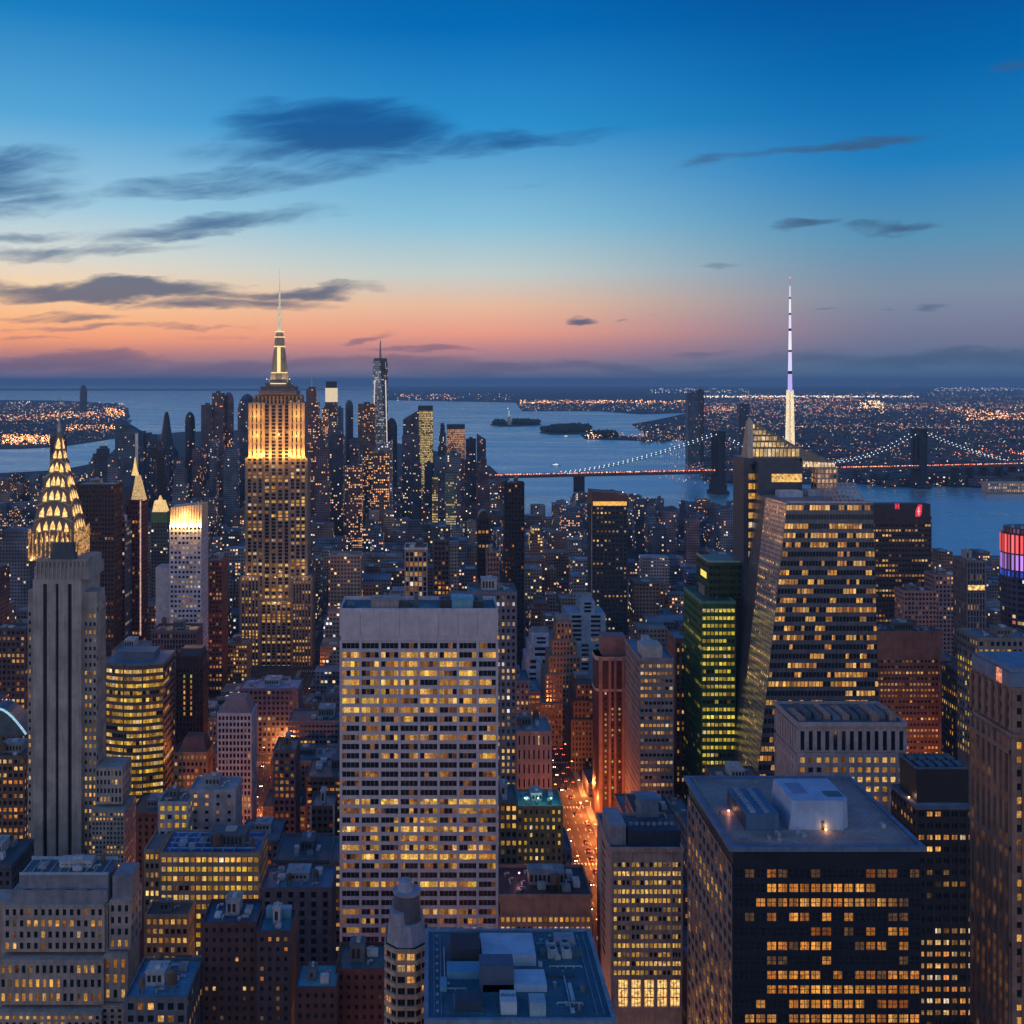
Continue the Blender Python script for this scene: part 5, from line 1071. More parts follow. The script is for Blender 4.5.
# extras on some of them
(root, q), D = built['the white grid block']; M = MB(); M.loft([(q[0], q[2]), (q[1], q[2]), (q[1], q[3]), (q[0], q[3])], [(q[0] + 4, q[2] + 4), (q[1] - 4, q[2] + 4), (q[1] - 4, q[3] - 3), (q[0] + 4, q[3] - 3)], q[4], q[4] + 8); M.build('hipped_roof', wallmat((.30, .16, .17), .6), root)
(root, q), D = built['the long gold lit block']
M = MB()
for k in range(7): M.bar((q[0] + 3 + 4.3 * k, q[2] + 1.5, q[4] + 1), (q[0] + 3 + 4.3 * k, q[3] - 2, q[4] + 1), .35)
for k in range(4): M.bar((q[0] + 2, q[2] + 3 + 5 * k, q[4] + 1.6), (q[1] - 2, q[2] + 3 + 5 * k, q[4] + 1.6), .4)
M.build('roof_pipes', wallmat((.2, .36, .62), .4), root)
(root, q), D = built['the dark brick wing']; M = MB(); M.box(q[0] + 1, q[1] - 1, q[3] - 4, q[3] - 1, q[4], q[4] + 3); M.build('roof_box', wallmat((.1, .3, .42), .4), root)
(root, q), D = built['the pale framed brown block']; M = MB()
for x_ in (q[0], q[1]): M.box(x_ - .5, x_ + .3, q[2] - .6, q[2] - .3, 0, q[4] + 1.4)
M.build('corner_strip', wallmat((.55, .42, .38), .6), root)
(root, q), D = built['the yellow masonry block']
for k in range(3): lamp(root, 'roof_lamp', q[0] + 4 + k * 6, q[2] + 4, q[4] + 3, 320, (.35, 1, .85), .4)
(root, q), D = built['the low ribbon windowed block']; M = MB(); M.loft([(q[0] + 12, q[2] + 12), (q[0] + 20, q[2] + 12), (q[0] + 20, q[2] + 20), (q[0] + 12, q[2] + 20)], [(q[0] + 15, q[2] + 15), (q[0] + 17, q[2] + 15), (q[0] + 17, q[2] + 17), (q[0] + 15, q[2] + 17)], q[4] + .06, q[4] + 4); M.build('skylight', emit('skylight_glow', (.7, .8, 1.), .5, flick=.5), root)
lamp(root, 'roof_lamp', q[0] + 8, q[2] + 13, q[4] + 3, 300, (1, .35, .3), .4)
(root, q), D = built['the amber rowed tower']; M = MB(); M.box(q[0] + 2, q[0] + 13, q[2] + 4, q[2] + 18, q[4], q[4] + 6.5); M.build('penthouse', wallmat((.5, .42, .38), .6), root)
(root, q), D = built['the red signed tower']; M = MB(); M.box(q[0] + .5, q[1] - .5, q[2] - .2, q[3], q[4], Z(504, D)); M.build('sign_storey', wallmat((.03, .03, .045), .5), root)
ya, yb = q[2] - .35, q[2] - .2
M = MB(); s_ = X(897, D); M.box(s_ - 1.7, s_ - .5, yb - .3, yb - .002, Z(509, D), Z(503.5, D)); M.box(s_ + .5, s_ + 1.7, yb - .3, yb - .002, Z(509, D), Z(503.5, D)); M.box(s_ - .5, s_ + .5, yb - .25, yb - .004, Z(507, D), Z(505.3, D)); M.build('roof_sign', emit('red_sign', (1, .03, .08), .75), root)
M = MB(); s_ = X(918.5, D); M.poly([(s_ + 2.6 * a, yb - .05, Z(517, D) + b_ * (Z(504.6, D) - Z(517, D))) for a, b_ in ((-1, 0), (.4, 0), (1, .35), (1.1, 1), (-.1, 1), (-.9, .6))]); M.build('roof_sign', emit('red_sign_dim', (1, .02, .05), .8, flick=.4), root)
M = MB(); s_ = X(918.5, D); M.box(s_ - .4, s_ + .4, yb - .3, yb - .2, Z(515, D), Z(507, D)); M.box(s_ - 1.3, s_ + 1.3, yb - .32, yb - .2, Z(512, D), Z(510.8, D)); M.build('sign_mark', emit('pale_sign', (1, .5, .5), .9), root)
(root, q), D = built['the slant topped dark tower']; M = MB(); M.idx([(q[0], q[2], q[4]), (q[1], q[2], q[4]), (q[1], q[3], q[4]), (q[0], q[3], q[4]), (q[0], q[2], Z(491.5, D)), (q[1], q[2], Z(494, D)), (q[1], q[3], Z(494, D)), (q[0], q[3], Z(491, D))], [(0, 1, 5, 4), (1, 2, 6, 5), (2, 3, 7, 6), (3, 0, 4, 7), (4, 5, 6, 7)]); M.build('slanted_top', wallmat((.12, .055, .05), .5), root)
M = MB(); M.box(q[0] + 1, q[1] - .3, q[2] - .3, q[2] - .002, Z(505.6, D), Z(501.5, D)); M.build('lit_band', emit('band_gold', (1., .5, .06), .95, flick=.4), root); lamp(root, 'beacon_lamp', q[1] - 4, q[2] - 1, Z(492, D), 500, (1, .95, .8), .5)
M = MB(); M.box(q[0] - .5, q[0], q[2] - .4, q[2], 0, q[4]); M.build('edge_trim', wallmat((.5, .4, .42), .5), root)
(root, q), D = built['the maroon tower']; M = MB(); M.box(q[1] - .8, q[1] + .2, q[2] - .9, q[2] - .4, 40, q[4] + .5); M.build('lit_edge', emit('edge_light', (1., .62, .5), .6, flick=.5), root)
M = MB(); c_ = X(136.5, D); M.loft([(c_ - 5.5, D + 3), (c_ + 5.5, D + 3), (c_ + 5.5, D + 14), (c_ - 5.5, D + 14)], [(c_ - 2.4, D + 6), (c_ + 1, D + 6), (c_ + 1, D + 10), (c_ - 2.4, D + 10)], q[4], Z(476, D)); M.build('obelisk', emit('floodlit_gilt_glow', (1., .62, .22), .45, (.5, .4, .2), .6), root)  # floodlighting of the gold obelisk put in as its own emission
M = MB(); c_ = X(132.6, D); M.cyl(c_, D + 8, 3.2, 1.5, Z(476, D), Z(468, D), 8); M.cyl(c_, D + 8, 1.5, .3, Z(468, D), Z(458, D), 8); M.build('gilt_spire', emit('floodlit_gilt_bright', (1., .62, .16), 1.0, flick=.3), root)  # floodlit spire: the light is set as emission of its surface
(root, q), D = built['the black round shouldered tower']; M = MB(); c_ = (q[0] + q[1]) / 2; hw = (q[1] - q[0]) / 2; P_ = [(c_ + hw * math.cos(math.pi * k / 10), q[4] + hw * 1.7 * math.sin(math.pi * k / 10)) for k in range(11)]
M.idx([(x_, q[2], z_) for x_, z_ in P_] + [(x_, q[3], z_) for x_, z_ in P_], [tuple(range(11)), tuple(range(21, 10, -1))] + [(i, 11 + i, 12 + i, i + 1) for i in range(10)]); M.build('vaulted_top', wallmat((.02, .022, .032), .4), root)
(root, q), D = built['the grey ribbed tower']; M = MB(); M.box(q[0] + .4, q[1] - .4, q[2] - .5, q[2] - .36, Z(590, D), Z(585, D)); M.build('lit_floor', emit('floor_light', (1., .6, .18), .9, flick=.7), root)

# green tower in two steps
D = 600; r = random.Random(81)
root, q = tower('green_glass_tower', 'green glass office tower in two steps with bright yellow floors', SK, 702, 735, 603, D, 42, (.04, .12, .045), ybot=785, fh=4.15, cell=2.3, ww=.78, wh=.46, p=.88, row=.7, pal=[(1., .74, .07), (.95, .78, .08), (1., .8, .14)], clut=2, phrase='the green glass tower', pside=.07, bri=(.55, 1.0), roofc=(.05, .14, .12), rimcol=(.10, .24, .19), top_blank=2)
W = MB(); wins = []; a, b_ = X(708, D + 14), X(740, D + 14); za, zb = Z(603, D), Z(566, D)
W.box(a, b_, D + 12, D + 40, za, zb); facade(W, wins, [(a, D + 40, za), (a, D + 12, za), (a, D + 12, zb - 1), (a, D + 40, zb - 1)], 6, 5, .8, .5, .1, .1, {})
facade(W, wins, [(a, D + 12, za), (b_, D + 12, za), (b_, D + 12, zb - 1), (a, D + 12, zb - 1)], 8, 5, .8, .5, .1, .1, {}, ext=True)
W.build('upper_step', wallmat((.035, .085, .04), .4), root); put_windows(wins, root, D, cap=0)
M = MB(); M.box(a - .2, a - .12, D + 17, D + 30, zb - 10, zb - 6.5); M.build('lit_panel', emit('panel_yellow', (1., .78, .14), 1.), root)
M = MB(); M.box(a - .3, b_ + .3, D + 11.7, D + 12.2, zb, zb + .9); M.box(a - .3, a + .2, D + 12.2, D + 40, zb, zb + .9); M.build('parapet', wallmat((.3, .48, .42), .4), root)

# brown rounded tower with two pale rims
D = 650; f = D / F; c_ = X(612, D); root = thing('rounded_brown_tower', 'red brown tower with rounded fluted sides and two pale ring cornices', SK, (c_, D + 10, 0)); reg(595, 628, D, 800, 'the ringed brown tower', (X(595, D), X(628, D), D - 2, D + 22))
def rr_(w, dd, n=6):
    o = []
    for qx, qy, s in ((-1, 1, 90), (-1, -1, 180), (1, -1, 270), (1, 1, 0)):
        for k in range(n): a = R(s + 90 * k / (n - 1)); o.append((c_ + qx * (w - 4) + 4 * math.cos(a), D + 10 + qy * (dd - 4) + 4 * math.sin(a)))
    return o
W = MB(); fp = rr_(9.2, 9); W.loft(fp, fp, 0, Z(657, D)); fp2 = rr_(9.7, 9.4)
W.build('wall', wallmat((.085, .035, .04), .45), root)
M = MB()
for s, w in ((-6.6, 2.0), (-1.2, 1.4), (2.0, 1.3), (6.8, 1.6)): M.box(c_ + s - w / 2, c_ + s + w / 2, D + .2, D + 1.2, 0, Z(659, D))
M.build('pier', wallmat((.36, .20, .16), .6), root)
M = MB()
for ya, yb in ((661, 657), (692, 689.5)): M.loft(fp2, fp2, Z(ya, D), Z(yb, D))
M.build('ring_cornice', wallmat((.55, .38, .31), .5), root)
M = MB(); M.box(c_ - 5.2, c_ + 8.8, D + 3, D + 16, Z(657, D), Z(638, D)); M.build('penthouse', wallmat((.26, .14, .13), .6), root)
wins = []; r = random.Random(82)
for s in (-3.6, .5, 4.6):
    for k in range(34):
        z = Z(695, D) - k * 3.1
        if z < 10: break
        c = tuple(v * r.uniform(.3, .9) for v in (1., .5, .2)) if r.random() < .5 else None
        wins.append(([Vector((c_ + s - .5, D + .93, z)), Vector((c_ + s + .5, D + .93, z)), Vector((c_ + s + .5, D + .93, z + 1.3)), Vector((c_ + s - .5, D + .93, z + 1.3))], Vector((0, -1, 0)), c))
put_windows(wins, root, D)

# stepped tan towers
def stepped(nm, lb, phrase, tiers, D, col, p, ybot, seed, pal=WARM, cell=2.4, roofm=None):
    r = random.Random(seed); root = thing(nm, lb, SK, (X(tiers[0][0], D), D + 12, 0)); reg(min(t_[0] for t_ in tiers), max(t_[1] for t_ in tiers), D, ybot, phrase, (X(min(t_[0] for t_ in tiers), D), X(max(t_[1] for t_ in tiers), D), D - 8, D + 26))
    W = MB(); wins = []; mt = wallmat(col, .75); zprev = 0
    for k, (a, b_, yt) in enumerate(tiers):
        zt = Z(yt, D); y0 = D - 8 + k * 2.2; W.box(X(a, D), X(b_, D), y0, D + 26 - k * 1.2, zprev, zt)
        lo = max(zprev, Z(ybot + 60, D), 1.); ny = max(1, round((zt - lo - .6) / 3.5)); nx = max(1, round((b_ - a) * D / F / cell)); sn = 6
        q = [(X(a, D), y0, lo), (X(b_, D), y0, lo), (X(b_, D), y0, zt - .6), (X(a, D), y0, zt - .6)]
        facade(W, wins, q, nx, ny, .5, .55, .45, .25, litgrid(r, nx, ny, p, .3, pal, (.2, .8)), ext=True)
        ye = D + 26 - k * 1.2
        if a > 430: facade(W, wins, [(X(a, D), ye, lo), (X(a, D), y0, lo), (X(a, D), y0, zt - .6), (X(a, D), ye, zt - .6)], sn, ny, .5, .55, .4, .25, litgrid(r, sn, ny, p, .3, pal, (.2, .8)))
        else: facade(W, wins, [(X(b_, D), y0, lo), (X(b_, D), ye, lo), (X(b_, D), ye, zt - .6), (X(b_, D), y0, zt - .6)], sn, ny, .5, .55, .4, .25, litgrid(r, sn, ny, p, .3, pal, (.2, .8)))
        zprev = zt - .01
    W.build('wall', mt, root); put_windows(wins, root, D, cap=60); a, b_, yt = tiers[-1]
    M = MB(); M.box(X(a, D) + .5, X(b_, D) - .5, D + 8, D + 16, Z(yt, D), Z(yt, D) + 3); M.build('penthouse', wallmat((.3, .26, .25)), root); return root
stepped('stepped_tower', 'tan wedding cake tower stepping up to a narrow lit top', 'the tan stepped tower', [(540, 584, 700), (545, 581, 672), (549, 579, 655), (553, 576, 640), (557, 572, 622)], 780, (.30, .20, .15), .14, 790, 83)
stepped('stepped_tower', 'dark stepped block with fine ribs in front of the tan stepped tower', 'the dark stepped block', [(570, 597, 716), (573, 596, 698), (576, 592, 682)], 735, (.10, .075, .08), .12, 785, 84)
stepped('stepped_tower', 'pale blue banded tower with a stepped white roof beyond the tan one', 'the pale blue banded tower', [(563, 604, 640), (566, 604, 612), (580, 594, 600)], 860, (.30, .38, .48), .05, 640, 85, WHITE, 12)
stepped('stepped_tower', 'round white terraced roofs lit pale beside the tan stepped tower', 'the white terraced block', [(525, 552, 668), (526, 551, 656), (529, 550, 644), (532, 550, 635)], 840, (.50, .50, .60), .02, 680, 86, WHITE, 12)

# neon topped tower at the right edge
D = 660; r = random.Random(87); x0, x1 = X(1016, D), X(1066, D); c_ = (x0 + x1) / 2
root = thing('neon_topped_tower', 'dark round tower whose crown glows red, violet and blue', SK, (c_, D + 15, 0)); reg(992, 1060, D, 640, 'the neon topped tower', (x0 - 6, x1, D, D + 30))
M = MB(); rad = (x1 - x0) / 2; M.cyl(c_, D + rad, rad, rad, 0, Z(580, D), 28); M.build('wall', citymat((.05, .06, .10), .06, .8, 0, 2.6, 3.6), root)
for ya, yb, k, c, s in ((580, 573, 1.0, (.02, .06, .5), .8), (573, 556, 1.0, (.35, .16, .55), .75), (556, 536, 1.0, (1., .10, .10), .75), (536, 530, .9, (.15, .05, .12), .4)):
    M = MB(); M.cyl(c_, D + rad, rad * k * .97, rad * k * .97, Z(ya, D), Z(yb, D), 28); M.build('crown_band', wallmat((.06, .05, .07), .4), root)
    M = MB()
    for q in range(36):
        a = 2 * math.pi * q / 36; x_, y_ = c_ + rad * k * math.cos(a), D + rad + rad * k * math.sin(a); t_ = Vector((-math.sin(a), math.cos(a), 0)) * (rad * k * .05)
        p0 = Vector((x_, y_, Z(ya - .8, D))); p1 = Vector((x_, y_, Z(yb + .8, D))); kk = r.uniform(.25, 1.5)
        M.poly([p0 - t_, p0 + t_, p1 + t_, p1 - t_], 0, tuple(v * s * kk for v in c))
    M.build('neon_fins', GLOW, root)
for k in range(6):
    M = MB(); a = R(200 + 28 * k); M.box(c_ + rad * .8 * math.cos(a) - .5, c_ + rad * .8 * math.cos(a) + .5, D + rad + rad * .8 * math.sin(a) - .5, D + rad + rad * .8 * math.sin(a) + .5, Z(530, D), Z(527, D)); M.build('crown_post', wallmat((.5, .4, .5), .5), root)

# building with the curved pale roof at the far left
D = 600; x0, x1 = X(-40, D), X(22, D); root = thing('arched_roof_building', 'brown lit building with a pale cyan arched roof edge at the frame edge', OB, (X(0, D), D + 12, 0)); reg(-40, 27, D, 755, 'the arched roof building', (x0, x1, D, D + 20))
W = MB(); wins = []; r = random.Random(88); block(W, wins, x0, x1, D, D + 18, 0, Z(735, D), 12, 26, .4, .5, .55, 'r', 5, WARM); W.build('wall', wallmat((.16, .11, .09)), root); put_windows(wins, root, D, cap=40)
M = MB(); n_ = 12; P_ = [(X(-28 + 54 * k / n_, D), Z(735 - 26 * math.sin(math.pi * (k / n_ * .9 + .1)), D)) for k in range(n_ + 1)]
for (xa, za), (xb, zb) in zip(P_, P_[1:]): M.hexa([(xa, D + .5, Z(735, D)), (xb, D + .5, Z(735, D)), (xb, D + 17, Z(735, D)), (xa, D + 17, Z(735, D)), (xa, D + .5, za), (xb, D + .5, zb), (xb, D + 17, zb), (xa, D + 17, za)])
M.build('roof', wallmat((.10, .13, .16), .4), root); M = MB()
for (xa, za), (xb, zb) in zip(P_, P_[1:]): M.bar((xa, D + .3, za + .3), (xb, D + .3, zb + .3), .9)
M.build('roof_rim', emit('rim_glow', (.45, .85, 1.), .55, (.6, .7, .75), .5), root)

# ------------------------------------------------------------------ downtown and the far towers
def far(nm, lb, x0, x1, yt, D, col, p=.1, tone=0, dep=None, ybot=None, shape='box', st=1.6, phrase=None, cat=SK, cw=3., ch=3.6, top=None):
    a, b_ = X(x0, D), X(x1, D); zt = Z(yt, D); dep = dep or (b_ - a) * .9; root = thing(nm, lb, cat, ((a + b_) / 2, D + dep / 2, 0)); NAMED.append((x0, x1, D, ybot or 470, phrase, zt)); FOOT.append((a, b_, D, D + dep))
    c_ = (a + b_) / 2; cy = D + dep / 2; h = (b_ - a) / 2; M = MB(); w = dep
    m_ = citymat(tuple(v * 1.25 for v in col), p * .6, st * .75, tone, cw, ch)
    if shape == 'box': M.box(a, b_, D, D + dep, 0, zt)
    elif shape == 'round': M.cyl(c_, cy, h, h, 0, zt, 20)
    elif shape == 'step':
        M.box(a, b_, D, D + dep, 0, zt * .72); M.box(a + h * .25, b_ - h * .25, D + 1, D + dep * .8, zt * .72, zt * .9); M.box(a + h * .5, b_ - h * .5, D + 2, D + dep * .7, zt * .9, zt)
    elif shape == 'slantL': M.idx([(a, D, 0), (b_, D, 0), (b_, D + dep, 0), (a, D + dep, 0), (a, D, zt - h * 1.2), (b_, D, zt), (b_, D + dep, zt), (a, D + dep, zt - h * 1.2)], [(0, 1, 5, 4), (1, 2, 6, 5), (2, 3, 7, 6), (3, 0, 4, 7), (4, 5, 6, 7)])
    elif shape == 'slantR': M.idx([(a, D, 0), (b_, D, 0), (b_, D + dep, 0), (a, D + dep, 0), (a, D, zt), (b_, D, zt - h * 1.2), (b_, D + dep, zt - h * 1.2), (a, D + dep, zt)], [(0, 1, 5, 4), (1, 2, 6, 5), (2, 3, 7, 6), (3, 0, 4, 7), (4, 5, 6, 7)])
    elif shape == 'dome':
        M.cyl(c_, cy, h, h, 0, zt - h * 1.9, 20)
        for k in range(6): M.cyl(c_, cy, h * math.cos(k * .25), h * math.cos((k + 1) * .25), zt - h * 1.9 + h * 1.9 * math.sin(k * .25), zt - h * 1.9 + h * 1.9 * math.sin((k + 1) * .25), 20)
    elif shape == 'ogee':
        M.cyl(c_, cy, h, h, 0, zt * .55, 20)
        for k in range(8):
            g = lambda s: h * (1 - .82 * s ** .45 if s < 1 else .1); M.cyl(c_, cy, g(k / 8), g((k + 1) / 8), zt * (.55 + .45 * k / 8), zt * (.55 + .45 * (k + 1) / 8), 20)
    M.build('wall', m_, root)
    M = MB()
    if shape in ('box', 'step'): M.box(c_ - h * .35, c_ + h * .35, cy - 3, cy + 3, zt, zt + 4); M.build('penthouse', wallmat((.08, .09, .11)), root)
    if top == 'spire': M = MB(); M.cyl(c_, cy, 1.2, .3, zt, zt + 30, 6); M.build('spire', STEEL, root)
    return root, (a, b_, D, D + dep, zt)
NB = (.05, .065, .10); MV = (.10, .075, .10)
FAR = [
 ('lone_tower', 'small dark tower standing alone on the far left waterfront', 79, 86, 385, 8600, (.04, .05, .07), dict(p=.01, ybot=404, shape='dome')),
 ('glass_tower', 'downtown tower with a curved top and one bright reflecting edge', 115, 138, 419, 2000, (.07, .10, .14), dict(p=.04, shape='slantR', phrase='the curved edge tower')),
 ('office_tower', 'plain dark blue twin block left of the curved edged downtown tower', 91, 111, 449, 1750, NB, dict(p=.05, shape='step')),
 ('domed_hall', 'dark bell shaped downtown tower with a broad flaring foot', 152, 176, 412, 2350, (.03, .045, .07), dict(p=.02, shape='ogee')),
 ('office_tower', 'rounded slim dark tower beside the bell shaped one', 184, 194, 412, 2300, (.03, .045, .07), dict(p=.05, shape='dome')),
 ('office_tower', 'mauve stepped tower on the left shoulder of the downtown cluster', 201, 212, 405, 2250, MV, dict(p=.08, shape='box')),
 ('office_tower', 'tallest mauve tower of the left downtown cluster with twin ribbed tops', 212, 223, 393, 2260, (.13, .09, .11), dict(p=.1, tone=2, shape='box')),
 ('office_tower', 'second ribbed tower sharing the left downtown peak', 223, 233, 392, 2280, (.12, .09, .12), dict(p=.09, tone=2, shape='dome')),
 ('office_tower', 'broad dark tower half hidden beside the floodlit skyscraper', 236, 256, 394, 2150, NB, dict(p=.05, shape='dome')),
 ('office_tower', 'brown stepped tower with a small peaked top just beyond the floodlit skyscraper', 301, 321, 389, 2000, (.16, .09, .10), dict(p=.2, tone=2, shape='step', top='spire')),
 ('office_tower', 'slim tower topped by a glowing cream lantern block', 325, 337, 402, 2150, (.12, .09, .11), dict(p=.2, tone=0)),
 ('office_tower', 'narrow amber striped slab below the cream lantern tower', 322, 328, 408, 2100, (.3, .16, .1), dict(p=.9, tone=2, st=1.8)),
 ('office_tower', 'smooth slate blue tower right of the cream lantern tower', 336, 343, 408, 2350, (.10, .15, .20), dict(p=.02)),
 ('office_tower', 'dark rounded slab with a cyan foot by the harbour', 345, 353, 400, 2400, NB, dict(p=.03, shape='dome')),
 ('office_tower', 'brown wide tower with lit floors left of the tallest downtown spire', 358, 375, 404, 2250, (.17, .11, .09), dict(p=.35, tone=2)),
 ('office_tower', 'dark arched slab just right of the tallest downtown spire', 386, 397, 418, 2300, (.025, .03, .045), dict(p=.02, shape='dome')),
 ('office_tower', 'dark gable edged tower joined to the yellow lit slab', 403, 419, 410, 2300, (.07, .075, .09), dict(p=.12, shape='slantL')),
 ('office_tower', 'yellow lit slab with fine floor stripes and a dark cap', 418, 433, 411, 2330, (.42, .30, .10), dict(p=2.2, tone=1, st=1.2, cw=2.)),
 ('office_tower', 'small knobbed dark tower between two lit harbour towers', 438, 447, 425, 2350, NB, dict(p=.08, shape='step')),
 ('office_tower', 'peach lit square tower with a dark crown at the harbour edge', 447, 465, 429, 2300, (.36, .2, .13), dict(p=2., tone=2, st=1.0, cw=2.)),
 ('office_tower', 'low dark block right of the peach lit tower', 466, 476, 439, 2350, NB, dict(p=.05)),
 ('office_tower', 'last slim tower of downtown with a sloping top', 477, 486, 434, 2320, (.05, .055, .08), dict(p=.12, tone=2, shape='slantR')),
 ('office_tower', 'midtown block with white lit face facing the harbour', 373, 392, 440, 1900, (.28, .24, .22), dict(p=.3, tone=3, shape='slantL', ybot=452)),
 ('office_tower', 'dark tower with one orange lit strip below the tallest spire', 374, 389, 454, 1700, (.12, .07, .07), dict(p=.4, tone=2, ybot=488)),
 ('office_tower', 'plain violet slab low in front of the yellow lit slab', 402, 420, 436, 2100, (.09, .09, .13), dict(p=.06)),
 ('apartment_block', 'green and cream lit housing slab in the mid city', 446, 456, 474, 1650, (.14, .18, .14), dict(p=.7, tone=1, st=.9, ybot=498)),
 ('apartment_block', 'orange lit narrow housing slab beside the green and cream one', 432, 438, 477, 1650, (.2, .14, .08), dict(p=.8, tone=1, st=1., ybot=498)),
 ('apartment_block', 'red lit round fronted block left of the mid city', 345, 362, 466, 1700, (.14, .08, .09), dict(p=.45, tone=2, ybot=486)),
 ('waterfront_tower', 'tall slender blue tower on the far shore left of the bridge tower', 688, 700, 393, 3300, (.05, .09, .13), dict(p=.03, tone=2, ybot=444)),
 ('waterfront_tower', 'shorter dark companion slab against the slender blue waterfront tower', 697, 704, 390, 3350, (.04, .06, .09), dict(p=.03, tone=2, ybot=444)),
 ('waterfront_tower', 'dark block tower on the far shore just left of the lit crown', 739, 749, 404, 3500, (.03, .05, .08), dict(p=.03, ybot=440)),
 ('apartment_block', 'red edged apartment tower on the near river shore', 649, 655, 503, 1750, (.12, .08, .1), dict(p=.35, tone=2, ybot=550)),
 ('apartment_block', 'plain blue grey apartment tower next to the red edged one', 656, 664, 499, 1760, (.10, .12, .16), dict(p=.06, ybot=550)),
 ('apartment_block', 'pale plum apartment slab standing inland of the river shore', 664, 676, 512, 1600, (.20, .14, .17), dict(p=.06, ybot=556)),
 ('apartment_block', 'dark squat tower by the river with a knobbed roof', 680, 687, 503, 1800, NB, dict(p=.05, shape='step', ybot=540)),
 ('apartment_block', 'brown slab pair middle of the river shore row', 687, 700, 520, 1500, (.18, .11, .12), dict(p=.12, tone=2, ybot=550)),
 ('apartment_block', 'dark blue tower near the right end of the river shore row', 708, 720, 508, 1700, (.05, .07, .1), dict(p=.06, ybot=540)),
 ('apartment_block', 'small dark slab closest to the faceted glass skyscraper', 726, 733, 511, 1700, (.04, .05, .07), dict(p=.1, tone=2, ybot=540)),
 ('office_tower', 'dim tower with a dark overhanging flat head left of downtown', 157, 163, 458, 1400, (.015, .018, .025), dict(p=0, ybot=500)),
 ('office_tower', 'dark tower behind the art deco crown beside the river', 50, 63, 436, 1500, (.07, .05, .08), dict(p=.04, ybot=480)),
 ('office_tower', 'slim dark tower with a small orange dotted face in mid city', 379, 384, 496, 1500, (.13, .08, .08), dict(p=.4, tone=2, ybot=520)),
]
fb = {}
rd = random.Random(314); bands = [(86, 118, 452, 468), (116, 245, 424, 456), (150, 240, 438, 462), (300, 400, 424, 458), (395, 490, 453, 466), (315, 345, 420, 440), (610, 660, 498, 520), (640, 740, 506, 530)]
for k in range(86):
    a0, a1, t0, t1 = rd.choice(bands[:6] if k < 70 else bands[6:]); w_ = rd.uniform(6, 15); a = rd.uniform(a0, a1 - w_); Dd = rd.uniform(1600, 2350) if k < 70 else rd.uniform(1500, 1800); yt = rd.uniform(t0, t1)
    xa_, xb_ = X(a, Dd), X(a + w_, Dd)
    if any(xa_ < q[1] + 1 and xb_ > q[0] - 1 and Dd < q[3] + 1 and Dd + 30 > q[2] - 1 for q in FOOT + [(X(f_[2], f_[5]) - 3, X(f_[3], f_[5]) + 3, f_[5] - 3, f_[5] + 40) for f_ in FAR]): continue
    hi_c = k % 3
    o_, q_ = (None, None)
    FARX = [('blue black', (.05, .065, .10), 0), ('plum brown', (.11, .08, .10), 2), ('slate', (.12, .14, .18), 0)][hi_c]
    DTX = DTX if k else []
    DTX.append((a, a + w_, yt, Dd, FARX)); FOOT.append((xa_, xb_, Dd, Dd + 30))
for nm, lb, a, b_, yt, D, col, kw in FAR: fb[lb] = far(nm, lb, a, b_, yt, D, col, **kw)
for a, b_, yt, Dd, (cn0, cc, tn) in DTX:
    root, q_ = far('downtown_block', f'{cn0} block in the crowd between downtown towers and mid city', a, b_, yt, Dd, cc, .12, tn, dep=28, ybot=yt + 14, shape=rd.choice(['box', 'step', 'box']), cat='building'); root['group'] = f'{cn0} blocks crowding the downtown shore'
    FOOT.pop()
root, q = fb['slim tower topped by a glowing cream lantern block']; M = MB(); M.box(q[0] + .5, q[1] - .5, q[2], q[3], q[4], Z(388, 2150)); M.build('lantern', emit('lantern_glow', (1., .8, .5), .75, flick=.3), root); M = MB(); M.box(q[0] + 2, q[1] - 2, q[2], q[3], Z(388, 2150), Z(381.5, 2150)); M.build('cap', wallmat((.06, .06, .08)), root)
root, q = fb['yellow lit slab with fine floor stripes and a dark cap']; M = MB(); M.box(q[0] + .2, q[1] - .2, q[2] - .3, q[3], q[4], q[4] + 11); M.build('cap', wallmat((.05, .06, .08)), root)
root, q = fb['peach lit square tower with a dark crown at the harbour edge']; M = MB(); M.box(q[0] + .2, q[1] - .2, q[2] - .3, q[3], q[4], q[4] + 9); M.build('cap', wallmat((.05, .06, .08)), root)
root, q = fb['dim tower with a dark overhanging flat head left of downtown']; D = 1400; M = MB(); M.box(X(148.5, D), X(163.5, D), D - 1, D + 9, Z(458, D), Z(450, D)); M.box(X(150, D), X(157, D), D, D + 7, Z(450, D), Z(447.5, D)); M.build('overhanging_head', DARK, root)
root, q = fb['downtown tower with a curved top and one bright reflecting edge']; M = MB(); M.box(q[1] - 5, q[1] + .3, q[2] - .4, q[2], q[4] * .45, q[4] - 26); M.build('bright_edge', wallmat((.7, .78, .82), .3, .5), root)
root, q = fb['dark rounded slab with a cyan foot by the harbour']; M = MB(); M.box(q[0] - 4, q[0] + 2, q[2] - 9, q[2] - 3, 0, 95); M.build('cyan_annex', wallmat((.2, .5, .6), .3), root)
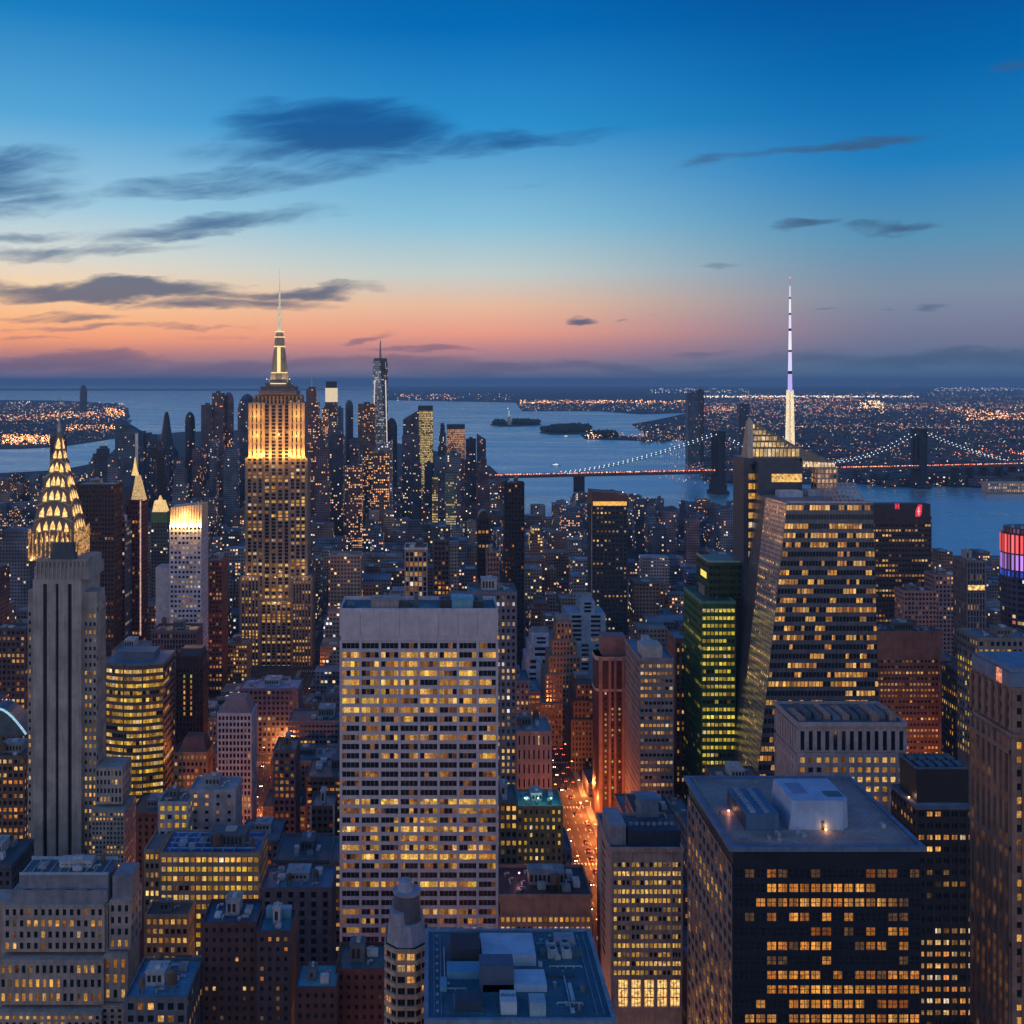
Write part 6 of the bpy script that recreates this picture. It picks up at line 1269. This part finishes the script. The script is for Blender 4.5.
# gold pyramid cap
D = 1100; root, q = far('office_tower', 'tower with a small glowing gold cap over a green band', 151, 167, 523, D, (.07, .08, .09), .12, 0, ybot=560, phrase='the gold capped tower')
M = MB(); M.box(q[0], q[1], q[2] - .2, q[3], q[4], Z(512, D)); M.build('green_band', wallmat((.10, .20, .10), .5), root)
M = MB(); c_ = (q[0] + q[1]) / 2; M.loft([(q[0] + 1, q[2]), (q[1] - 1, q[2]), (q[1] - 1, q[3] - 1), (q[0] + 1, q[3] - 1)], [(c_ - 5, q[2] + 2), (c_ + 4, q[2] + 2), (c_ + 4, q[3] - 4), (c_ - 5, q[3] - 4)], Z(512, D), Z(501, D)); M.loft([(c_ - 2, q[2] + 3), (c_ + 2, q[2] + 3), (c_ + 2, q[2] + 8), (c_ - 2, q[2] + 8)], [(c_ - .5, q[2] + 5), (c_ + .5, q[2] + 5), (c_ + .5, q[2] + 6), (c_ - .5, q[2] + 6)], Z(501, D), Z(496, D)); M.build('gold_cap', emit('cap_glow', (1., .62, .22), .8, (.5, .4, .2), .5), root)
# tallest downtown tower: square base turning into an octagon, mast
D = 2300; f = D / F; c_ = X(380, D); hw = 7.6 * f; cy = D + hw; z0, z1 = 60, Z(361, D)
root = thing('spired_tower', 'tallest downtown glass tower with chamfered faces and needle mast', SK, (c_, cy, 0)); NAMED.append((372, 388, D, 424, 'the tallest downtown tower', z1)); FOOT.append((c_ - hw, c_ + hw, D, D + 2 * hw))
bs = [(c_ - hw, cy - hw), (c_ + hw, cy - hw), (c_ + hw, cy + hw), (c_ - hw, cy + hw)]; hd = hw * .98; tp_ = [(c_, cy - hd), (c_ + hd, cy), (c_, cy + hd), (c_ - hd, cy)]
M = MB(); B4 = [Vector((*p_, z0)) for p_ in bs]; T4 = [Vector((*p_, z1)) for p_ in tp_]
for k in range(4): M.poly([B4[k], B4[(k + 1) % 4], T4[k]], k % 2); M.poly([B4[(k + 1) % 4], T4[(k + 1) % 4], T4[k]], (k + 1) % 2)
M.poly(T4); M.box(c_ - hw, c_ + hw, cy - hw, cy + hw, 0, z0)
M.build('wall', [citymat((.34, .38, .40), .2, .6, 3, 2.2, 4), citymat((.06, .08, .10), .12, .7, 0, 2.2, 4)], root)
M = MB(); M.loft([(c_, cy - hd * .9), (c_ + hd * .9, cy), (c_, cy + hd * .9), (c_ - hd * .9, cy)], [(c_, cy - hd * .9), (c_ + hd * .9, cy), (c_, cy + hd * .9), (c_ - hd * .9, cy)], z1, z1 + 6); M.build('crown_ring', wallmat((.04, .05, .07), .4), root)
M = MB(); M.cyl(c_, cy, 2.6, .8, z1 + 6, Z(340, D), 8); M.build('mast', wallmat((.3, .25, .22), .5), root)
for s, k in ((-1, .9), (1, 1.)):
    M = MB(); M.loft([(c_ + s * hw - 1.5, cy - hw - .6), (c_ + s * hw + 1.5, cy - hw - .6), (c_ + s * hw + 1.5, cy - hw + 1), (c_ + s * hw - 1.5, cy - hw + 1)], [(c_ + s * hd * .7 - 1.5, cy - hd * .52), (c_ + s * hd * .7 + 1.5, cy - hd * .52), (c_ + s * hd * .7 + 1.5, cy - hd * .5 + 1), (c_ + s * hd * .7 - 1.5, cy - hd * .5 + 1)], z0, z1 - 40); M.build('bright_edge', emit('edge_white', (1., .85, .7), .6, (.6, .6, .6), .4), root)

# ------------------------------------------------------------------ suspension bridge
def bx(px): return px
Ax, Ad = X(500, 2400), 2400.; Bx, Bd = X(1110, 2800), 2800.
br = Vector((Bx - Ax, Bd - Ad, 0)); BL = br.length; u = br.normalized(); nv = Vector((-u.y, u.x, 0)); A3 = Vector((Ax, Ad, 0))
def bp_(s, off, z): return A3 + u * s + nv * off + Vector((0, 0, z))
def s_at(px):
    k = (px - PX) / F; return (k * Ad - Ax) / (u.x - k * u.y)
ST1, ST2 = s_at(718), s_at(919); dk = 52.
root = thing('suspension_bridge', 'long suspension bridge with two stone towers and strings of cable lights', 'bridge', tuple(A3 + u * (BL / 2)))
stone = wallmat((.028, .034, .045), .85, 0, .4)
def obox(M, s0, s1, o0, o1, z0, z1): M.hexa([bp_(s0, o0, z0), bp_(s1, o0, z0), bp_(s1, o1, z0), bp_(s0, o1, z0), bp_(s0, o0, z1), bp_(s1, o0, z1), bp_(s1, o1, z1), bp_(s0, o1, z1)])
for s in (ST1, ST2):
    M = MB(); ht = 143.
    for o0, o1 in ((-19, -12), (-3, 3), (12, 19)): obox(M, s - 8, s + 8, o0, o1, 0, ht - 14)
    obox(M, s - 9, s + 9, -19, 19, ht - 16, ht); obox(M, s - 10.2, s + 10.2, -20, 20, ht - 2.5, ht + 1)
    obox(M, s - 9.4, s - 8, -19, 19, 0, dk - 10); 
    for o in (-7.5, 7.5):
        for k in range(6):
            w_ = 4.4 * math.cos(k * .25); 
            obox(M, s - 8, s + 8, o - 4.5, o - w_ + .2 if w_ < 4.3 else o - 4.3, ht - 34 + k * 3.2, ht - 30.8 + k * 3.2); obox(M, s - 8, s + 8, o + w_ - .2 if w_ < 4.3 else o + 4.3, o + 4.5, ht - 34 + k * 3.2, ht - 30.8 + k * 3.2)
    obox(M, s - 11, s + 11, -22, 22, 0, 22); obox(M, s - 15, s + 15, -25, 25, 0, 8)
    for q in (-6, 6): obox(M, s + q - 1.6, s + q + 1.6, -20.2, -18.9, 8, ht - 2)
    M.build('bridge_tower', stone, root)
M = MB(); obox(M, -140, BL, -13, 13, dk - 4.5, dk)
for o in (-13.5, 13.5):
    for k in range(int(BL / 9)):
        a, b_ = bp_(k * 9, o, dk - 4), bp_(k * 9 + 9, o, dk + 2.5); M.bar(a, b_, .7)
    obox(M, -140, BL, o - .4, o + .4, dk + 2.2, dk + 3.1)
M.build('deck', wallmat((.10, .07, .07), .8), root)
def cab(s):
    top = 139.
    if s < ST1: t = (ST1 - s) / (ST1 - s_at(560)); return dk + 4 + (top - dk - 4) * (1 - t) ** 1.55 if t < 1 else None
    if s < ST2: t = (s - ST1) / (ST2 - ST1) * 2 - 1; return dk + 12 + (top - dk - 12) * t * t
    t = (s - ST2) / (s_at(1010) - ST2); return dk + 8 + (top - dk - 8) * (1 - t) ** 1.3 if t < 1 else None
M = MB(); Mh = MB(); Ml = MB(); rb = random.Random(9)
s = s_at(562); stp = 6.5; ds = 11.5; lamps_n = 0
while s < s_at(1008):
    z0, z1 = cab(s), cab(s + stp)
    if z0 and z1:
        for o in (-12, 12): M.bar(bp_(s, o, z0), bp_(s + stp, o, z1), 1.1)
        for o in (-12, 12): Mh.bar(bp_(s, o, dk), bp_(s, o, z0), .22)
    s += stp
M.build('main_cable', wallmat((.2, .22, .24), .6), root); Mh.build('hanger_cables', wallmat((.08, .09, .1), .6), root, 'stuff')
s = s_at(563); cl = emit('string_lamp', (.78, .95, 1.), 3.2); me_l = None
Ml = MB(); k = 0
while s < s_at(1006):
    z0 = cab(s)
    if z0:
        for o in (-12, 12):
            p_ = bp_(s, o, z0 + 1.6)
            if me_l is None:
                Mx = MB(); dot(Mx, 0, 0, 0, 1.02, (0, 0, 0)); ol = Mx.build('cable_lamp', cl, root, off=None); ol.location = p_ - wloc(root); me_l = ol.data
                for v in me_l.vertices: v.co += wloc(root)
            elif k < 99: ol = bpy.data.objects.new('cable_lamp', me_l); C.objects.link(ol); ol.parent = root; ol.location = p_ - wloc(root)
            else: dot(Ml, p_.x, p_.y, p_.z, 1.02, (0, 0, 0))
            k += 1
    s += ds
Ml.build('cable_lamp_string', cl, root, 'stuff')
Ml = MB(); s = -130
while s < BL:
    for o in (-9, -4, 4, 9):
        if rb.random() < .62: p_ = bp_(s + rb.uniform(0, 5), o, dk + 1.2); c = rb.choice([(1., .2, .1), (1., .32, .12), (1., .55, .3), (1., .12, .08)]); kk = rb.uniform(.8, 3.4); dot(Ml, p_.x, p_.y, p_.z + 1.2, 1.05, tuple(v * kk for v in c))
    s += 6
Ml.build('traffic_lights', GLOW, root, 'stuff')
for px in (579,):
    M = MB(); s = s_at(px); obox(M, s - 9, s + 9, -11, 11, 0, dk - 4.5); obox(M, s - 11, s + 11, -13, 13, 0, 6); M.build('approach_pier', stone, root)
for k in range(7):
    M = MB(); s = s_at(955) + k * 42; obox(M, s - 3, s + 3, -11, 11, 0, dk - 4.5); M.build('approach_pier', stone, root)
# statue on its island, boats, pier shed
x_, D = G(509, 424.5, 3); root = thing('statue', 'pale monument on a stepped pedestal on the small harbour island', 'statue', (x_, D, 3))
M = MB(); k = D / F
M.cyl(x_, D, 7.5 * k * .35, 5 * k * .35, 3, 3 + 3 * k, 8); M.loft([(x_ - 2 * k, D - 2 * k), (x_ + 2 * k, D - 2 * k), (x_ + 2 * k, D + 2 * k), (x_ - 2 * k, D + 2 * k)], [(x_ - 1.4 * k, D - 1.4 * k), (x_ + 1.4 * k, D - 1.4 * k), (x_ + 1.4 * k, D + 1.4 * k), (x_ - 1.4 * k, D + 1.4 * k)], 3 + 3 * k, 3 + 8 * k); M.build('pedestal', wallmat((.5, .46, .42)), root)
M = MB(); M.cyl(x_, D, 1.25 * k, .8 * k, 3 + 8 * k, 3 + 13 * k, 10); M.cyl(x_, D, .45 * k, .4 * k, 3 + 13 * k, 3 + 14.3 * k, 8); M.bar((x_ - .7 * k, D, 3 + 12.6 * k), (x_ - 1.2 * k, D, 3 + 15.6 * k), .35 * k); M.build('figure', emit('statue_lit', (.6, .9, .8), .3, (.35, .6, .52)), root)
M = MB(); dot(M, x_ - 1.2 * k, D, 3 + 16.2 * k, .5 * k, (0, 0, 0)); M.build('torch', emit('torch', (1, .7, .3), 3), root)
x_, D = G(1010, 494, 0); root = thing('pier_shed', 'long pale pier shed glowing on the river at the edge', 'pier', (x_, D, 0))
x0, x1 = G(988, 494)[0], G(1060, 494)[0]; W = MB(); wins = []; r = random.Random(3); W.box(x0, x1, D, D + 30, 0, 27); facade(W, wins, [(x0, D, 4), (x1, D, 4), (x1, D, 25), (x0, D, 25)], 34, 3, .6, .6, .6, .5, litgrid(r, 34, 3, .9, .2, [(1., .7, .4), (1., .8, .6)], (.5, 1.)), ext=True); W.build('wall', wallmat((.45, .38, .33)), root); put_windows(wins, root, D)
M = MB(); M.box(x0 - 4, x1, D - 6, D - .01, 0, 4); M.build('quay', wallmat((.25, .22, .2)), root)
for i, (px, py) in enumerate(((556, 466), (566, 437), (634, 497), (862, 478))):
    x_, D = G(px, py); root = thing('ferry', ['small ferry with white lights in mid river above the bridge deck', 'white lit boat beside the dark tree covered island', 'small boat with a bright wake just off the near shore below the bridge', 'small boat near the far bridge tower on the right'][i], 'boat', (x_, D, 0))
    M = MB(); L_ = 14; M.loft([(x_ - L_, D - 2), (x_ + L_ * .7, D - 2), (x_ + L_, D), (x_ + L_ * .7, D + 3), (x_ - L_, D + 3)], [(x_ - L_, D - 3), (x_ + L_ * .8, D - 3), (x_ + L_ * 1.15, D), (x_ + L_ * .8, D + 4), (x_ - L_, D + 4)], .0, 2.4); M.build('hull', wallmat((.4, .42, .45)), root)
    M = MB(); M.box(x_ - L_ * .7, x_ + L_ * .5, D - 1.5, D + 2.5, 2.4, 5); M.box(x_ - L_ * .2, x_ + L_ * .3, D - 1, D + 2, 5, 7); M.build('cabin', emit('cabin_lit', (.9, .95, 1.), .8, (.7, .7, .7)), root)
# woods on the islands
def woods(pts, n_, s0, s1):
    M = MB()
    for _ in range(n_):
        px, py = rr.choice(pts); x, y = G(px + rr.uniform(-5, 5), py + rr.uniform(-.8, .8), 3); s = rr.uniform(s0, s1)
        for q in range(3):
            xx, yy, zz = x + rr.uniform(-s, s), y + rr.uniform(-s, s), 3 + rr.uniform(.4, 1.4) * s
            M.idx([(xx + s * a * rr.uniform(.5, 1), yy + s * b_ * rr.uniform(.5, 1), zz + s * c * rr.uniform(.5, 1)) for a, b_, c in ((1, 0, 0), (0, 1, 0), (-1, 0, 0), (0, -1, 0), (0, 0, 1), (0, 0, -1))], [(0, 1, 4), (1, 2, 4), (2, 3, 4), (3, 0, 4), (1, 0, 5), (2, 1, 5), (3, 2, 5), (0, 3, 5)])
    o = M.build('woods', landmat('foliage', (.015, .03, .018), (.04, .06, .03), .05), off=(0, 0, 0)); o['kind'] = 'stuff'
woods([(548, 431), (556, 429.5), (565, 429), (575, 428.5), (584, 429.5), (570, 431), (560, 432), (580, 431.5), (600, 436), (610, 436.5), (500, 424), (520, 423.6), (532, 424)], 900, 7, 16)

# ------------------------------------------------------------------ the rest of the city: a grid of blocks
rc = random.Random(2024); cand = []
for bi in range(len(AV) - 1):
    a0, a1 = AV[bi] + 13, AV[bi + 1] - 13
    for k in range(-1, 27):
        s0 = ST[0] + 78 * k + 8; s1 = s0 + 62
        for row in (0, 1):
            y0 = s0 + row * 31; y1 = y0 + 30; x = a0
            while x < a1 - 12:
                w = min(rc.choice([16, 20, 24, 30, 38]), a1 - x); cand.append((x + .4, x + w - .6, y0, y1 - rc.uniform(0, 6))); x += w
def inside_land(x, y):
    # keep clear of the water: the land ends at the shoreline
    c = False; n_ = len(sp)
    pp = [(-2500, -900)] + [(-2500, sp[0][1])] + sp + [(3000, -900)]
    j = len(pp) - 1
    for i in range(len(pp)):
        if (pp[i][1] > y) != (pp[j][1] > y) and x < (pp[j][0] - pp[i][0]) * (y - pp[i][1]) / (pp[j][1] - pp[i][1]) + pp[i][0]: c = not c
        j = i
    return c
ok = []
for x0, x1, y0, y1 in cand:
    pl, pr = PX + x0 * F / y0, PX + x1 * F / y0; pl2, pr2 = PX + x0 * F / y1, PX + x1 * F / y1
    lo, hi_ = min(pl, pl2), max(pr, pr2)
    if hi_ < -40 or lo > 1070: continue
    if not (inside_land(x0, y1 + 12) and inside_land(x1, y1 + 12)): continue
    if any(x0 < b_ + 2 and x1 > a - 2 and y0 < d_ + 2 and y1 > c - 2 for a, b_, c, d_ in FOOT): continue
    q = rc.random(); h = rc.uniform(16, 42) if q < .6 else rc.uniform(35, 72) if q < .92 else rc.uniform(70, 105)
    if y0 > 1300: h *= .62
    if x0 > 300 and y0 > 900: h *= .8
    for a, b_, D_, yb, ph, z_ in NAMED:
        if D_ > y0 and b_ > lo + .5 and a < hi_ - .5: h = min(h, H - (yb + 2 - PY) * y0 / F)
    h = min(h, H - (474 - PY) * y0 / F)
    if h < 7: h = 7 + rc.random() * 3 if y0 < 1500 else 6
    ok.append((x0, x1, y0, y1, h))
# which ones show: coarse occlusion test on the picture plane
Wd = 1024; hor = [2000.] * 1100
for a, b_, D_, yb, ph, z_ in []: pass
ok.sort(key=lambda q: q[2]); vis = []
occ = [(max(0, int(a)), min(1023, int(b_)), D_, yb) for a, b_, D_, yb, ph, z_ in NAMED]
sky_ = [1024.] * 1024
ni = 0; named_sorted = sorted(NAMED, key=lambda q: q[2])
for q in ok:
    x0, x1, y0, y1, h = q
    while ni < len(named_sorted) and named_sorted[ni][2] < y0:
        a, b_, D_, yb, ph, z_ = named_sorted[ni]; ni += 1
        if z_:
            t_ = PY + (H - z_) * F / D_
            for i in range(max(0, int(a)), min(1024, int(b_))): sky_[i] = min(sky_[i], t_)
        else:
            for i in range(max(0, int(a) + 2), min(1024, int(b_) - 2)): sky_[i] = min(sky_[i], yb - 60)
    l, r_ = max(0, int(PX + min(x0 / y0, x0 / y1) * F)), min(1023, int(PX + max(x1 / y0, x1 / y1) * F) + 1); t_ = PY + (H - h) * F / y1
    gain = sum(max(0, sky_[i] - t_) for i in range(l, r_))
    for i in range(max(0, int(PX + x0 * F / y0)), min(1024, int(PX + x1 * F / y0))): sky_[i] = min(sky_[i], PY + (H - h) * F / y0)
    if gain > 4 or y0 < 700: vis.append((gain, q))
vis.sort(key=lambda g: -g[0])
PALC = [((.20, .13, .11), 'brown'), ((.30, .22, .18), 'tan'), ((.16, .17, .21), 'slate grey'), ((.09, .09, .12), 'charcoal'), ((.30, .27, .28), 'pale stone'), ((.22, .12, .10), 'brick red'), ((.12, .15, .21), 'blue grey'), ((.24, .19, .18), 'dun')]
used = {}
def near_phrase(x0, x1, y0):
    pc = PX + (x0 + x1) / 2 * F / y0; best = None
    for a, b_, D_, yb, ph, z_ in NAMED:
        if not ph: continue
        c = (a + b_) / 2; dd = abs(c - pc) * y0 / F + abs(D_ - y0) * .4
        if best is None or dd < best[0]: best = (dd, ph, 'in front of' if D_ > y0 + 25 and abs(c - pc) < (b_ - a) / 2 + 8 else 'behind' if D_ < y0 - 25 and abs(c - pc) < (b_ - a) / 2 + 8 else 'left of' if pc < c else 'right of')
    return best
NIND = 290; count = 0; stuffM = [MB() for _ in PALC]
for gain, (x0, x1, y0, y1, h) in vis:
    ci = rc.randrange(len(PALC)); col, cn = PALC[ci]
    if count < NIND:
        count += 1; stat = 'low' if h < 30 else 'mid height' if h < 60 else 'tall'
        bd = near_phrase(x0, x1, y0); p = rc.choice([.08, .14, .2, .3, .45]) if y0 < 900 else rc.choice([.06, .1, .16, .25])
        lit_w = 'mostly dark' if p < .12 else 'sparsely lit' if p < .25 else 'brightly lit'
        lb = f'{stat} {cn} block, {lit_w}, {bd[2]} {bd[1]}'; used.setdefault(lb, 0); used[lb] += 1
        root = thing('city_block', lb, 'building', ((x0 + x1) / 2, (y0 + y1) / 2, 0), f'{stat} {cn} blocks filling the city grid')
        if y0 < 800:
            W = MB(); wins = []; W.box(x0, x1, y0, y1, 0, h); mt = wallmat(tuple(v * (.85 + .1 * (count % 4)) for v in col)); ny = max(2, round((h - 1) / 3.5)); cell = rc.choice([2.4, 2.8, 3.2]); nx = max(2, round((x1 - x0) / cell)); sn = max(2, round((y1 - y0) / cell)); ww, wh = rc.choice([(.45, .5), (.5, .55), (.72, .45), (.4, .6)])
            if ny > 14: pass
            facade(W, wins, [(x0, y0, .4), (x1, y0, .4), (x1, y0, h - 1), (x0, y0, h - 1)], nx, ny, ww, wh, .35, .2, litgrid(rc, nx, ny, p, .3, WARM if rc.random() < .6 else GOLD, (.25, .95)), ext=True)
            if x0 > -15: facade(W, wins, [(x0, y1, .4), (x0, y0, .4), (x0, y0, h - 1), (x0, y1, h - 1)], sn, ny, ww, wh, .35, .2, litgrid(rc, sn, ny, p, .3, WARM, (.25, .9)))
            if x1 < 15: facade(W, wins, [(x1, y0, .4), (x1, y1, .4), (x1, y1, h - 1), (x1, y0, h - 1)], sn, ny, ww, wh, .35, .2, litgrid(rc, sn, ny, p, .3, WARM, (.25, .9)))
            W.build('wall', mt, root); put_windows(wins, root, y0, cap=40 if y0 < 560 else 0)
            roof_part(root, x0, x1, y0, y1, h, rc.choice([(.12, .16, .2), (.08, .1, .13), (.2, .26, .33), (.16, .15, .16)]), 1.0, mt, .35)
            clutter(root, rc, x0 + 1, x1 - 1, y0 + 1, y1 - 1, h + .06, rc.choice([2, 4, 6]))
        else:
            M = MB(); M.box(x0, x1, y0, y1, 0, h)
            if rc.random() < .4 and h > 20: M.box(x0 + 3, x1 - 3, y0 + 3, y1 - 4, h, h + rc.uniform(4, 10))
            M.build('wall', citymat(col, p * .75, 1.1 if y0 < 1300 else 1.3, rc.choice([0, 0, 0, 2, 2, 1, 3])), root)
            M = MB(); a = rc.uniform(.1, .5); M.box(x0 + (x1 - x0) * a, x0 + (x1 - x0) * (a + .35), y0 + 5, y0 + 14, h, h + 4 if h <= 20 else h + .5); 
            M.build('roof_plant', wallmat(rc.choice([(.3, .33, .38), (.16, .2, .25), (.4, .4, .42)])), root)
    else:
        M = stuffM[ci]; M.box(x0, x1, y0, y1, 0, h); a = rc.uniform(.1, .6); M.box(x0 + (x1 - x0) * a, x0 + (x1 - x0) * (a + .3), y0 + 4, y0 + 11, h, h + 3)
for (col, cn), M in zip(PALC, stuffM):
    o = M.build('mass_of_low_blocks', citymat(col, .09, 1.5, 0 if cn != 'brick red' else 2), off=(0, 0, 0))
    if o: o['kind'] = 'stuff'
# street life: lamps and car lights
def street_lamp(x, y, s, light=0):
    root = bpy.data.objects.new('street_lamp', None); C.objects.link(root); root.location = (x, y, 2.17); return root
pm = MB(); pm.cyl(0, 0, .12, .08, 0, 8.6, 6); pm.bar((0, 0, 8.5), (2.2, 0, 9.1), .12)
proto = thing('street_lamp', 'tall street lamp with an orange head beside the lit avenues', 'street lamp', (AV[10] - 10, 560, 2.17), 'street lamps along the avenues')
pole = pm.build('pole', STEEL, None); pole.parent = proto
hm_ = MB(); hm_.box(1.7, 2.9, -.3, .3, 8.9, 9.15); head = hm_.build('lamp_head', emit('sodium', (1., .42, .12), 5.), None); head.parent = proto
ln = 0
for av, ya, yb in ((85, 440, 900), (-105, 440, 900), (-233, 500, 800), (275, 500, 800), (-340, 600, 900), (465, 500, 900)):
    y = ya
    while y < yb:
        for s in (-1, 1):
            px = PX + (av + s * 10) * F / y
            if not (-5 < px < 1030): continue
            o = proto.copy() if ln else proto
            if ln:
                C.objects.link(o)
                for ch in (pole, head): c_ = ch.copy(); C.objects.link(c_); c_.parent = o
            o.location = (av + s * 10, y + (7 if s > 0 else 0), 2.17); o.rotation_euler = (0, 0, 0 if s < 0 else math.pi); ln += 1
            if s > 0 and ((av == 85 and 540 < y < 700) or (av != 85 and ln % 3 == 0)):
                l = bpy.data.lights.new('street_lamp_light', 'POINT'); l.energy = 42000 if av == 85 else 48000; l.color = (1., .24, .05); l.shadow_soft_size = .4
                lo_ = bpy.data.objects.new('street_lamp_light', l); C.objects.link(lo_); lo_.parent = o; lo_.location = (2.3, 0, 8.2)
        y += 34
for k in range(7):  # extra lamps hidden behind nearer roofs, added to warm the slab tower's foot
    o = proto.copy(); C.objects.link(o); o.location = (-40 + 14 * k, 385, 2.17); o.rotation_euler = (0, 0, math.pi / 2)
    for ch in (pole, head): c_ = ch.copy(); C.objects.link(c_); c_.parent = o
    o['label'] = 'unseen street lamp added to warm the foot of the broad pale slab tower'; o['group'] = 'unseen street lamps added before the broad pale slab tower'
    if k % 2 == 0:
        l = bpy.data.lights.new('street_lamp_light', 'POINT'); l.energy = 60000; l.color = (1., .38, .12); l.shadow_soft_size = .4
        lo_ = bpy.data.objects.new('street_lamp_light', l); C.objects.link(lo_); lo_.parent = o; lo_.location = (2.3, 0, 8.2)
# cars on the lit avenue
cb = MB(); cb.loft([(-.9, -2.2), (.9, -2.2), (.9, 2.2), (-.9, 2.2)], [(-.85, -2.1), (.85, -2.1), (.85, 2.1), (-.85, 2.1)], .35, .95); cb.loft([(-.8, -1.2), (.8, -1.2), (.8, 1.5), (-.8, 1.5)], [(-.65, -.6), (.65, -.6), (.65, 1.1), (-.65, 1.1)], .95, 1.5)
carp = thing('saloon_car', 'dark saloon car in the traffic of the orange lit avenues', 'car', (85, 600, 2.06), 'cars on the lit avenues')
body = cb.build('body', wallmat((.05, .05, .06), .3), None); body.parent = carp
parts_ = [body]
for sx in (-.85, .85):
    for sy in (-1.4, 1.4): M = MB(); M.idx([(sx + a, sy + .33 * math.cos(k * .785), .33 + .33 * math.sin(k * .785)) for a in (-.1, .1) for k in range(8)], [tuple(range(8)), tuple(range(15, 7, -1))] + [(k, (k + 1) % 8, 8 + (k + 1) % 8, 8 + k) for k in range(8)]); w_ = M.build('wheel', DARK, None); w_.parent = carp; parts_.append(w_)
for sx in (-.6, .6):
    M = MB(); M.box(sx - .2, sx + .2, -2.28, -2.18, .55, .8); w_ = M.build('tail_light', emit('tail', (1., .08, .04), 9), None); w_.parent = carp; parts_.append(w_)
    M = MB(); M.box(sx - .2, sx + .2, 2.18, 2.28, .55, .8); w_ = M.build('headlight', emit('head', (1., .8, .55), 14), None); w_.parent = carp; parts_.append(w_)
cn_ = 0
for av, n_ in ((85, 60), (-105, 34), (-233, 24)):
    for k in range(n_):
        o = carp.copy() if cn_ else carp
        if cn_:
            C.objects.link(o)
            for ch in parts_: c_ = ch.copy(); C.objects.link(c_); c_.parent = o
        lane = rc.choice([-6.7, -2.2, 2.2, 6.7]); o.location = (av + lane, 445 + (k // 2) * (13 if av == 85 else 18) + rc.uniform(0, 5), 2.06); o.rotation_euler = (0, 0, 0 if lane > 0 else math.pi); cn_ += 1
